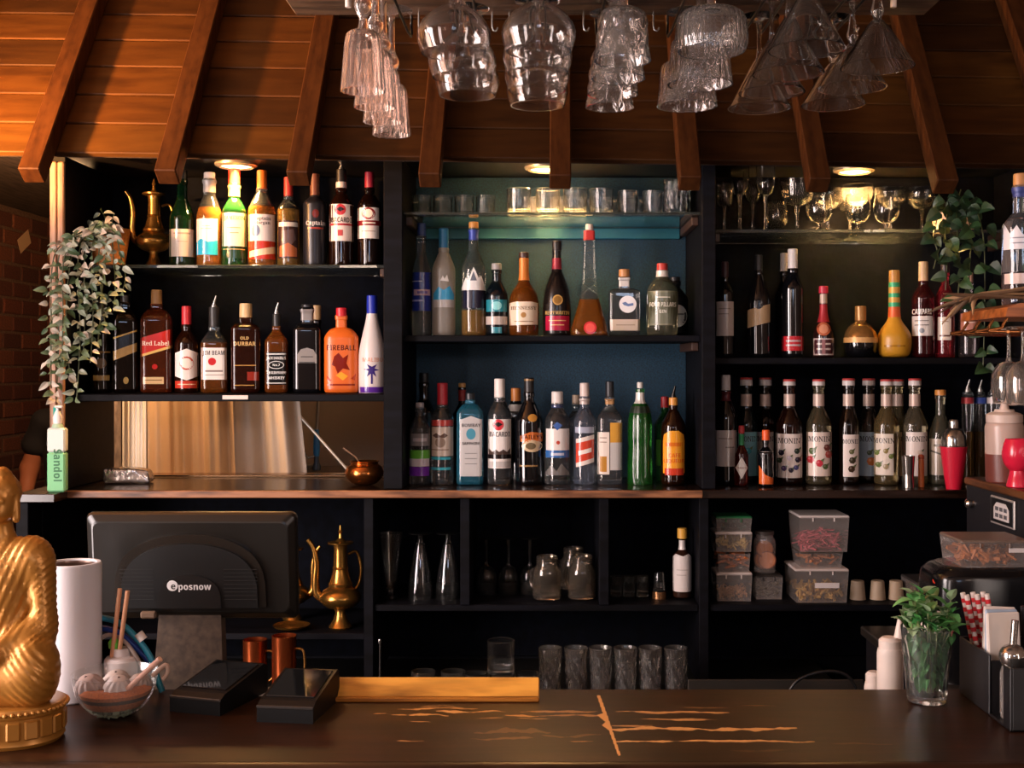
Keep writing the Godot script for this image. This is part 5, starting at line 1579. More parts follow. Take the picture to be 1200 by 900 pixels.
func build_shelf_glasses() -> void:
	var clear := glass("f4f5f4", 0.0, 0.004)
	var hob := {"fl": [22.0, 0.045, 0.008, 0.066]}
	var t1 := tumbler_mesh(0.080, 0.0345, 0.0375, 0.0026, 0.011, hob, 66)
	for px in [608.0, 642.0, 674.0, 705.0]:
		stand("tumbler", "large dimpled tumbler under the spotlight, %s from the tall cut glasses" % ORDINAL[[705.0, 674.0, 642.0, 608.0].find(px)], t1, clear, px, 3.60, MID_TOP, "dimpled tumblers under the spotlight")
	var t2 := tumbler_mesh(0.074, 0.029, 0.031, 0.0026, 0.011, hob, 66)
	for px in [494.0, 519.0, 544.0, 569.0]:
		stand("tumbler", "small dimpled tumbler on the dim end, %s from the bright tumblers" % ORDINAL[[569.0, 544.0, 519.0, 494.0].find(px)], t2, clear, px, 3.70, MID_TOP, "small tumblers on the dim end of the glass shelf")
	for px in [736.0, 765.0]:
		stand("tumbler", "small dimpled front tumbler, %s from the tall cut glasses" % ORDINAL[[765.0, 736.0].find(px)], t2, clear, px, 3.60, MID_TOP, "small tumblers beside the tall cut glasses")
	for px in [625.0, 656.0, 686.0, 716.0, 745.0]:
		stand("tumbler", "dimpled tumbler in the back row, %s from the tall cut glasses" % ORDINAL[[745.0, 716.0, 686.0, 656.0, 625.0].find(px)], t2, clear, px, 3.745, MID_TOP, "tumblers in the back row of the glass shelf")
	var t3 := tumbler_mesh(0.103, 0.025, 0.028, 0.003, 0.012, {"dia": [8.0, 0.12, 80.0, 0.010, 0.09]}, 64)
	stand("cut_glass", "tall cut glass at the end of the glass shelf, front one", t3, clear, 788.0, 3.57, MID_TOP)
	stand("cut_glass", "tall cut glass at the end of the glass shelf, rear one", t3, clear, 799.0, 3.66, MID_TOP)
	# champagne shelf
	var S := RIGHT_TOP
	var coupe := [0.006, 0.008, 0.0045, 0.03, 0.0045, 0.06, 0.007, 0.080]
	var coupe_b := [0.009, 0.080, 0.026, 0.088, 0.042, 0.104, 0.048, 0.125, 0.0485, 0.148]
	for c in [[970.0, 3.725], [1004.5, 3.65], [1043.5, 3.70]]:
		up_glass("champagne_coupe", "champagne coupe glowing below the spotlight, %s from the ivy" % ORDINAL[[1043.5, 1004.5, 970.0].find(c[0])], "bright champagne coupes", c[0], c[1], S, 0.034, coupe, coupe_b)
	up_glass("champagne_coupe", "champagne coupe in the back row near the ivy", "", 1080.0, 3.70, S, 0.034, coupe, coupe_b)
	up_glass("champagne_coupe", "champagne coupe half hidden behind the canopy batten", "", 996.0, 3.79, S, 0.034, coupe, coupe_b)
	up_glass("sherry_coupe", "wide cut coupe with upright rim beside the flutes", "", 934.0, 3.66, S, 0.034, [0.006, 0.008, 0.0045, 0.03, 0.006, 0.06, 0.008, 0.086], [0.010, 0.086, 0.030, 0.094, 0.044, 0.112, 0.0475, 0.135, 0.051, 0.166], {"fl": [28.0, 0.04, 0.10, 0.15]})
	var flute := [0.006, 0.008, 0.0042, 0.03, 0.0042, 0.085, 0.007, 0.110]
	var flute_b := [0.008, 0.110, 0.020, 0.118, 0.027, 0.135, 0.029, 0.165, 0.0275, 0.208]
	for c in [[867.0, 3.60], [897.0, 3.60]]:
		up_glass("champagne_flute", "tall champagne flute in front, %s from the cabinet divider" % ORDINAL[[867.0, 897.0].find(c[0])], "tall flutes on the dim end of the shelf", c[0], c[1], S, 0.032, flute, flute_b)
	up_glass("champagne_flute", "tall champagne flute in the back row between the two front flutes", "", 882.0, 3.74, S, 0.032, flute, flute_b)
	up_glass("wine_glass", "small wine glass beside the cabinet divider", "", 849.0, 3.66, S, 0.030, [0.005, 0.008, 0.004, 0.03, 0.004, 0.07, 0.006, 0.085], [0.008, 0.085, 0.020, 0.092, 0.026, 0.11, 0.027, 0.13, 0.025, 0.155])
	var gob := [0.006, 0.008, 0.006, 0.014, 0.007, 0.022]
	var gob_b := [0.009, 0.022, 0.026, 0.030, 0.037, 0.048, 0.039, 0.070, 0.036, 0.092, 0.033, 0.106]
	for c in [[909.0, 3.72], [960.0, 3.55], [1005.0, 3.56], [1039.0, 3.56]]:
		up_glass("round_goblet", "short round goblet among the coupes, %s from the ivy" % ORDINAL[[1039.0, 1005.0, 960.0, 909.0].find(c[0])], "round goblets behind the coupes", c[0], c[1], S, 0.030, gob, gob_b)
	# low shelf, middle bay
	S = LOW_SHELF
	var pil := [0.007, 0.008, 0.007, 0.02, 0.009, 0.03]
	var pil_b := [0.012, 0.030, 0.018, 0.045, 0.023, 0.08, 0.030, 0.13, 0.0365, 0.195]
	up_glass("pilsner_glass", "tall footed beer glass standing upright on the low shelf", "", 458.0, 3.58, S, 0.034, pil, pil_b)
	for px in [492.7, 525.0]:
		var o := up_glass("pilsner_glass", "footed beer glass upside down, %s from the upright beer glass" % ORDINAL[[492.7, 525.0].find(px)], "upturned footed beer glasses", px, 3.58, S, 0.036, pil, [0.012, 0.030, 0.020, 0.06, 0.030, 0.11, 0.0365, 0.16, 0.038, 0.195])
		o.transform = Transform3D(Basis(Vector3.RIGHT, PI), Vector3(X(px, 3.58), S + 0.195, -3.58))
	var gray := glass("d4d6d2", 0.0, 0.012)
	for px in [570.0, 595.5, 621.0]:
		var o := up_glass("wine_glass", "dim wine glass upside down, %s from the mason jars" % ORDINAL[[621.0, 595.5, 570.0].find(px)], "upturned wine glasses on the low shelf", px, 3.66, S, 0.033, [0.005, 0.008, 0.004, 0.03, 0.004, 0.07, 0.006, 0.085], [0.008, 0.085, 0.022, 0.093, 0.031, 0.115, 0.032, 0.14, 0.029, 0.17], {}, gray)
		o.transform = Transform3D(Basis(Vector3.RIGHT, PI), Vector3(X(px, 3.66), S + 0.17, -3.66))
	mason_jar("mason jar mug with a handle, front one of the pair", 641.0, 3.56)
	mason_jar("mason jar mug with ribbed wall beside the cabinet divider", 682.0, 3.57)
	mason_jar("mason jar mug in the back between the two front jars", 672.0, 3.72)
	var shot := tumbler_mesh(0.062, 0.018, 0.022, 0.003, 0.014, {"fl": [10.0, 0.08, 0.004, 0.05]}, 40)
	for px in [722.0, 737.0, 753.0]:
		stand("shot_glass", "small fluted shot glass, %s from the paper wrapped bottle" % ORDINAL[[753.0, 737.0, 722.0].find(px)], shot, gray, px, 3.60, S, "fluted shot glasses on the low shelf")
	var jig := thing("steel_based_shot_glass", "shot glass with a copper base beside the paper wrapped bottle", "glass", Vector3(X(772.5, 3.57), S, -3.57))
	part(jig, "base", lathe(V([0, 0, 0.021, 0, 0.0212, 0.002, 0.020, 0.022, 0, 0.022]), 24), mat("b08058", 0.25, 0.9))
	part(jig, "glass_cup", lathe(V([0, 0.0225, 0.0185, 0.0225, 0.0165, 0.05, 0.0145, 0.078, 0.0125, 0.078, 0.0145, 0.05, 0.016, 0.03, 0, 0.03]), 24), gray)
	bottle("bitters_bottle", "small bitters bottle wrapped in white paper with yellow cap", 799.5, 619, 23, S, 3.58, {"g": mat("2a1810", 0.2), "prof": [10, 697.8, 11, 695, 11.2, 655, 10, 650, 6, 646, 3.8, 642, 3.6, 632], "cap": ["d09a3c", 631, 11.5], "foil": [["d0c6c0", 633, 644]], "lab": [["p", [788.6, 692, 788.6, 652, 792, 648.5, 800, 650.5, 807, 648.5, 810.4, 652, 810.4, 692], "d4cac4"], ["r", 793, 666, 806, 667, "b0a49c"], ["r", 793, 672, 804, 673, "b0a49c"]]})
	# worktop row behind the bar
	S = WORKTOP
	var cry := tumbler_mesh(0.165, 0.029, 0.0335, 0.0030, 0.012, {"dia": [9.0, 0.13, 75.0, 0.012, 0.140]}, 72)
	for px in [645.0, 675.0, 704.0, 733.0, 762.0, 792.0]:
		stand("crystal_highball", "cut crystal highball behind the bar, %s from the steel splash panel" % ORDINAL[[792.0, 762.0, 733.0, 704.0, 675.0, 645.0].find(px)], cry, glass("f6f0ea", 0.0, 0.025), px, 3.30, S, "crystal highball glasses behind the bar", "glass", px)
	var low := tumbler_mesh(0.120, 0.030, 0.033, 0.003, 0.012)
	for px in [557.0, 588.0, 619.0]:
		stand("straight_tumbler", "straight tumbler below the stacked one, %s from the crystal highballs" % ORDINAL[[619.0, 588.0, 557.0].find(px)], low, clear, px, 3.20, S, "straight tumblers under the stacked one")
	for px in [496.0, 531.0]:
		stand("straight_tumbler", "straight tumbler behind the wood strip, %s from the bar spoon" % ORDINAL[[496.0, 531.0].find(px)], low, gray, px, 3.22, S, "tumblers behind the golden wood strip")
	stand("ribbed_tumbler", "ribbed tumbler stacked on top of the straight tumblers", tumbler_mesh(0.088, 0.036, 0.037, 0.003, 0.012, {"fl": [30.0, 0.03, 0.008, 0.08]}, 120), clear, 587.0, 3.20, S + 0.12)
	var sp := thing("bar_spoon", "thin steel bar spoon standing upright behind the wood strip", "spoon", Vector3(X(445, 3.2), S, -3.2))
	part(sp, "rod", tube([Vector3(0, 0.0, 0), Vector3(0.001, 0.2, 0)], 0.0025, 8), mat("a8a4a0", 0.2, 0.95))
	part(sp, "knob", lathe(V([0, 0.198, 0.004, 0.2, 0.0045, 0.206, 0.003, 0.211, 0, 0.212]), 12), mat("c8c4c0", 0.2, 0.95))
	solo("brass_dish", lathe(V([0, 0, 0.02, 0, 0.034, 0.008, 0.035, 0.011, 0.032, 0.010, 0.018, 0.003, 0, 0.003]), 24), mat("b07a3c", 0.25, 0.9), "small brass dish in front of the crystal highballs", "dish", Vector3(X(758, 3.05), S + 0.001, -3.05))

func up_glass(called: String, label: String, group: String, px: float, z: float, y: float, fr: float, stem: Array, bowl: Array, opt := {}, m: Material = null) -> Node3D:
	var o := thing(called, label, "glass", Vector3(X(px, z), y, -z), 0.0, group)
	stem_glass(o, fr, stem, bowl, 0.0017, m if m else glass("f6f4ee", 0.0, 0.004), 84 if opt.has("fl") else 32, opt)
	return o

func mason_jar(label: String, px: float, z: float) -> void:
	var o := thing("mason_jar", label, "jar", Vector3(X(px, z), LOW_SHELF, -z), -0.7)
	var m := glass("e0d4c4", 0.0, 0.03)
	part(o, "jar_body", lathe(V([0, 0.004, 0.03, 0.0, 0.040, 0.004, 0.0425, 0.014, 0.0425, 0.075, 0.040, 0.09, 0.033, 0.10, 0.031, 0.104, 0.031, 0.128, 0.0295, 0.13, 0.028, 0.128, 0.028, 0.104, 0.037, 0.088, 0.0395, 0.075, 0.0395, 0.014, 0.03, 0.009, 0, 0.009]), 32), m)
	for i in 3:
		part(o, "thread_ring", lathe(V([0.0308, 0.107 + i * 0.007, 0.0328, 0.109 + i * 0.007, 0.0308, 0.111 + i * 0.007]), 32), m)
	part(o, "handle", tube(smooth3([Vector3(-0.041, 0.082, 0), Vector3(-0.056, 0.082, 0), Vector3(-0.064, 0.062, 0), Vector3(-0.060, 0.035, 0), Vector3(-0.042, 0.022, 0)], 5), 0.0045, 10), m)

# ------------------------------------------------------------------ things on the left shelves and in the hatch
func ewer(label: String, px: float, base: float, z: float, s: float, flip := 1.0) -> void:
	var o := thing("brass_ewer", label, "ewer", Vector3(X(px, z), base, -z))
	var brass := mat("b0803e", 0.24, 0.92)
	var sc := func(a: Array) -> Array: return V(a).map(func(q): return q * s)
	part(o, "pedestal", lathe(sc.call([0, 0, 0.028, 0, 0.030, 0.004, 0.026, 0.010, 0.018, 0.022, 0.013, 0.040, 0.014, 0.05, 0, 0.05]), 28), brass)
	part(o, "belly", lathe(curve(sc.call([0, 0.048, 0.015, 0.048, 0.034, 0.054, 0.050, 0.068, 0.053, 0.082, 0.044, 0.096, 0.030, 0.106, 0.026, 0.112]), 3) + sc.call([0, 0.112]), 32), brass)
	part(o, "neck", lathe(sc.call([0, 0.108, 0.030, 0.108, 0.031, 0.114, 0.027, 0.118, 0.022, 0.135, 0.018, 0.15, 0.021, 0.153, 0.018, 0.157, 0.016, 0.20, 0.018, 0.212, 0.032, 0.216, 0.033, 0.220, 0.018, 0.222, 0, 0.222]), 28), brass)
	part(o, "finial", lathe(sc.call([0, 0.221, 0.014, 0.222, 0.006, 0.230, 0.004, 0.242, 0.007, 0.247, 0.004, 0.252, 0.002, 0.262, 0, 0.264]), 16), brass)
	var sp := [Vector3(-0.040, 0.074, 0), Vector3(-0.060, 0.088, 0), Vector3(-0.064, 0.12, 0), Vector3(-0.062, 0.165, 0), Vector3(-0.070, 0.205, 0), Vector3(-0.084, 0.226, 0)]
	part(o, "spout", tube(smooth3(sp.map(func(q): return Vector3(q.x * flip, q.y, q.z) * s), 4), range(21).map(func(i): return lerpf(0.013, 0.006, minf(1.0, i / 16.0)) * s), 12), brass)
	var hd := [Vector3(0.020, 0.185, 0), Vector3(0.045, 0.19, -0.01), Vector3(0.060, 0.155, -0.01), Vector3(0.056, 0.115, -0.01), Vector3(0.042, 0.092, 0)]
	part(o, "handle", tube(smooth3(hd.map(func(q): return Vector3(q.x * flip * 0.8, q.y, q.z - 0.02) * s), 4), 0.004 * s, 8), brass)

func build_left_shelf_things() -> void:
	ewer("brass ewer with a curved spout on the top shelf beside the plant", 180.5, LEFT_TOP, 3.66, 1.04)
	# crumpled foil packet
	var k := 3.66 / F
	var noise := FastNoiseLite.new()
	noise.seed = 3
	noise.frequency = 60.0
	var f := func(p: Vector3) -> float:
		var q := Vector3(absf(p.x) - 0.062, absf(p.y - 0.026) - 0.016, absf(p.z) - 0.03)
		var d := Vector3(maxf(q.x, 0), maxf(q.y, 0), maxf(q.z, 0)).length() + minf(maxf(q.x, maxf(q.y, q.z)), 0.0) - 0.008
		return d + 0.006 * absf(noise.get_noise_3dv(p)) + 0.012 * clampf((p.x - 0.02) / 0.05, 0.0, 1.0) * clampf((p.y - 0.02) / 0.03, 0.0, 1.0)
	solo("foil_packet", nets(f, Vector3(-0.085, -0.004, -0.05), Vector3(0.085, 0.062, 0.05), 0.0045), mat("c8c0ba", 0.22, 0.85), "crumpled silver foil packet lying in the serving hatch", "packet", Vector3(X(151, 3.66), COUNTER - 0.002, -3.66), Vector3(0, 0.1, 0))
	# copper pot with a spoon
	var pot := thing("copper_pot", "round hammered copper pot with a spoon beside the divider", "pot", Vector3(X(427, 3.60), COUNTER, -3.60))
	var cop := mat("b06a34", 0.2, 0.95)
	part(pot, "bowl", lathe(curve(V([0, 0.0, 0.03, 0.002, 0.050, 0.018, 0.058, 0.036, 0.052, 0.054, 0.043, 0.062, 0.041, 0.066, 0.046, 0.072]), 4) + V([0.043, 0.072, 0.038, 0.066, 0.040, 0.06, 0.049, 0.052, 0.054, 0.036, 0.045, 0.02, 0, 0.006]), 36), cop)
	part(pot, "spoon", tube([Vector3(0.01, 0.03, 0), Vector3(-0.025, 0.085, 0.01), Vector3(-0.062, 0.112, 0.012)], [0.004, 0.003, 0.0045], 8), mat("c09878", 0.25, 0.9))
	# hand sanitiser on the counter's end
	var sz := 3.40
	var at := Vector3(X(67.5, sz), COUNTER, -sz)
	var c := thing("sanitiser_bottle", "tall hand sanitiser bottle of green gel with a white pump", "pump bottle", at, 0.12)
	var sk := sz / F
	var bh := 75.0 * sk
	part(c, "gel", box(20.5 * sk, bh * 0.62, 0.034, 0.005, true), mat("7cc08c", 0.25))
	part(c, "body", box(20.5 * sk, bh * 0.38, 0.034, 0.005, true), mat("d0d4cc", 0.3), Vector3(0, bh * 0.62, 0))
	part(c, "shoulder", lathe(V([0.0, bh, 0.017, bh, 0.013, bh + 0.010, 0.010, bh + 0.014, 0, bh + 0.014]), 20), mat("9ab8a0", 0.3))
	part(c, "pump", lathe(V([0, bh + 0.012, 0.012, bh + 0.012, 0.013, bh + 0.03, 0.007, bh + 0.045, 0.004, bh + 0.05, 0.004, bh + 0.058, 0, bh + 0.058]), 20), mat("ddd6d0", 0.35))
	part(c, "nozzle", box(0.022, 0.007, 0.009, 0.002), mat("ddd6d0", 0.35), Vector3(0.004, bh + 0.060, 0.004))
	part(c, "lettering", text_mesh("Sandol", 0.021), mat("2f6a44", 0.6), Vector3(0.004, bh * 0.42, 0.0176), Vector3(0, 0, -PI / 2))
	solo("teal_cloth", box(0.014, 0.034, 0.012, 0.004), mat("1d9a8c", 0.7), "small teal clip hanging on the pale front post", "clip", Vector3(-1.392, Y(483, 3.43), -3.434))

func build_lower_left_things() -> void:
	ewer("brass ewer with a curved spout on the low shelf behind the till screen", 399.0, LOW_LEFT, 3.55, 1.16)
	ewer("second brass ewer half hidden behind the till screen", 343.0, LOW_LEFT, 3.66, 1.0, -1.0)
	solo("brass_tray", lathe(V([0, 0, 0.03, 0, 0.05, 0.008, 0.054, 0.014, 0.05, 0.012, 0.03, 0.004, 0, 0.004]), 28), mat("a87838", 0.25, 0.9), "small brass tray on the low shelf next to the ewers", "tray", Vector3(X(353, 3.5) - 0.035, LOW_LEFT, -3.53))
	for c in [[299.0, 3.40, 0.105, "copper mug beside the till stand, shorter one"], [333.0, 3.36, 0.125, "tall polished copper mug behind the card terminals"]]:
		var o := thing("copper_mug", c[3], "mug", Vector3(X(c[0], c[1]), WORKTOP, -c[1]))
		var h: float = c[2] + 0.06
		part(o, "cup", lathe(V([0, 0, 0.030, 0, 0.034, 0.004, 0.034, h - 0.003, 0.0345, h, 0.032, h, 0.0315, 0.006, 0, 0.006]), 28), mat("b0552c", 0.25, 0.9))
		part(o, "handle", tube(smooth3([Vector3(0.033, h * 0.8, 0), Vector3(0.055, h * 0.75, 0), Vector3(0.056, h * 0.4, 0), Vector3(0.033, h * 0.25, 0)], 4), 0.004, 8), mat("a8763c", 0.25, 0.9))

# ------------------------------------------------------------------ food boxes on the low shelf, right bay
func food_box(label: String, x0: float, x1: float, y0: float, y1: float, z: float, depth: float, base: float, lid: String, stuff: Array, tag := []) -> float:
	var k := z / F
	var w := (x1 - x0) * k
	var h := (y1 - y0) * k
	var o := thing("food_box", label, "container", Vector3(X((x0 + x1) * 0.5, z), base, -z))
	var t := Tris.new()
	var wt := 0.0016
	t.box(Vector3(-w * 0.46, 0, -depth * 0.46), Vector3(w * 0.46, wt, depth * 0.46))
	# sloping walls
	for s in [-1.0, 1.0]:
		t.quad(Vector3(s * w * 0.46, 0, -depth * 0.46), Vector3(s * w * 0.46, 0, depth * 0.46), Vector3(s * w * 0.495, h - 0.006, depth * 0.495), Vector3(s * w * 0.495, h - 0.006, -depth * 0.495), Vector3(s, 0, 0))
		t.quad(Vector3(-w * 0.46, 0, s * depth * 0.46), Vector3(w * 0.46, 0, s * depth * 0.46), Vector3(w * 0.495, h - 0.006, s * depth * 0.495), Vector3(-w * 0.495, h - 0.006, s * depth * 0.495), Vector3(0, 0, s))
	part(o, "tub", t.mesh(), pane("cbbfb8", 0.16, 0.12))
	if lid != "":
		part(o, "lid", box(w, 0.008, depth, 0.003), mat(lid, 0.4), Vector3(0, h - 0.004, 0))
		for s in [-0.22, 0.2]:
			part(o, "clip", box(0.004, 0.012, 0.003, 0.001), mat(lid, 0.4), Vector3(s * w, h - 0.012, depth * 0.5))
	# contents: many small curled pieces
	var r := RandomNumberGenerator.new()
	r.seed = hash(label)
	var ct := Tris.new()
	var fill: float = stuff[1]
	var size: float = stuff[2]
	var long: float = stuff[3]
	for i in int(stuff[4]):
		var xf := Transform3D(Basis.from_euler(Vector3(r.randf() * TAU, r.randf() * TAU, r.randf() * TAU) if long < 2.0 else Vector3(r.randf_range(-0.5, 0.5), r.randf() * TAU, r.randf_range(-0.6, 0.6))), Vector3(r.randf_range(-0.38, 0.38) * w, wt + size * 0.7 + r.randf() * h * fill, r.randf_range(-0.38, 0.40) * depth))
		var e := Vector3(size * minf(long, w / size * 0.35), size * 0.3, size * r.randf_range(0.4, 0.7))
		ct.box(-e * 0.5, e * 0.5, xf)
	var cm := part(o, "contents", ct.mesh(), mat(stuff[0], 0.6))
	cm.set_meta("kind", "stuff")
	if tag.size():
		part(o, "paper_tag", box((tag[1] - tag[0]) * k, (tag[3] - tag[2]) * k, 0.001, 0.0003), mat("cfc6c2", 0.6), Vector3((((tag[0] + tag[1]) - (x0 + x1)) * 0.5) * k, (y1 - (tag[2] + tag[3]) * 0.5) * k, depth * 0.487))
	return base + h

func build_lower_right_things() -> void:
	var S := LOW_SHELF
	var z := 3.58
	var y := food_box("clear box of pale grains at the bottom of the small stack", 836, 878, 665, 698, z, 0.11, S, "bdb0a8", ["a87850", 0.35, 0.007, 1.0, 240])
	y = food_box("clear box of dried orange peel in the small stack", 838, 876, 641, 665, z, 0.10, y, "", ["b0602a", 0.6, 0.016, 2.2, 40])
	y = food_box("clear box of yellow chips under the green lidded box", 835, 878, 618, 641, z, 0.11, y, "bdb0a8", ["a88a4a", 0.5, 0.012, 1.6, 70])
	food_box("small box with a green lid on top of the stack", 836, 878, 600, 618, z, 0.10, y, "1c5c34", ["20382a", 0.5, 0.012, 1.6, 40])
	y = food_box("dark box of dried herbs under the jar of orange slices", 882, 914, 668, 696, z + 0.02, 0.09, S, "2a2624", ["4a4030", 0.6, 0.010, 2.4, 90])
	var jar := thing("orange_slice_jar", "clear jar of dried orange slices on the herb box", "jar", Vector3(X(896, z + 0.02), y, -z - 0.02))
	part(jar, "jar_body", lathe(V([0, 0, 0.030, 0, 0.033, 0.004, 0.034, 0.09, 0.031, 0.105, 0.027, 0.108, 0.027, 0.116, 0.0255, 0.116, 0.0255, 0.107, 0.030, 0.1, 0.0322, 0.09, 0.0315, 0.005, 0, 0.004]), 28), pane("cbbfb8", 0.08, 0.05))
	for s in [[-0.011, 0.036, 0.3], [0.013, 0.040, -0.4], [0.0, 0.072, 0.1]]:
		var sl := part(jar, "orange_slice", lathe(V([0, -0.002, 0.024, -0.002, 0.026, 0.0, 0.024, 0.002, 0, 0.002]), 20), mat("b5652a", 0.5), Vector3(s[0] * 0.4, s[1], s[0]), Vector3(PI / 2 - 0.2, s[2], 0))
		part(sl, "rind", lathe(V([0.024, -0.0025, 0.0268, -0.0015, 0.0268, 0.0015, 0.024, 0.0025, 0.0235, 0.0]), 20), mat("7a3a14", 0.6))
	part(jar, "jar_lid", lathe(V([0, 0.116, 0.028, 0.116, 0.028, 0.126, 0, 0.126]), 24), mat("3a302a", 0.4))
	y = food_box("large clear box of yellow chips with a white paper tag", 925, 987, 660, 699, z, 0.16, S, "c0b4ae", ["a8803c", 0.28, 0.014, 1.8, 110], [948, 976, 676, 682])
	y = food_box("low clear box of orange peel between the two large boxes", 932, 982, 641, 660, z, 0.12, y, "4a403a", ["a8602c", 0.45, 0.016, 2.2, 40])
	food_box("large clear box of pink straws and shreds on top of the tall stack", 930, 988, 599, 641, z, 0.15, y, "cbc0ba", ["b8505a", 0.4, 0.010, 7.0, 90])
	var cup := V([0, 0.055, 0.017, 0.055, 0.019, 0.053, 0.0235, 0.004, 0.024, 0.0, 0.022, 0.0, 0.017, 0.050, 0, 0.051])
	for px in [1005.0, 1028.5, 1050.0]:
		var o := stand("paper_cup", "small beige cup upside down, %s from the box of nuts" % ORDINAL[[1050.0, 1028.5, 1005.0].find(px)], lathe(cup, 28), mat("a8937a", 0.5), px, 3.56, S, "upturned beige cups", "cup")
		o.name = o.name
	y = food_box("flat clear box of roasted nuts with a white paper tag", 1064, 1110, 672, 700, 3.52, 0.14, S, "3a3634", ["8a5a2a", 0.3, 0.009, 1.2, 160], [1070, 1104, 681, 687])
	solo("ribbed_tin", lathe(V([0, 0, 0.026, 0, 0.026, 0.026, 0.024, 0.028, 0, 0.028]), 40, {"fl": [20.0, 0.05, 0.002, 0.024]}), mat("8a7f76", 0.4, 0.6), "small ribbed tin on the box of nuts", "tin", Vector3(X(1090, 3.52), y, -3.52))
	# steel jigger, copper strip and red shaker on the counter
	var jg := thing("steel_jigger", "polished steel jigger in front of the vanilla syrup", "jigger", Vector3(X(1064.5, 3.50), COUNTER, -3.50))
	part(jg, "lower_cup", lathe(V([0, 0, 0.0175, 0, 0.018, 0.002, 0.016, 0.04, 0, 0.04]), 28), mat("a8a29c", 0.15, 0.95))
	part(jg, "upper_cup", lathe(V([0, 0.04, 0.016, 0.04, 0.019, 0.093, 0.0195, 0.095, 0.0175, 0.095, 0.014, 0.045, 0, 0.044]), 28), mat("a8a29c", 0.15, 0.95))
	var mu := thing("orange_muddler", "slim orange muddler standing between the steel jigger and the shaker", "muddler", Vector3(X(1079.5, 3.53), COUNTER, -3.53))
	part(mu, "shaft", lathe(V([0, 0, 0.0085, 0, 0.009, 0.002, 0.0085, 0.07, 0.0075, 0.082, 0, 0.084]), 20), mat("b8622a", 0.45))
	part(mu, "head", lathe(V([0, 0.083, 0.0088, 0.083, 0.0092, 0.092, 0.006, 0.096, 0, 0.097]), 20), mat("8a3a1c", 0.45))
	var sh := thing("cocktail_shaker", "steel cocktail shaker with a bright red tapered cup", "shaker", Vector3(X(1117.5, 3.478), COUNTER, -3.478))
	var red := mat("c81e38", 0.3)
	part(sh, "cup", lathe(curve(V([0, 0, 0.019, 0.0, 0.022, 0.006, 0.030, 0.06, 0.0375, 0.118, 0.0385, 0.122]), 3) + V([0, 0.122]), 36), red, Vector3.ZERO, Vector3.ZERO, "red tapered cup")
	part(sh, "strainer", lathe(curve(V([0.0355, 0.122, 0.036, 0.13, 0.033, 0.155, 0.024, 0.172, 0.0145, 0.178]), 4) + V([0, 0.178]), 36), mat("b0aaa2", 0.16, 0.95))
	part(sh, "top_cap", lathe(V([0, 0.176, 0.0145, 0.178, 0.0142, 0.196, 0.011, 0.202, 0, 0.203]), 28), mat("b8b2aa", 0.16, 0.95))

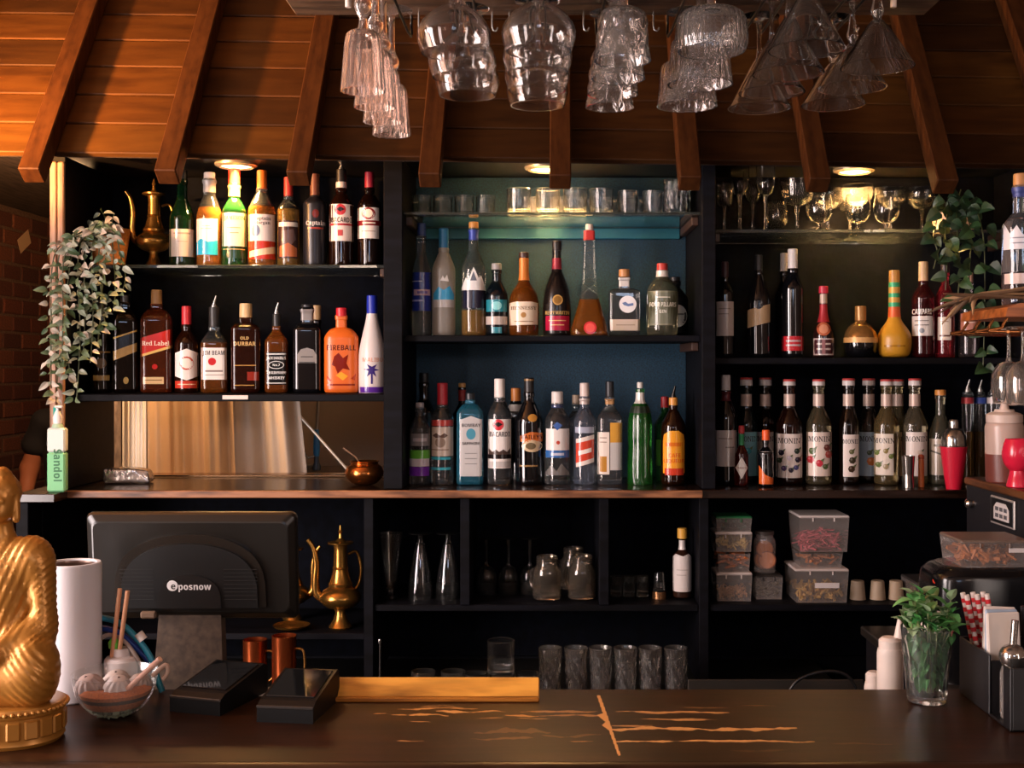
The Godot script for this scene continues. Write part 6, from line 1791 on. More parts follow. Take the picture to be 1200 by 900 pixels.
# ------------------------------------------------------------------ return counter on the right
func build_right_return() -> void:
	var x0 := 1.178
	var root := thing("return_counter", "dark return cabinet with a wooden top at the right end", "cabinet", Vector3(1.5, 0, -2.85))
	var o := Vector3(1.5, 0, -2.85)
	pslab(root, "top", Vector3(x0 - 0.004, 1.326, -2.3) - o, Vector3(1.95, 1.346, -3.31) - o, grained("rettop", wood_noise, "6a4226", 0.35, Vector3(4, 4, 0.6)), 0.004)
	pslab(root, "side_panel", Vector3(x0, 0, -2.32) - o, Vector3(1.93, 1.3255, -3.30) - o, mat("17161a", 0.5))
	var knob_z := x0 * F / (1141.0 - CX)
	part(root, "knob", lathe(V([0, 0, 0.009, 0, 0.007, 0.006, 0.012, 0.012, 0.013, 0.018, 0.008, 0.023, 0, 0.024]), 20), mat("c0bab4", 0.15, 0.95), Vector3(x0, Y(590, knob_z), -knob_z) - o, Vector3(0, 0, PI / 2))
	# framed sign on the side panel
	var sg := thing("small_sign", "small dark sign with a white rounded grille emblem on the return cabinet", "sign", Vector3(x0, Y(600, 3.03), -3.03), -PI / 2)
	part(sg, "frame", box(0.155, 0.072, 0.006, 0.002), mat("b0a8a2", 0.4, 0.4), Vector3(0, 0, 0.004))
	part(sg, "face", box(0.145, 0.062, 0.004, 0.001), mat("141416", 0.4), Vector3(0, 0, 0.0062))
	part(sg, "emblem", prism([Vector2(-0.05, -0.022), Vector2(0.05, -0.022), Vector2(0.05, 0.008), Vector2(0.03, 0.022), Vector2(-0.03, 0.022), Vector2(-0.05, 0.008)], 0.0084, 0.0092), mat("c8c2c0", 0.5))
	for i in 3:
		for j in 2:
			part(sg, "emblem_bar", box(0.02, 0.010, 0.0008, 0.0002), mat("55555a", 0.5), Vector3(-0.028 + i * 0.028, -0.011 + j * 0.017, 0.0096))
	# large squeeze bottle, half full of brown sauce
	var z := 3.15
	var at := Vector3(X(1177, z), 1.346, -z)
	var b := thing("sauce_squeeze_bottle", "large clear squeeze bottle half filled with brown sauce", "squeeze bottle", at)
	part(b, "sauce", lathe(V([0, 0, 0.044, 0, 0.047, 0.004, 0.0485, 0.075, 0, 0.075]), 32), mat("6a352c", 0.35), Vector3.ZERO, Vector3.ZERO, "brown sauce")
	part(b, "body", lathe(V([0, 0.075, 0.0485, 0.075, 0.049, 0.145, 0.046, 0.155, 0.043, 0.158, 0, 0.158]), 32), mat("b59c90", 0.3))
	part(b, "screw_cap", lathe(V([0, 0.158, 0.046, 0.158, 0.046, 0.178, 0.040, 0.182, 0.026, 0.186, 0.024, 0.192, 0, 0.192]), 32), mat("c8b4a8", 0.4))
	part(b, "nozzle", lathe(V([0, 0.19, 0.013, 0.19, 0.004, 0.226, 0.003, 0.228, 0, 0.228]), 20), mat("c8b4a8", 0.4))
	var cup := thing("red_goblet", "shiny red waisted goblet beside the sauce bottle", "goblet", Vector3(X(1193, 3.02), 1.346, -3.02))
	part(cup, "foot", lathe(curve(V([0.0, 0, 0.026, 0.0, 0.027, 0.01, 0.022, 0.03, 0.020, 0.042]), 4) + V([0, 0.042]), 28), mat("c8203c", 0.2))
	part(cup, "bowl", lathe(curve(V([0.020, 0.042, 0.032, 0.056, 0.039, 0.08, 0.036, 0.105, 0.030, 0.122]), 4) + V([0.027, 0.122, 0.033, 0.1, 0.035, 0.08, 0.028, 0.06, 0, 0.055]), 32), mat("c8203c", 0.2))
	# black appliance with an orange filled box on it, standing on a low side counter
	var sc := thing("side_counter", "low dark side counter below the return cabinet", "counter", Vector3(1.03, 0, -2.95))
	part(sc, "top", box(0.28, 0.025, 0.74, 0.003), mat("26231f", 0.35), Vector3(0, 0.918, 0))
	part(sc, "base", box(0.26, 0.905, 0.70, 0.003), mat("131217", 0.5), Vector3(0, 0.4525, 0))
	var mz := 2.80
	var top := Y(659, mz)
	var mac := thing("black_appliance", "low black rounded appliance with a red button under the orange box", "appliance", Vector3(1.03, 0.931, -mz))
	part(mac, "body", lathe(curve(V([0, 0, 0.12, 0.0, 0.128, 0.02, 0.128, top - 0.931 - 0.05, 0.115, top - 0.931 - 0.012, 0.09, top - 0.931]), 4) + V([0, top - 0.931]), 48, {"n": 4.0, "d": 0.8}), mat("0c0c0e", 0.18))
	part(mac, "button", lathe(V([0, 0, 0.014, 0, 0.012, 0.008, 0, 0.011]), 16), mat("a82818", 0.2), Vector3(-0.112, top - 0.931 - 0.035, 0.05), Vector3(0.9, -0.9, 0))
	food_box("clear box of orange garnish with a paper tag on the black appliance", 1113, 1193, 628, 659, mz, 0.15, top, "6a5a50", ["a8602a", 0.4, 0.014, 1.8, 120], [1168, 1186, 637, 642])

# ------------------------------------------------------------------ small hanging shelf on the right
func build_right_hanging_shelf() -> void:
	var root := thing("hanging_shelf", "orange-brown wooden hanging shelf with a copper wire glass rail", "shelf", Vector3(1.08, 1.745, -2.38))
	part(root, "board", prism([Vector2(-0.20, 0.0), Vector2(0.30, 0.0), Vector2(0.30, 0.026), Vector2(-0.17, 0.026), Vector2(-0.195, 0.018)], -0.12, 0.12), grained("hangwood", wood_noise, "a05a26", 0.45, Vector3(0.8, 5, 5)))
	var cop := mat("a0663a", 0.25, 0.9)
	for s in [-0.105, -0.035, 0.035, 0.105]:
		part(root, "rail", tube(smooth3([Vector3(-0.19, -0.002, s), Vector3(-0.2, -0.020, s), Vector3(-0.19, -0.028, s), Vector3(0.3, -0.028, s)], 4), 0.003, 8), cop)
	part(root, "cross_rail", tube([Vector3(-0.19, -0.028, -0.108), Vector3(-0.19, -0.028, 0.108)], 0.003, 8), cop)
	for s in [-0.1, 0.1]:
		part(root, "hanger_rod", tube([Vector3(0.24, 0.02, s), Vector3(0.24, 1.355, s)], 0.005, 8), mat("141312", 0.4, 0.4))
	bottle("vodka_bottle", "clear bottle with wooden cap and silver crown print on the hanging shelf", 1196, 204, 42, 1.771, 2.40, {"g": glass("cfd8e4"), "liq": [glass("b8aab0"), 320], "sh": 268, "nk": 250, "nw": 17, "cap": ["a87440", 220, 16.5], "foil": [["27346c", 220.5, 232]], "lab": [["p", [1177, 262, 1184, 276, 1191, 266, 1198, 278, 1205, 268, 1211, 276, 1215, 270, 1215, 294, 1177, 294], "c0bcc0"], ["r", 1184, 280, 1206, 281.5, "7a7880"], ["r", 1184, 286, 1206, 287.5, "7a7880"], ["r", 1178, 322, 1215, 334, "b8a49c"]]})
	solo("red_saucer", lathe(V([0, 0, 0.03, 0, 0.045, 0.006, 0.046, 0.010, 0.03, 0.005, 0, 0.004]), 28), mat("a8283a", 0.3), "red saucer beside the bottle on the hanging shelf", "saucer", Vector3(1.04, 1.771, -2.31))
	for c in [[1182.0, 2.38], [1199.0, 2.27]]:
		var o := up_glass("wine_glass", "wine glass hanging below the wooden shelf, %s from the dried grass" % ORDINAL[[1182.0, 1199.0].find(c[0])], "wine glasses below the hanging shelf", c[0], c[1], 1.0, 0.033, [0.005, 0.008, 0.0035, 0.02, 0.0035, 0.05, 0.006, 0.066], [0.008, 0.066, 0.020, 0.072, 0.031, 0.09, 0.0335, 0.112, 0.031, 0.135, 0.028, 0.15], {}, glass("f2ece6"))
		o.transform = Transform3D(Basis(Vector3.RIGHT, PI), Vector3(X(c[0], c[1]), 1.727, -c[1]))
	# dried grass bundle on the end of the board
	var g := thing("dried_grass", "bundle of dried grass stems drooping off the hanging shelf", "dried grass", Vector3(0.885, 1.777, -2.36))
	var r := RandomNumberGenerator.new()
	r.seed = 4
	for i in 14:
		var dx := r.randf_range(-0.085, -0.02)
		var dz := r.randf_range(-0.06, 0.08)
		var dy := r.randf_range(-0.05, 0.02)
		part(g, "stem", tube(smooth3([Vector3(0.07, r.randf_range(0.004, 0.03), dz * 0.3), Vector3(-0.03, 0.012, dz * 0.6), Vector3(dx - 0.03, dy, dz)], 4), [0.003, 0.003, 0.0035, 0.004, 0.004, 0.0045, 0.004, 0.002, 0.001], 6), mat(["6a5038", "54402e", "8a6a48"][i % 3], 0.8))

# ------------------------------------------------------------------ plants
func leaf_mesh(l: float, w: float, heart := false) -> ArrayMesh:
	var t := Tris.new()
	var n := 7
	var prev := [Vector3.ZERO, Vector3.ZERO]
	for i in range(0, n + 1):
		var u := float(i) / n
		var hw := w * 0.5 * (pow(sin(PI * pow(u, 0.62)), 0.8) if not heart else sqrt(maxf(0.0, 1.0 - pow(u * 1.05 - 0.05, 2.0))) * minf(1.0, 0.55 + u * 3.0) * (1.0 - u * u * 0.6))
		if i == n:
			hw = 0.0
		var y := -l * u
		var dz := 0.10 * l * sin(u * PI)
		var a := Vector3(-hw, y, dz + hw * 0.35)
		var b := Vector3(hw, y, dz + hw * 0.35)
		var m := Vector3(0, y, dz)
		if i > 0:
			var pm: Vector3 = Vector3(0, prev[0].y, prev[2])
			t.quad(prev[0], pm, m, a, Vector3(0, 0, 1))
			t.quad(pm, prev[1], b, m, Vector3(0, 0, 1))
		prev = [a, b, dz]
	return t.mesh()

func leaf_mat(col: String) -> StandardMaterial3D:
	var key := "leaf" + col
	if not mats.has(key):
		var m := StandardMaterial3D.new()
		m.albedo_color = Color(col)
		m.roughness = 0.45
		m.backlight_enabled = true
		m.backlight = Color(0.12, 0.14, 0.08)
		m.cull_mode = BaseMaterial3D.CULL_DISABLED
		mats[key] = m
	return mats[key]

func trailing(o: Node3D, strands: Array, leafs: Array, cols: Array, step: float, r: RandomNumberGenerator, spread: float) -> void:
	for s in strands:
		var pts := smooth3(s, 6)
		part(o, "vine", tube(pts, 0.0018, 6), leaf_mat("3a4428"))
		var run := 0.0
		for i in range(1, pts.size()):
			var a: Vector3 = pts[i - 1]
			var b: Vector3 = pts[i]
			run += a.distance_to(b)
			while run > step:
				run -= step
				for side in [-1.0, 1.0]:
					var q := part(o, "leaf", leafs[r.randi() % leafs.size()], leaf_mat(cols[r.randi() % cols.size()]))
					var turn: float = side * r.randf_range(0.5, 1.5)
					q.transform = Transform3D(Basis.from_euler(Vector3(r.randf_range(-0.9, 0.3), r.randf_range(-0.9, 0.9), turn)).scaled(Vector3.ONE * r.randf_range(0.75, 1.15)), b + Vector3(side * spread * 0.2, 0, r.randf_range(0.0, spread)))

func build_plants() -> void:
	var r := RandomNumberGenerator.new()
	r.seed = 21
	var base := Vector3(X(128, 3.60), LEFT_TOP, -3.60)
	var o := thing("trailing_plant", "trailing plant with small silvery leaves in an orange pot", "plant", base)
	part(o, "pot", lathe(V([0, 0, 0.040, 0, 0.046, 0.006, 0.060, 0.105, 0.062, 0.112, 0.057, 0.112, 0.044, 0.02, 0, 0.02]), 32), grained("potcol", fleck_noise, "c07a34", 0.6, Vector3(6, 6, 6)))
	part(o, "soil", lathe(V([0, 0.095, 0.054, 0.095, 0.05, 0.101, 0, 0.103]), 20), mat("2a1c12", 0.9))
	var strands := []
	var b := base
	for s in [[60.0, 455.0, 3.40], [66.0, 468.0, 3.42], [73.0, 430.0, 3.38], [82.0, 440.0, 3.40], [90.0, 466.0, 3.41], [98.0, 410.0, 3.43], [106.0, 425.0, 3.42], [115.0, 398.0, 3.44], [124.0, 385.0, 3.45], [133.0, 365.0, 3.45], [142.0, 345.0, 3.47]]:
		var zz: float = s[2]
		var px: float = s[0]
		strands.append([Vector3(X(128 + (px - 128) * 0.25, 3.58), LEFT_TOP + 0.10, -3.58) - b, P(128 + (px - 128) * 0.5, 262 + r.randf_range(0, 14), 3.43) - b, P(128 + (px - 128) * 0.95, 300, minf(zz, 3.42)) - b, P(px + r.randf_range(-5, 5), lerpf(300.0, s[1], 0.55), zz) - b, P(px, s[1], zz) - b])
	for s in [[118.0, 245.0], [134.0, 250.0], [108.0, 258.0]]:
		strands.append([Vector3(X(128, 3.6), LEFT_TOP + 0.10, -3.60) - b, P((128 + s[0]) * 0.5, s[1] + 10, 3.58) - b, P(s[0], s[1], 3.56) - b])
	trailing(o, strands, [leaf_mesh(0.034, 0.017), leaf_mesh(0.030, 0.019), leaf_mesh(0.026, 0.015)], ["8f9482", "b0a698", "5a6a4c", "334a30", "7a826e"], 0.029, r, 0.02)
	# ivy on the right
	base = Vector3(X(1118, 3.62), RIGHT_TOP, -3.62)
	b = base
	var v := thing("ivy_plant", "dark green ivy trailing from a cream pot at the shelf end", "plant", base)
	part(v, "pot", lathe(V([0, 0, 0.050, 0, 0.055, 0.004, 0.060, 0.062, 0.056, 0.062, 0.05, 0.01, 0, 0.01]), 32, {"n": 3.5}), mat("c8a890", 0.5))
	part(v, "soil", lathe(V([0, 0.054, 0.054, 0.054, 0, 0.058]), 20), mat("2a1c12", 0.9))
	strands = []
	for s in [[1094.0, 315.0], [1108.0, 340.0], [1122.0, 352.0], [1138.0, 372.0], [1152.0, 430.0]]:
		strands.append([Vector3(X(1118, 3.62), RIGHT_TOP + 0.06, -3.62) - b, P(1118 + (s[0] - 1118) * 0.6, 238 + r.randf_range(-6, 12), 3.54) - b, P(s[0], 275, 3.46) - b, P(s[0] + r.randf_range(-5, 5), (275 + s[1]) * 0.5, 3.45) - b, P(s[0], s[1], 3.45) - b])
	for s in [[1100.0, 228.0], [1126.0, 222.0], [1142.0, 232.0]]:
		strands.append([Vector3(X(1118, 3.62), RIGHT_TOP + 0.06, -3.62) - b, P(s[0], s[1], 3.55) - b])
	trailing(v, strands, [leaf_mesh(0.048, 0.046, true), leaf_mesh(0.040, 0.038, true)], ["1e3c26", "16301e", "2c4a28", "243e28"], 0.058, r, 0.03)

# ------------------------------------------------------------------ things on the bar
func round_rect(w: float, h: float, r: float, n := 6) -> Array:
	var out := []
	for c in [[1, 1, 0.0], [-1, 1, 0.5], [-1, -1, 1.0], [1, -1, 1.5]]:
		for i in n + 1:
			var a: float = PI * (c[2] + 0.5 * i / n)
			out.append(Vector2(c[0] * (w * 0.5 - r) + cos(a) * r, c[1] * (h * 0.5 - r) + sin(a) * r))
	return out

func build_bar_things() -> void:
	till_screen()
	# white wine cooler
	var at := Vector3(X(85, 2.165), BAR, -2.165)
	var k := -at.z / F
	var wc := thing("wine_cooler", "white cylindrical wine cooler beside the golden statue", "wine cooler", at)
	var wr := 32.5 * k
	var wh := 0.246
	part(wc, "body", lathe(V([0, 0, wr - 0.003, 0, wr, 0.003, wr, wh - 0.004, wr - 0.002, wh, wr - 0.008, wh, wr - 0.010, wh - 0.004, wr - 0.011, 0.012, 0, 0.012]), 48), mat("cdc9cc", 0.32))
	part(wc, "liner", lathe(V([wr - 0.012, wh - 0.006, wr - 0.0115, wh - 0.003, wr - 0.0115, 0.014, wr - 0.0125, 0.014, wr - 0.012, wh - 0.006]), 40), mat("6a5248", 0.3, 0.6))
	# blue hoses behind it
	for h in [["teal hose looping behind the wine cooler, upper one", "1a7088", 0.0, 0.0], ["dark blue hose looping behind the wine cooler, lower one", "16388a", 12.0, 0.012]]:
		var z: float = 2.19 + h[3]
		var pts := [P(100, 728 + h[2], z), P(117, 724 + h[2], z), P(140, 730 + h[2], z), P(160, 748 + h[2] * 0.9, z), P(176, 770 + h[2] * 0.6, z), P(186, 800, z), P(190, 823, z)]
		pts[6].y = BAR + 0.005
		var hose := thing("hose", h[0], "hose", Vector3.ZERO)
		part(hose, "line", tube(smooth3(pts, 5), 0.0058, 10), mat(h[1], 0.35))
		if h[2] == 0.0:
			part(hose, "joiner", tube([P(162, 742, z), P(168, 750, z)], 0.0085, 12), mat("c8beb8", 0.4))
	var gz := 2.175
	solo("grey_cable", tube(smooth3([P(112, 752, gz), P(128, 744, gz), P(146, 752, gz), P(160, 770, gz), P(172, 795, gz), Vector3(X(176, gz), BAR + 0.004, -gz)], 5), 0.004, 8), mat("8a7a72", 0.5), "thin grey cable curving below the blue hoses", "cable", Vector3.ZERO)
	# chopsticks in a small tub behind the terrarium
	var tz := 2.178
	var tub := thing("stick_tub", "white plastic tub with wooden sticks and a lime lid behind the terrarium", "tub", Vector3(X(142, tz), BAR, -tz))
	part(tub, "tub_body", lathe(V([0, 0, 0.026, 0, 0.029, 0.05, 0.030, 0.066, 0.026, 0.072, 0.016, 0.074, 0.016, 0.088, 0, 0.088]), 28), mat("c4b8b4", 0.4))
	part(tub, "lime_lid", lathe(V([0, 0.086, 0.012, 0.088, 0.013, 0.098, 0.008, 0.106, 0, 0.107]), 20), mat("5cb83a", 0.4), Vector3(-0.010, 0, 0))
	for s in [[-0.006, 0.002, 0.198], [0.006, 0.016, 0.194]]:
		part(tub, "stick", tube([Vector3(s[0] - 0.01, 0.05, 0.010), Vector3(s[1], s[2], 0.012)], 0.0042, 8), mat("c08a66", 0.6))
	terrarium()
	card_terminal("black card terminal turned left beside the till stand", 208, 308, 852, 0.100, 0.160, -0.30)
	card_terminal("black card terminal with a glossy screen beside the wood strip", 308, 394, 862, 0.098, 0.155, -0.12)
	solo("paper_slip", box(0.075, 0.0008, 0.06, 0.0003), mat("b4b8c0", 0.6), "pale paper slip lying behind the card terminals", "paper", bar_at(308, 811) + Vector3(0.0, 0.001, 0), Vector3(0, 0.1, 0))
	# golden wood strip along the back edge
	var a := bar_at(386, 820)
	var b := bar_at(632, 820)
	var st := thing("wood_strip", "long golden wooden strip lying along the back edge of the bar", "strip", (a + b) * 0.5)
	var len_ := b.x - a.x
	part(st, "rail", box(len_, 0.042, 0.010, 0.002, true), grained("gold_strip", wood_noise, "e0a244", 0.4, Vector3(0.6, 5, 5)), Vector3(0, 0.002, 0.004), Vector3(-0.75, 0, 0))
	part(st, "lower_lip", box(len_, 0.008, 0.022, 0.002, true), grained("gold_lip", wood_noise, "a86c24", 0.4, Vector3(0.6, 5, 5)), Vector3(0, 0, 0.006))
	mint_glass()
	# white squeeze bottles on the inner ledge
	for q in [["white squeeze bottle with a pointed nozzle behind the mint glass", 1043.0, 2.36, 30.0, 722.0, 760.0], ["small white squeeze bottle beside the taller one", 1024.0, 2.42, 22.0, 782.0, 800.0], ["tall white lidded bottle behind the mint leaves", 1094.0, 2.42, 28.0, 717.0, 730.0]]:
		var z: float = q[2]
		var kk := z / F
		var o := thing("white_squeeze_bottle", q[0], "squeeze bottle", Vector3(X(q[1], z), 0.9258, -z))
		var r: float = q[3] * 0.5 * kk
		var h := Y(q[4], z) - 0.925
		var hb := minf(Y(q[5], z) - 0.925, h - 0.02)
		var m := mat("d2c4ba", 0.4)
		part(o, "body", lathe(V([0, 0, r * 0.95, 0, r, 0.004, r, hb - 0.01, r * 0.92, hb, 0, hb]), 28), m)
		part(o, "cap", lathe(V([0, hb, r * 0.86, hb, r * 0.86, hb + 0.016, r * 0.6, hb + 0.022, 0, hb + 0.022]), 28), m)
		if q[1] == 1043.0:
			part(o, "nozzle", lathe(V([0, hb + 0.02, 0.010, hb + 0.02, 0.0035, h, 0, h]), 16), m, Vector3(0.006, 0, 0), Vector3(0, 0, -0.06))
	# steel splash panel and black hose behind the bar
	var sz := 2.58
	solo("steel_splash_panel", box(X(1012, sz) - X(806, sz), Y(782, sz) - 0.926 + 0.0, 0.004, 0.0015, true), mat("4a453f", 0.35, 0.7), "low brushed steel splash panel behind the bar", "panel", Vector3((X(806, sz) + X(1012, sz)) * 0.5, 0.90, -sz))
	solo("black_hose", tube(smooth3([P(918, 825, 2.54), P(932, 800, 2.54), P(955, 789, 2.54), P(980, 787, 2.54), P(998, 797, 2.54), P(1010, 825, 2.54)], 6), 0.0035, 8), mat("0a0a0c", 0.4), "thin black hose arching in front of the steel splash panel", "hose", Vector3.ZERO)
	caddy()

func till_screen() -> void:
	var z := 2.36
	var k := z / F
	var w := (350.0 - 106.0) * k
	var h := (724.0 - 598.0) * k
	var c := P(228, 661, z)
	var root := thing("till_screen", "black till screen seen from the back on a brown stand", "monitor", Vector3(c.x, 0.9258, -z))
	var cy := c.y - 0.9258
	var dark := mat("13110e", 0.3)
	# back shell: stacked, shrinking rounded outlines
	var shell := Node3D.new()
	shell.name = "back_shell"
	root.add_child(shell)
	shell.position = Vector3(0, cy, 0)
	shell.rotation = Vector3(0.10, 0, 0)
	var t := Tris.new()
	var prof := [[1.0, 0.0], [1.0, 0.010], [0.985, 0.016], [0.93, 0.026], [0.915, 0.0275]]
	for i in prof.size() - 1:
		var a: Array = round_rect(w * prof[i][0], h - w * (1.0 - prof[i][0]), 0.012)
		var b: Array = round_rect(w * prof[i + 1][0], h - w * (1.0 - prof[i + 1][0]), 0.012)
		for j in a.size():
			var j2 := (j + 1) % a.size()
			t.quad(Vector3(a[j].x, a[j].y, prof[i][1]), Vector3(a[j2].x, a[j2].y, prof[i][1]), Vector3(b[j2].x, b[j2].y, prof[i + 1][1]), Vector3(b[j].x, b[j].y, prof[i + 1][1]), Vector3(a[j].x, a[j].y, 0.02))
	part(shell, "casing", t.mesh(), dark)
	part(shell, "rear_cover", prism(round_rect(w * 0.916, h - w * 0.085, 0.010), 0.0, 0.0273), dark)
	part(shell, "front_glass", prism(round_rect(w * 0.99, h * 0.98, 0.01), -0.006, 0.0), mat("050506", 0.1))
	# raised dome: an arch that swells from the cover
	var arch := func(sx: float, sy: float) -> Array:
		var out := []
		for i in 25:
			var a := PI * i / 24.0
			out.append(Vector2(cos(a) * w * 0.36 * sx * (1.0 if absf(cos(a)) < 0.999 else 1.0), -h * 0.36 + pow(sin(a), 0.55) * h * 0.68 * sy))
		return out
	part(shell, "dome_rim", prism(arch.call(1.0, 1.0), 0.02, 0.036), mat("1c1814", 0.25))
	part(shell, "dome", prism(arch.call(0.90, 0.88), 0.02, 0.042), mat("090909", 0.4))
	part(shell, "vent_plate", prism(arch.call(0.42, 0.46), 0.03, 0.045), mat("131110", 0.35))
	for s in [-1.0, 1.0]:
		for i in 9:
			part(shell, "vent_slot", box(w * 0.16, 0.0012, 0.002, 0.0003), mat("050505", 0.5), Vector3(s * w * 0.245, -h * 0.28 + i * 0.0075, 0.0424))
	# maker's mark: round swirl and lettering
	var mark := mat("c6c2c0", 0.5)
	part(shell, "lettering", text_mesh("posnow", 0.0125), mark, Vector3(0.012, -h * 0.155, 0.0458))
	part(shell, "mark_disc", prism(range(24).map(func(i): return Vector2(cos(i * TAU / 24.0), sin(i * TAU / 24.0)) * 0.0105), 0.0448, 0.0456), mark, Vector3(-0.031, -h * 0.145, 0))
	part(shell, "mark_letter", text_mesh("e", 0.0125), mat("15130f", 0.5), Vector3(-0.029, -h * 0.15, 0.0459))
	# stand
	var st := grained("till_stand", fleck_noise, "4a3a2c", 0.5, Vector3(3, 3, 3))
	var sy := Y(724, z) - 0.9258
	part(root, "stand_column", prism([Vector2(-0.085, 0.012), Vector2(0.062, 0.012), Vector2(0.055, sy + 0.02), Vector2(-0.066, sy + 0.02)], -0.02, 0.012), st)
	part(root, "stand_foot", box(0.19, 0.014, 0.16, 0.005, true), st, Vector3(-0.005, 0, 0.0))
	part(root, "cable_clip", box(0.03, 0.014, 0.012, 0.003), mat("5a4636", 0.4), Vector3(X(181, z) - c.x, Y(716, z) - 0.9258, 0.035))

func card_terminal(label: String, x0: float, x1: float, py: float, w: float, l: float, turn: float) -> void:
	var at := bar_at((x0 + x1) * 0.5, py - 30)
	var o := thing("card_terminal", label, "card terminal", at, turn)
	var pr := [Vector2(-l * 0.5, 0.0), Vector2(l * 0.5, 0.0), Vector2(l * 0.5, 0.050), Vector2(l * 0.42, 0.056), Vector2(-l * 0.40, 0.034), Vector2(-l * 0.5, 0.026)]
	var body := prism(pr, -w * 0.5, w * 0.5)
	var holder := part(o, "body", body, mat("0b0b0c", 0.5, 0.0, 0.3), Vector3.ZERO, Vector3(0, PI / 2, 0))
	var tilt := atan2(0.022, l * 0.82)
	var rot := Vector3(tilt, 0, 0)
	var mid := Vector3(0, 0.0585, -l * 0.07)
	part(o, "screen", box(w * 0.88, 0.003, l * 0.70, 0.001), mat("101214", 0.06, 0.0, 0.6), Vector3(0, 0.0462, -l * 0.02), rot)
	part(o, "rim", box(w * 1.02, 0.006, l * 0.02, 0.002), mat("2a2624", 0.25), Vector3(0, 0.026, l * 0.5))
	holder.name = "body"

func terrarium() -> void:
	var at := bar_at(135, 838)
	var o := thing("glass_terrarium_bowl", "round glass bowl of orange sand, pebbles and shells", "bowl", at)
	var outer := curve(V([0, 0.001, 0.022, 0.0, 0.045, 0.012, 0.063, 0.036, 0.070, 0.064, 0.072, 0.075]), 4)
	var inner := curve(V([0.0695, 0.075, 0.067, 0.062, 0.060, 0.038, 0.043, 0.015, 0.02, 0.004, 0, 0.004]), 4)
	part(o, "bowl_glass", lathe(outer + inner, 40), pane("d8dcd8", 0.05, 0.02))
	part(o, "sand", lathe(V([0, 0.018, 0.046, 0.018, 0.0540, 0.030, 0.0605, 0.044, 0.05, 0.051, 0.02, 0.048, 0, 0.052]), 32), grained("sand", fleck_noise, "b0632c", 0.9, Vector3(14, 14, 14)))
	var t := Tris.new()
	var r := RandomNumberGenerator.new()
	r.seed = 8
	for i in 170:
		var a := r.randf() * TAU
		var y := r.randf_range(0.006, 0.019)
		var rr := (0.022 + (y - 0.004) * 1.75) * sqrt(r.randf_range(0.3, 1.0)) * 0.92
		var e := Vector3.ONE * r.randf_range(0.003, 0.0055)
		t.box(-e, e, Transform3D(Basis.from_euler(Vector3(r.randf() * 6, r.randf() * 6, 0)), Vector3(cos(a) * rr, y, sin(a) * rr)))
	var pb := part(o, "pebbles", t.mesh(), mat("6a7058", 0.7))
	pb.set_meta("kind", "stuff")
	part(o, "dark_stratum", lathe(V([0.0545, 0.0305, 0.0572, 0.0335, 0.0588, 0.0375, 0.056, 0.036, 0.0545, 0.0305]), 32), mat("3a2416", 0.9))
	# ribbed scallop shells
	for s in [[-0.040, 0.060, 0.010, 0.027, "a08c86"], [0.012, 0.062, 0.020, 0.025, "b4aaa8"], [0.036, 0.058, -0.02, 0.022, "8a766c"], [-0.008, 0.058, -0.03, 0.026, "a89a92"]]:
		part(o, "shell", lathe(curve(V([0.002, s[3] * 0.95, s[3] * 0.5, s[3] * 0.82, s[3] * 0.88, s[3] * 0.42, s[3], 0.0]), 4).map(func(q): return Vector2(q.x, q.y)) + V([s[3] * 0.94, 0.0, s[3] * 0.8, s[3] * 0.40, 0.0, s[3] * 0.85]), 66, {"fl": [11.0, 0.16, -1.0, s[3] * 0.8]}), mat(s[4], 0.55), Vector3(s[0], s[1] - 0.012, s[2]), Vector3(0.35, 0.3, s[0] * -6.0))
	part(o, "stick", tube([Vector3(0.03, 0.052, 0.03), Vector3(0.092, 0.108, 0.045)], [0.0042, 0.005], 10), mat("c49a88", 0.5))
	part(o, "driftwood", tube(smooth3([Vector3(0.074, 0.075, 0.03), Vector3(0.096, 0.094, 0.03), Vector3(0.100, 0.082, 0.03), Vector3(0.092, 0.070, 0.03)], 4), 0.004, 8), mat("9a8070", 0.8))

func mint_glass() -> void:
	var at := bar_at(1086, 822)
	var o := thing("mint_glass", "faceted tumbler holding a bunch of fresh mint", "glass", at)
	part(o, "tumbler", tumbler_mesh(0.135, 0.034, 0.0455, 0.003, 0.014, {"fl": [10.0, 0.06, 0.006, 0.085]}, 60), glass("eef2f0"))
	var r := RandomNumberGenerator.new()
	r.seed = 31
	var leafs := [leaf_mesh(0.034, 0.022), leaf_mesh(0.028, 0.020), leaf_mesh(0.040, 0.024)]
	var cols := ["3f7a3a", "2f6a34", "6a9a58", "8aa47c", "4a7a44"]
	for i in 22:
		var a := i * 2.4
		var rr := 0.008 + 0.011 * r.randf()
		var top := Vector3(cos(a) * (0.018 + 0.034 * r.randf()), 0.125 + 0.062 * r.randf(), sin(a) * (0.018 + 0.03 * r.randf()))
		var pts := smooth3([Vector3(cos(a) * rr, 0.020, sin(a) * rr), Vector3(cos(a) * rr * 1.3, 0.075, sin(a) * rr * 1.3), top], 5)
		part(o, "mint_stem", tube(pts, 0.0016, 6), leaf_mat("6a7a4a"))
		for j in range(3, pts.size()):
			var p: Vector3 = pts[j]
			for s in 2:
				var inside := p.y < 0.125
				var q := part(o, "mint_leaf", leafs[r.randi() % 3], leaf_mat(cols[r.randi() % (2 if inside else 5)]))
				var sc := r.randf_range(0.55, 0.8) if inside else r.randf_range(0.75, 1.1)
				var yaw := a + PI * s + r.randf_range(-0.6, 0.6)
				var tip := r.randf_range(1.3, 2.5) if not inside else r.randf_range(0.1, 0.5)
				q.transform = Transform3D((Basis(Vector3.UP, yaw) * Basis(Vector3.RIGHT, -tip)).scaled(Vector3.ONE * sc), p)

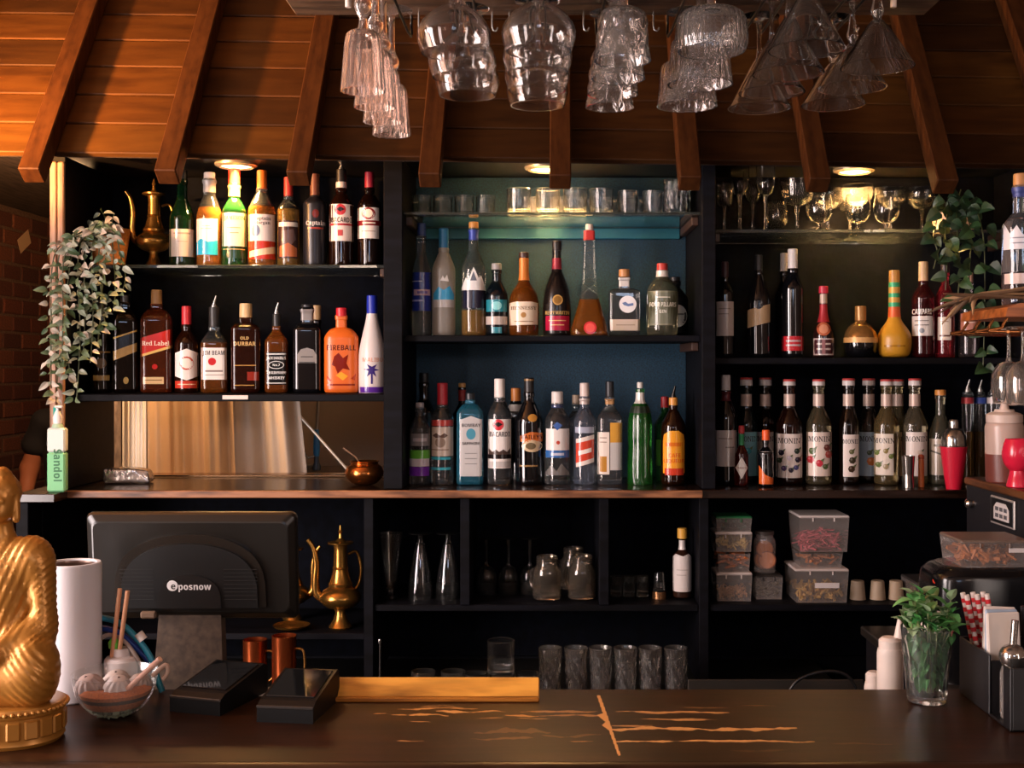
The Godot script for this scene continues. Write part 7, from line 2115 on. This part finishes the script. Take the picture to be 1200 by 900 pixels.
func caddy() -> void:
	# black counter caddy; its long side runs away from the viewer
	var x0 := 0.772
	var zn := 1.962
	var zf := 2.200
	var w := 0.19
	var h := 0.104
	var t := 0.004
	var org := Vector3(x0 + w * 0.5, BAR + 0.0005, -(zn + zf) * 0.5)
	var o := thing("bar_caddy", "black bar caddy box with open compartments on the bar", "caddy", org)
	var blk := mat("141315", 0.36)
	var d := zf - zn
	part(o, "base", box(w, t, d, 0.001, true), blk)
	# near side panel with an upright slot
	part(o, "side_panel", box(t, h, 0.145, 0.001, true), blk, Vector3(-w * 0.5 + t * 0.5, 0, -d * 0.5 + 0.0725))
	part(o, "side_panel", box(t, h, 0.030, 0.001, true), blk, Vector3(-w * 0.5 + t * 0.5, 0, d * 0.5 - 0.015))
	part(o, "side_panel", box(t, h, d, 0.001, true), blk, Vector3(w * 0.5 - t * 0.5, 0, 0))
	part(o, "end_panel", box(w - 2 * t, h, t, 0.001, true), blk, Vector3(0, 0, d * 0.5 - t * 0.5))
	part(o, "end_panel", box(w - 2 * t, h, t, 0.001, true), blk, Vector3(0, 0, -d * 0.5 + t * 0.5))
	part(o, "partition", box(t, h * 0.9, d - 2 * t, 0.001, true), blk, Vector3(-0.018, 0, 0))
	part(o, "partition", box(w * 0.5 - 0.026, h * 0.9, t, 0.001, true), blk, Vector3(-0.056, 0, -0.060))
	part(o, "partition", box(w * 0.5 - 0.026, h * 0.9, t, 0.001, true), blk, Vector3(-0.056, 0, 0.022))
	var up := t + 0.001
	# paper straws, striped red and white, in the rear compartment
	var r := RandomNumberGenerator.new()
	r.seed = 5
	for i in 6:
		var p := org + Vector3(-0.058 + (i % 3) * 0.013, up, -0.102 + (i / 3) * 0.020)
		var lean := Vector3(-0.20 + 0.03 * (i % 3), 1, -0.01).normalized()
		var s := thing("paper_straw", "red and white striped paper straw, %s from the napkins" % ORDINAL[5 - i], "straw", p, 0.0, "striped paper straws in the caddy")
		part(s, "tube", tube([Vector3.ZERO, lean * 0.185], 0.0046, 10), mat("d8ccc6", 0.6))
		for j in 6:
			var a := lean * (0.085 + j * 0.0165)
			part(s, "stripe", tube([a, a + lean * 0.008], 0.0048, 10), mat("c8242c", 0.6))
	# napkins in the middle compartment
	var nm := ["cream folded napkin beside the striped straws", "cream folded napkin next to the blue grey one", "blue grey folded napkin between the cream ones", "cream folded napkin beside the beige one", "beige folded napkin beside the glass dispenser"]
	for i in 5:
		var p := org + Vector3(-0.056, up, -0.046 + i * 0.0125)
		solo("paper_napkin", box(0.056, 0.168 - 0.004 * (i % 2), 0.006, 0.002, true), mat(["c8bcb4", "d8cec6", "8a98a8", "cfc4bc", "b4a89e"][i], 0.8), nm[i], "napkin", p, Vector3(0, 0.0, 0.02 * (i - 2)), "folded napkins in the caddy")
	# black straws on the far side
	for i in 10:
		var p := org + Vector3(0.006 + (i % 4) * 0.020, up, -0.06 + (i / 4) * 0.032)
		var lean := Vector3(r.randf_range(-0.16, 0.0), 1, r.randf_range(-0.06, 0.06)).normalized()
		var s := thing("black_straw", "black plastic straw standing in the far side of the caddy", "straw", p, 0.0, "black straws in the caddy")
		part(s, "tube", tube([Vector3.ZERO, lean * (0.155 + 0.02 * r.randf())], 0.0042, 8), mat("17161a", 0.35))
	# glass dispenser that shows through the slot
	var g := thing("glass_dispenser", "beaded glass dispenser with a round steel top in the caddy", "dispenser", org + Vector3(-0.066, up, 0.056))
	part(g, "glass_body", lathe(V([0, 0, 0.019, 0, 0.021, 0.006, 0.021, 0.075, 0.017, 0.088, 0, 0.088]), 48, {"fl": [12.0, 0.1, 0.006, 0.08]}), glass("dcd4cc", 0.0, 0.12))
	part(g, "steel_dome", lathe(curve(V([0.017, 0.087, 0.022, 0.098, 0.022, 0.110, 0.016, 0.120, 0.006, 0.125]), 4) + V([0, 0.125]), 28), mat("b8b2ac", 0.12, 0.95))
	part(g, "spout", tube([Vector3(0, 0.115, 0), Vector3(0.004, 0.165, 0)], 0.006, 10), mat("a8a29c", 0.2, 0.95))
	solo("white_coaster", box(0.07, 0.003, 0.075, 0.001), mat("cfc8c2", 0.6), "white paper coaster lying across the caddy's near corner", "coaster", org + Vector3(0.045, h + 0.0025, 0.080))

# ------------------------------------------------------------------ golden seated statue (right half in view)
func build_buddha() -> void:
	var z := 1.93
	var k := z / F
	var at := Vector3(X(0, z), BAR, -z)
	var o := thing("seated_statue", "golden seated meditating statue with pleated robe on an oval base", "statue", at, 0.0)
	var gold := mat("a5702e", 0.34, 0.45)
	# base: oval drum with panels
	var bw := 75.0 * k
	part(o, "base_drum", lathe(V([0, 0, bw * 0.93, 0, bw * 0.97, 0.006, bw * 0.95, 0.012, bw * 0.95, 0.046, bw * 0.99, 0.050, bw * 1.0, 0.056, bw * 0.97, 0.062, bw * 0.9, 0.064, 0, 0.066]), 56, {"d": 0.72, "n": 2.3}), gold)
	for i in 20:
		var a := TAU * (i + 0.5) / 20.0
		var s := sin(a)
		var c := cos(a)
		var px := signf(s) * pow(absf(s), 2.0 / 2.3) * bw * 0.955
		var pz := signf(c) * pow(absf(c), 2.0 / 2.3) * bw * 0.955 * 0.72
		part(o, "base_panel", box(0.022, 0.030, 0.006, 0.003), gold, Vector3(px, 0.029, pz), Vector3(0, atan2(s, c / 0.72), 0))
	# beaded rim
	for i in 56:
		var a := TAU * i / 56.0
		var s := sin(a)
		var c := cos(a)
		part(o, "bead", lathe(V([0, -0.004, 0.003, -0.0025, 0.004, 0, 0.003, 0.0025, 0, 0.004]), 8), gold, Vector3(signf(s) * pow(absf(s), 2.0 / 2.3) * bw * 1.0, 0.056, signf(c) * pow(absf(c), 2.0 / 2.3) * bw * 0.72))
	var y0 := 0.062
	var f := func(p: Vector3) -> float:
		var ax := absf(p.x)
		var yb := p.y - y0
		var ql := Vector3(ax / 0.95, yb / 1.36, p.z)
		# crossed legs
		var d := cap_d(ql, Vector3(0.0, 0.028, 0.035), Vector3(0.068, 0.034, 0.028), 0.030, 0.034)
		d = smin(d, ell_d(ql, Vector3(0.066, 0.042, 0.020), Vector3(0.040, 0.044, 0.042)), 0.02)
		d = smin(d, ell_d(ql, Vector3(0.0, 0.03, -0.01), Vector3(0.082, 0.036, 0.05)), 0.03)
		# torso and arms
		var q := Vector3(ax / 0.79, yb / 1.25, p.z)
		d = smin(d, ell_d(q, Vector3(0, 0.095, -0.012), Vector3(0.062, 0.07, 0.040)), 0.025)
		d = smin(d, ell_d(q, Vector3(0, 0.160, -0.012), Vector3(0.074, 0.050, 0.038)), 0.03)
		d = smin(d, ell_d(q, Vector3(0.062, 0.183, -0.012), Vector3(0.032, 0.028, 0.030)), 0.025)
		d = smin(d, cap_d(q, Vector3(0.080, 0.173, -0.012), Vector3(0.090, 0.095, -0.002), 0.026, 0.023), 0.015)
		d = smin(d, cap_d(q, Vector3(0.090, 0.095, -0.002), Vector3(0.020, 0.070, 0.050), 0.023, 0.015), 0.012)
		d = smin(d, ell_d(q, Vector3(0.004, 0.066, 0.056), Vector3(0.034, 0.011, 0.018)), 0.008)
		d *= 0.8
		# neck and head
		d = smin(d, cap_d(p, Vector3(0, y0 + 0.245, -0.012), Vector3(0, y0 + 0.295, -0.008), 0.019, 0.015), 0.012)
		q = Vector3(ax / 0.72, (yb - 0.292) / 0.72 + 0.246, p.z / 0.72)
		var hd := ell_d(q, Vector3(0, 0.285, -0.004), Vector3(0.036, 0.046, 0.040))
		hd = smin(hd, ell_d(q, Vector3(0, 0.262, 0.012), Vector3(0.026, 0.022, 0.026)), 0.015)
		hd = smin(hd, cap_d(q, Vector3(0, 0.296, 0.034), Vector3(0, 0.278, 0.041), 0.004, 0.0065), 0.008)    # nose
		hd = smin(hd, ell_d(q, Vector3(0, 0.264, 0.034), Vector3(0.011, 0.004, 0.006)), 0.004)                # lips
		hd = smin(hd, ell_d(q, Vector3(0.015, 0.290, 0.031), Vector3(0.009, 0.004, 0.005)), 0.004)            # eyelid
		hd = smin(hd, cap_d(q, Vector3(0.037, 0.298, -0.004), Vector3(0.036, 0.246, -0.001), 0.007, 0.009), 0.004)  # long ear
		var hair := ell_d(q, Vector3(0, 0.305, -0.012), Vector3(0.041, 0.043, 0.042))
		hair = smin(hair, ell_d(q, Vector3(0, 0.345, -0.012), Vector3(0.020, 0.018, 0.020)), 0.01)
		hair += 0.0030 * sin(q.x * 420.0) * sin(q.y * 420.0) * cos(q.z * 260.0)
		hd = smin(hd, maxf(hair, -(q.y - 0.296 + (q.z - 0.02) * -0.8)), 0.004)
		d = smin(d, hd * 0.72, 0.005)
		q = Vector3(ax / 0.79, yb / 1.25, p.z)
		# pleats of the robe: ridges along slanting lines on arm and knee, over the chest
		if q.y < 0.212 and q.y > 0.0:
			var arm := smoothstep(0.050, 0.075, ax) * smoothstep(0.06, 0.09, q.y)
			var knee := (1.0 - smoothstep(0.065, 0.09, q.y)) * smoothstep(0.02, 0.05, ax)
			var chest := (1.0 - smoothstep(0.045, 0.065, ax)) * smoothstep(0.075, 0.10, q.y)
			d += 0.0012 * arm * sin((q.y * 0.9 - ax * 0.8) * 720.0)
			d += 0.0010 * knee * sin((ax * 0.8 + q.y * 0.9) * 560.0)
			d += 0.0010 * chest * sin((p.x * 0.9 - q.y * 0.45) * 560.0)
		return d
	part(o, "figure", nets(f, Vector3(-0.118, 0.055, -0.075), Vector3(0.118, 0.505, 0.085), 0.0035), gold)

# ------------------------------------------------------------------ person in the passage (side of the body and arm in view)
func build_person() -> void:
	var z := 6.0
	var at := Vector3(X(96, z), 0, -z)
	var o := thing("person", "person in a black t-shirt with an arm hanging down in the passage", "person", at)
	var skin := mat("a5684a", 0.55)
	var cloth := mat("0d0e14", 0.85)
	var trousers := mat("101118", 0.85)
	# skin: head, neck, arms with hands; one continuous field
	var hand := func(q: Vector3, sx: float) -> float:
		var w := Vector3(sx * 0.285, 0.93, 0.02)
		var d := ell_d(q, w + Vector3(0, -0.05, 0.005), Vector3(0.020, 0.050, 0.040))
		for i in 4:
			var zz := 0.034 - i * 0.020
			var L: float = [0.070, 0.080, 0.076, 0.060][i]
			var a := w + Vector3(0, -0.085, zz)
			var b := a + Vector3(-sx * 0.006, -L * 0.55, 0.004)
			d = smin(d, cap_d(q, a, b, 0.0095, 0.0085), 0.006)
			d = smin(d, cap_d(q, b, b + Vector3(-sx * 0.018, -L * 0.42, 0.0), 0.0085, 0.0075), 0.004)
		d = smin(d, cap_d(q, w + Vector3(-sx * 0.004, -0.03, 0.036), w + Vector3(-sx * 0.012, -0.075, 0.062), 0.0115, 0.0095), 0.008)
		return d
	var f := func(p: Vector3) -> float:
		var d := cap_d(p, Vector3(0, 1.40, 0), Vector3(0, 1.52, 0.01), 0.058, 0.055)
		d = smin(d, ell_d(p, Vector3(0, 1.62, 0.01), Vector3(0.075, 0.115, 0.095)), 0.03)
		d = smin(d, cap_d(p, Vector3(0, 1.615, 0.10), Vector3(0, 1.585, 0.122), 0.009, 0.014), 0.015)
		for sx in [-1.0, 1.0]:
			d = smin(d, ell_d(p, Vector3(sx * 0.078, 1.61, 0.0), Vector3(0.012, 0.032, 0.02)), 0.006)
			d = smin(d, ell_d(p, Vector3(sx * 0.033, 1.635, 0.092), Vector3(0.014, 0.007, 0.008)), 0.006)
			d = smin(d, cap_d(p, Vector3(sx * 0.19, 1.36, 0), Vector3(sx * 0.272, 1.14, -0.02), 0.054, 0.043), 0.03)
			d = smin(d, cap_d(p, Vector3(sx * 0.272, 1.14, -0.02), Vector3(sx * 0.285, 0.93, 0.02), 0.044, 0.028), 0.02)
			d = smin(d, hand.call(p, sx), 0.015)
		d = smin(d, ell_d(p, Vector3(0, 1.562, 0.102), Vector3(0.024, 0.007, 0.008)), 0.006)
		return d
	var body := part(o, "body", nets(f, Vector3(-0.36, 0.76, -0.12), Vector3(0.36, 1.75, 0.15), 0.0085), skin)
	body.name = "body"
	var shirt := func(p: Vector3) -> float:
		var d := ell_d(p, Vector3(0, 1.18, 0.0), Vector3(0.185, 0.34, 0.125))
		d = smin(d, ell_d(p, Vector3(0, 1.36, -0.005), Vector3(0.20, 0.115, 0.105)), 0.05)
		d = smin(d, ell_d(p, Vector3(0, 0.97, 0.0), Vector3(0.180, 0.16, 0.125)), 0.06)
		for sx in [-1.0, 1.0]:
			d = smin(d, cap_d(p, Vector3(sx * 0.18, 1.375, 0), Vector3(sx * 0.238, 1.26, -0.012), 0.070, 0.066), 0.03)
		d = maxf(d, -cap_d(p, Vector3(0, 1.44, 0.02), Vector3(0, 1.6, 0.02), 0.066, 0.08))
		d = maxf(d, 0.88 - p.y)
		return d + 0.003 * sin(p.y * 38.0 + p.x * 20.0)
	part(o, "t_shirt", nets(shirt, Vector3(-0.37, 0.86, -0.17), Vector3(0.37, 1.52, 0.17), 0.012), cloth)
	var legs := func(p: Vector3) -> float:
		var d := ell_d(p, Vector3(0, 0.90, 0), Vector3(0.168, 0.13, 0.115))
		for sx in [-1.0, 1.0]:
			d = smin(d, cap_d(p, Vector3(sx * 0.09, 0.86, 0), Vector3(sx * 0.10, 0.48, 0.01), 0.085, 0.060), 0.04)
			d = smin(d, cap_d(p, Vector3(sx * 0.10, 0.48, 0.01), Vector3(sx * 0.10, 0.10, -0.01), 0.060, 0.048), 0.03)
		return maxf(d, p.y - 0.93)
	part(o, "trousers", nets(legs, Vector3(-0.22, 0.04, -0.15), Vector3(0.22, 0.97, 0.15), 0.014), trousers)
	for sx in [-1.0, 1.0]:
		part(o, "shoe", box(0.085, 0.075, 0.25, 0.02, true), mat("16161a", 0.5), Vector3(sx * 0.10, 0, 0.04))
	part(o, "hair", nets(func(p): return maxf(ell_d(p, Vector3(0, 1.645, -0.005), Vector3(0.084, 0.105, 0.102)), -(p.y - 1.62 + (p.z - 0.03) * -1.0)), Vector3(-0.1, 1.5, -0.13), Vector3(0.1, 1.77, 0.12), 0.01), mat("1a120e", 0.6))
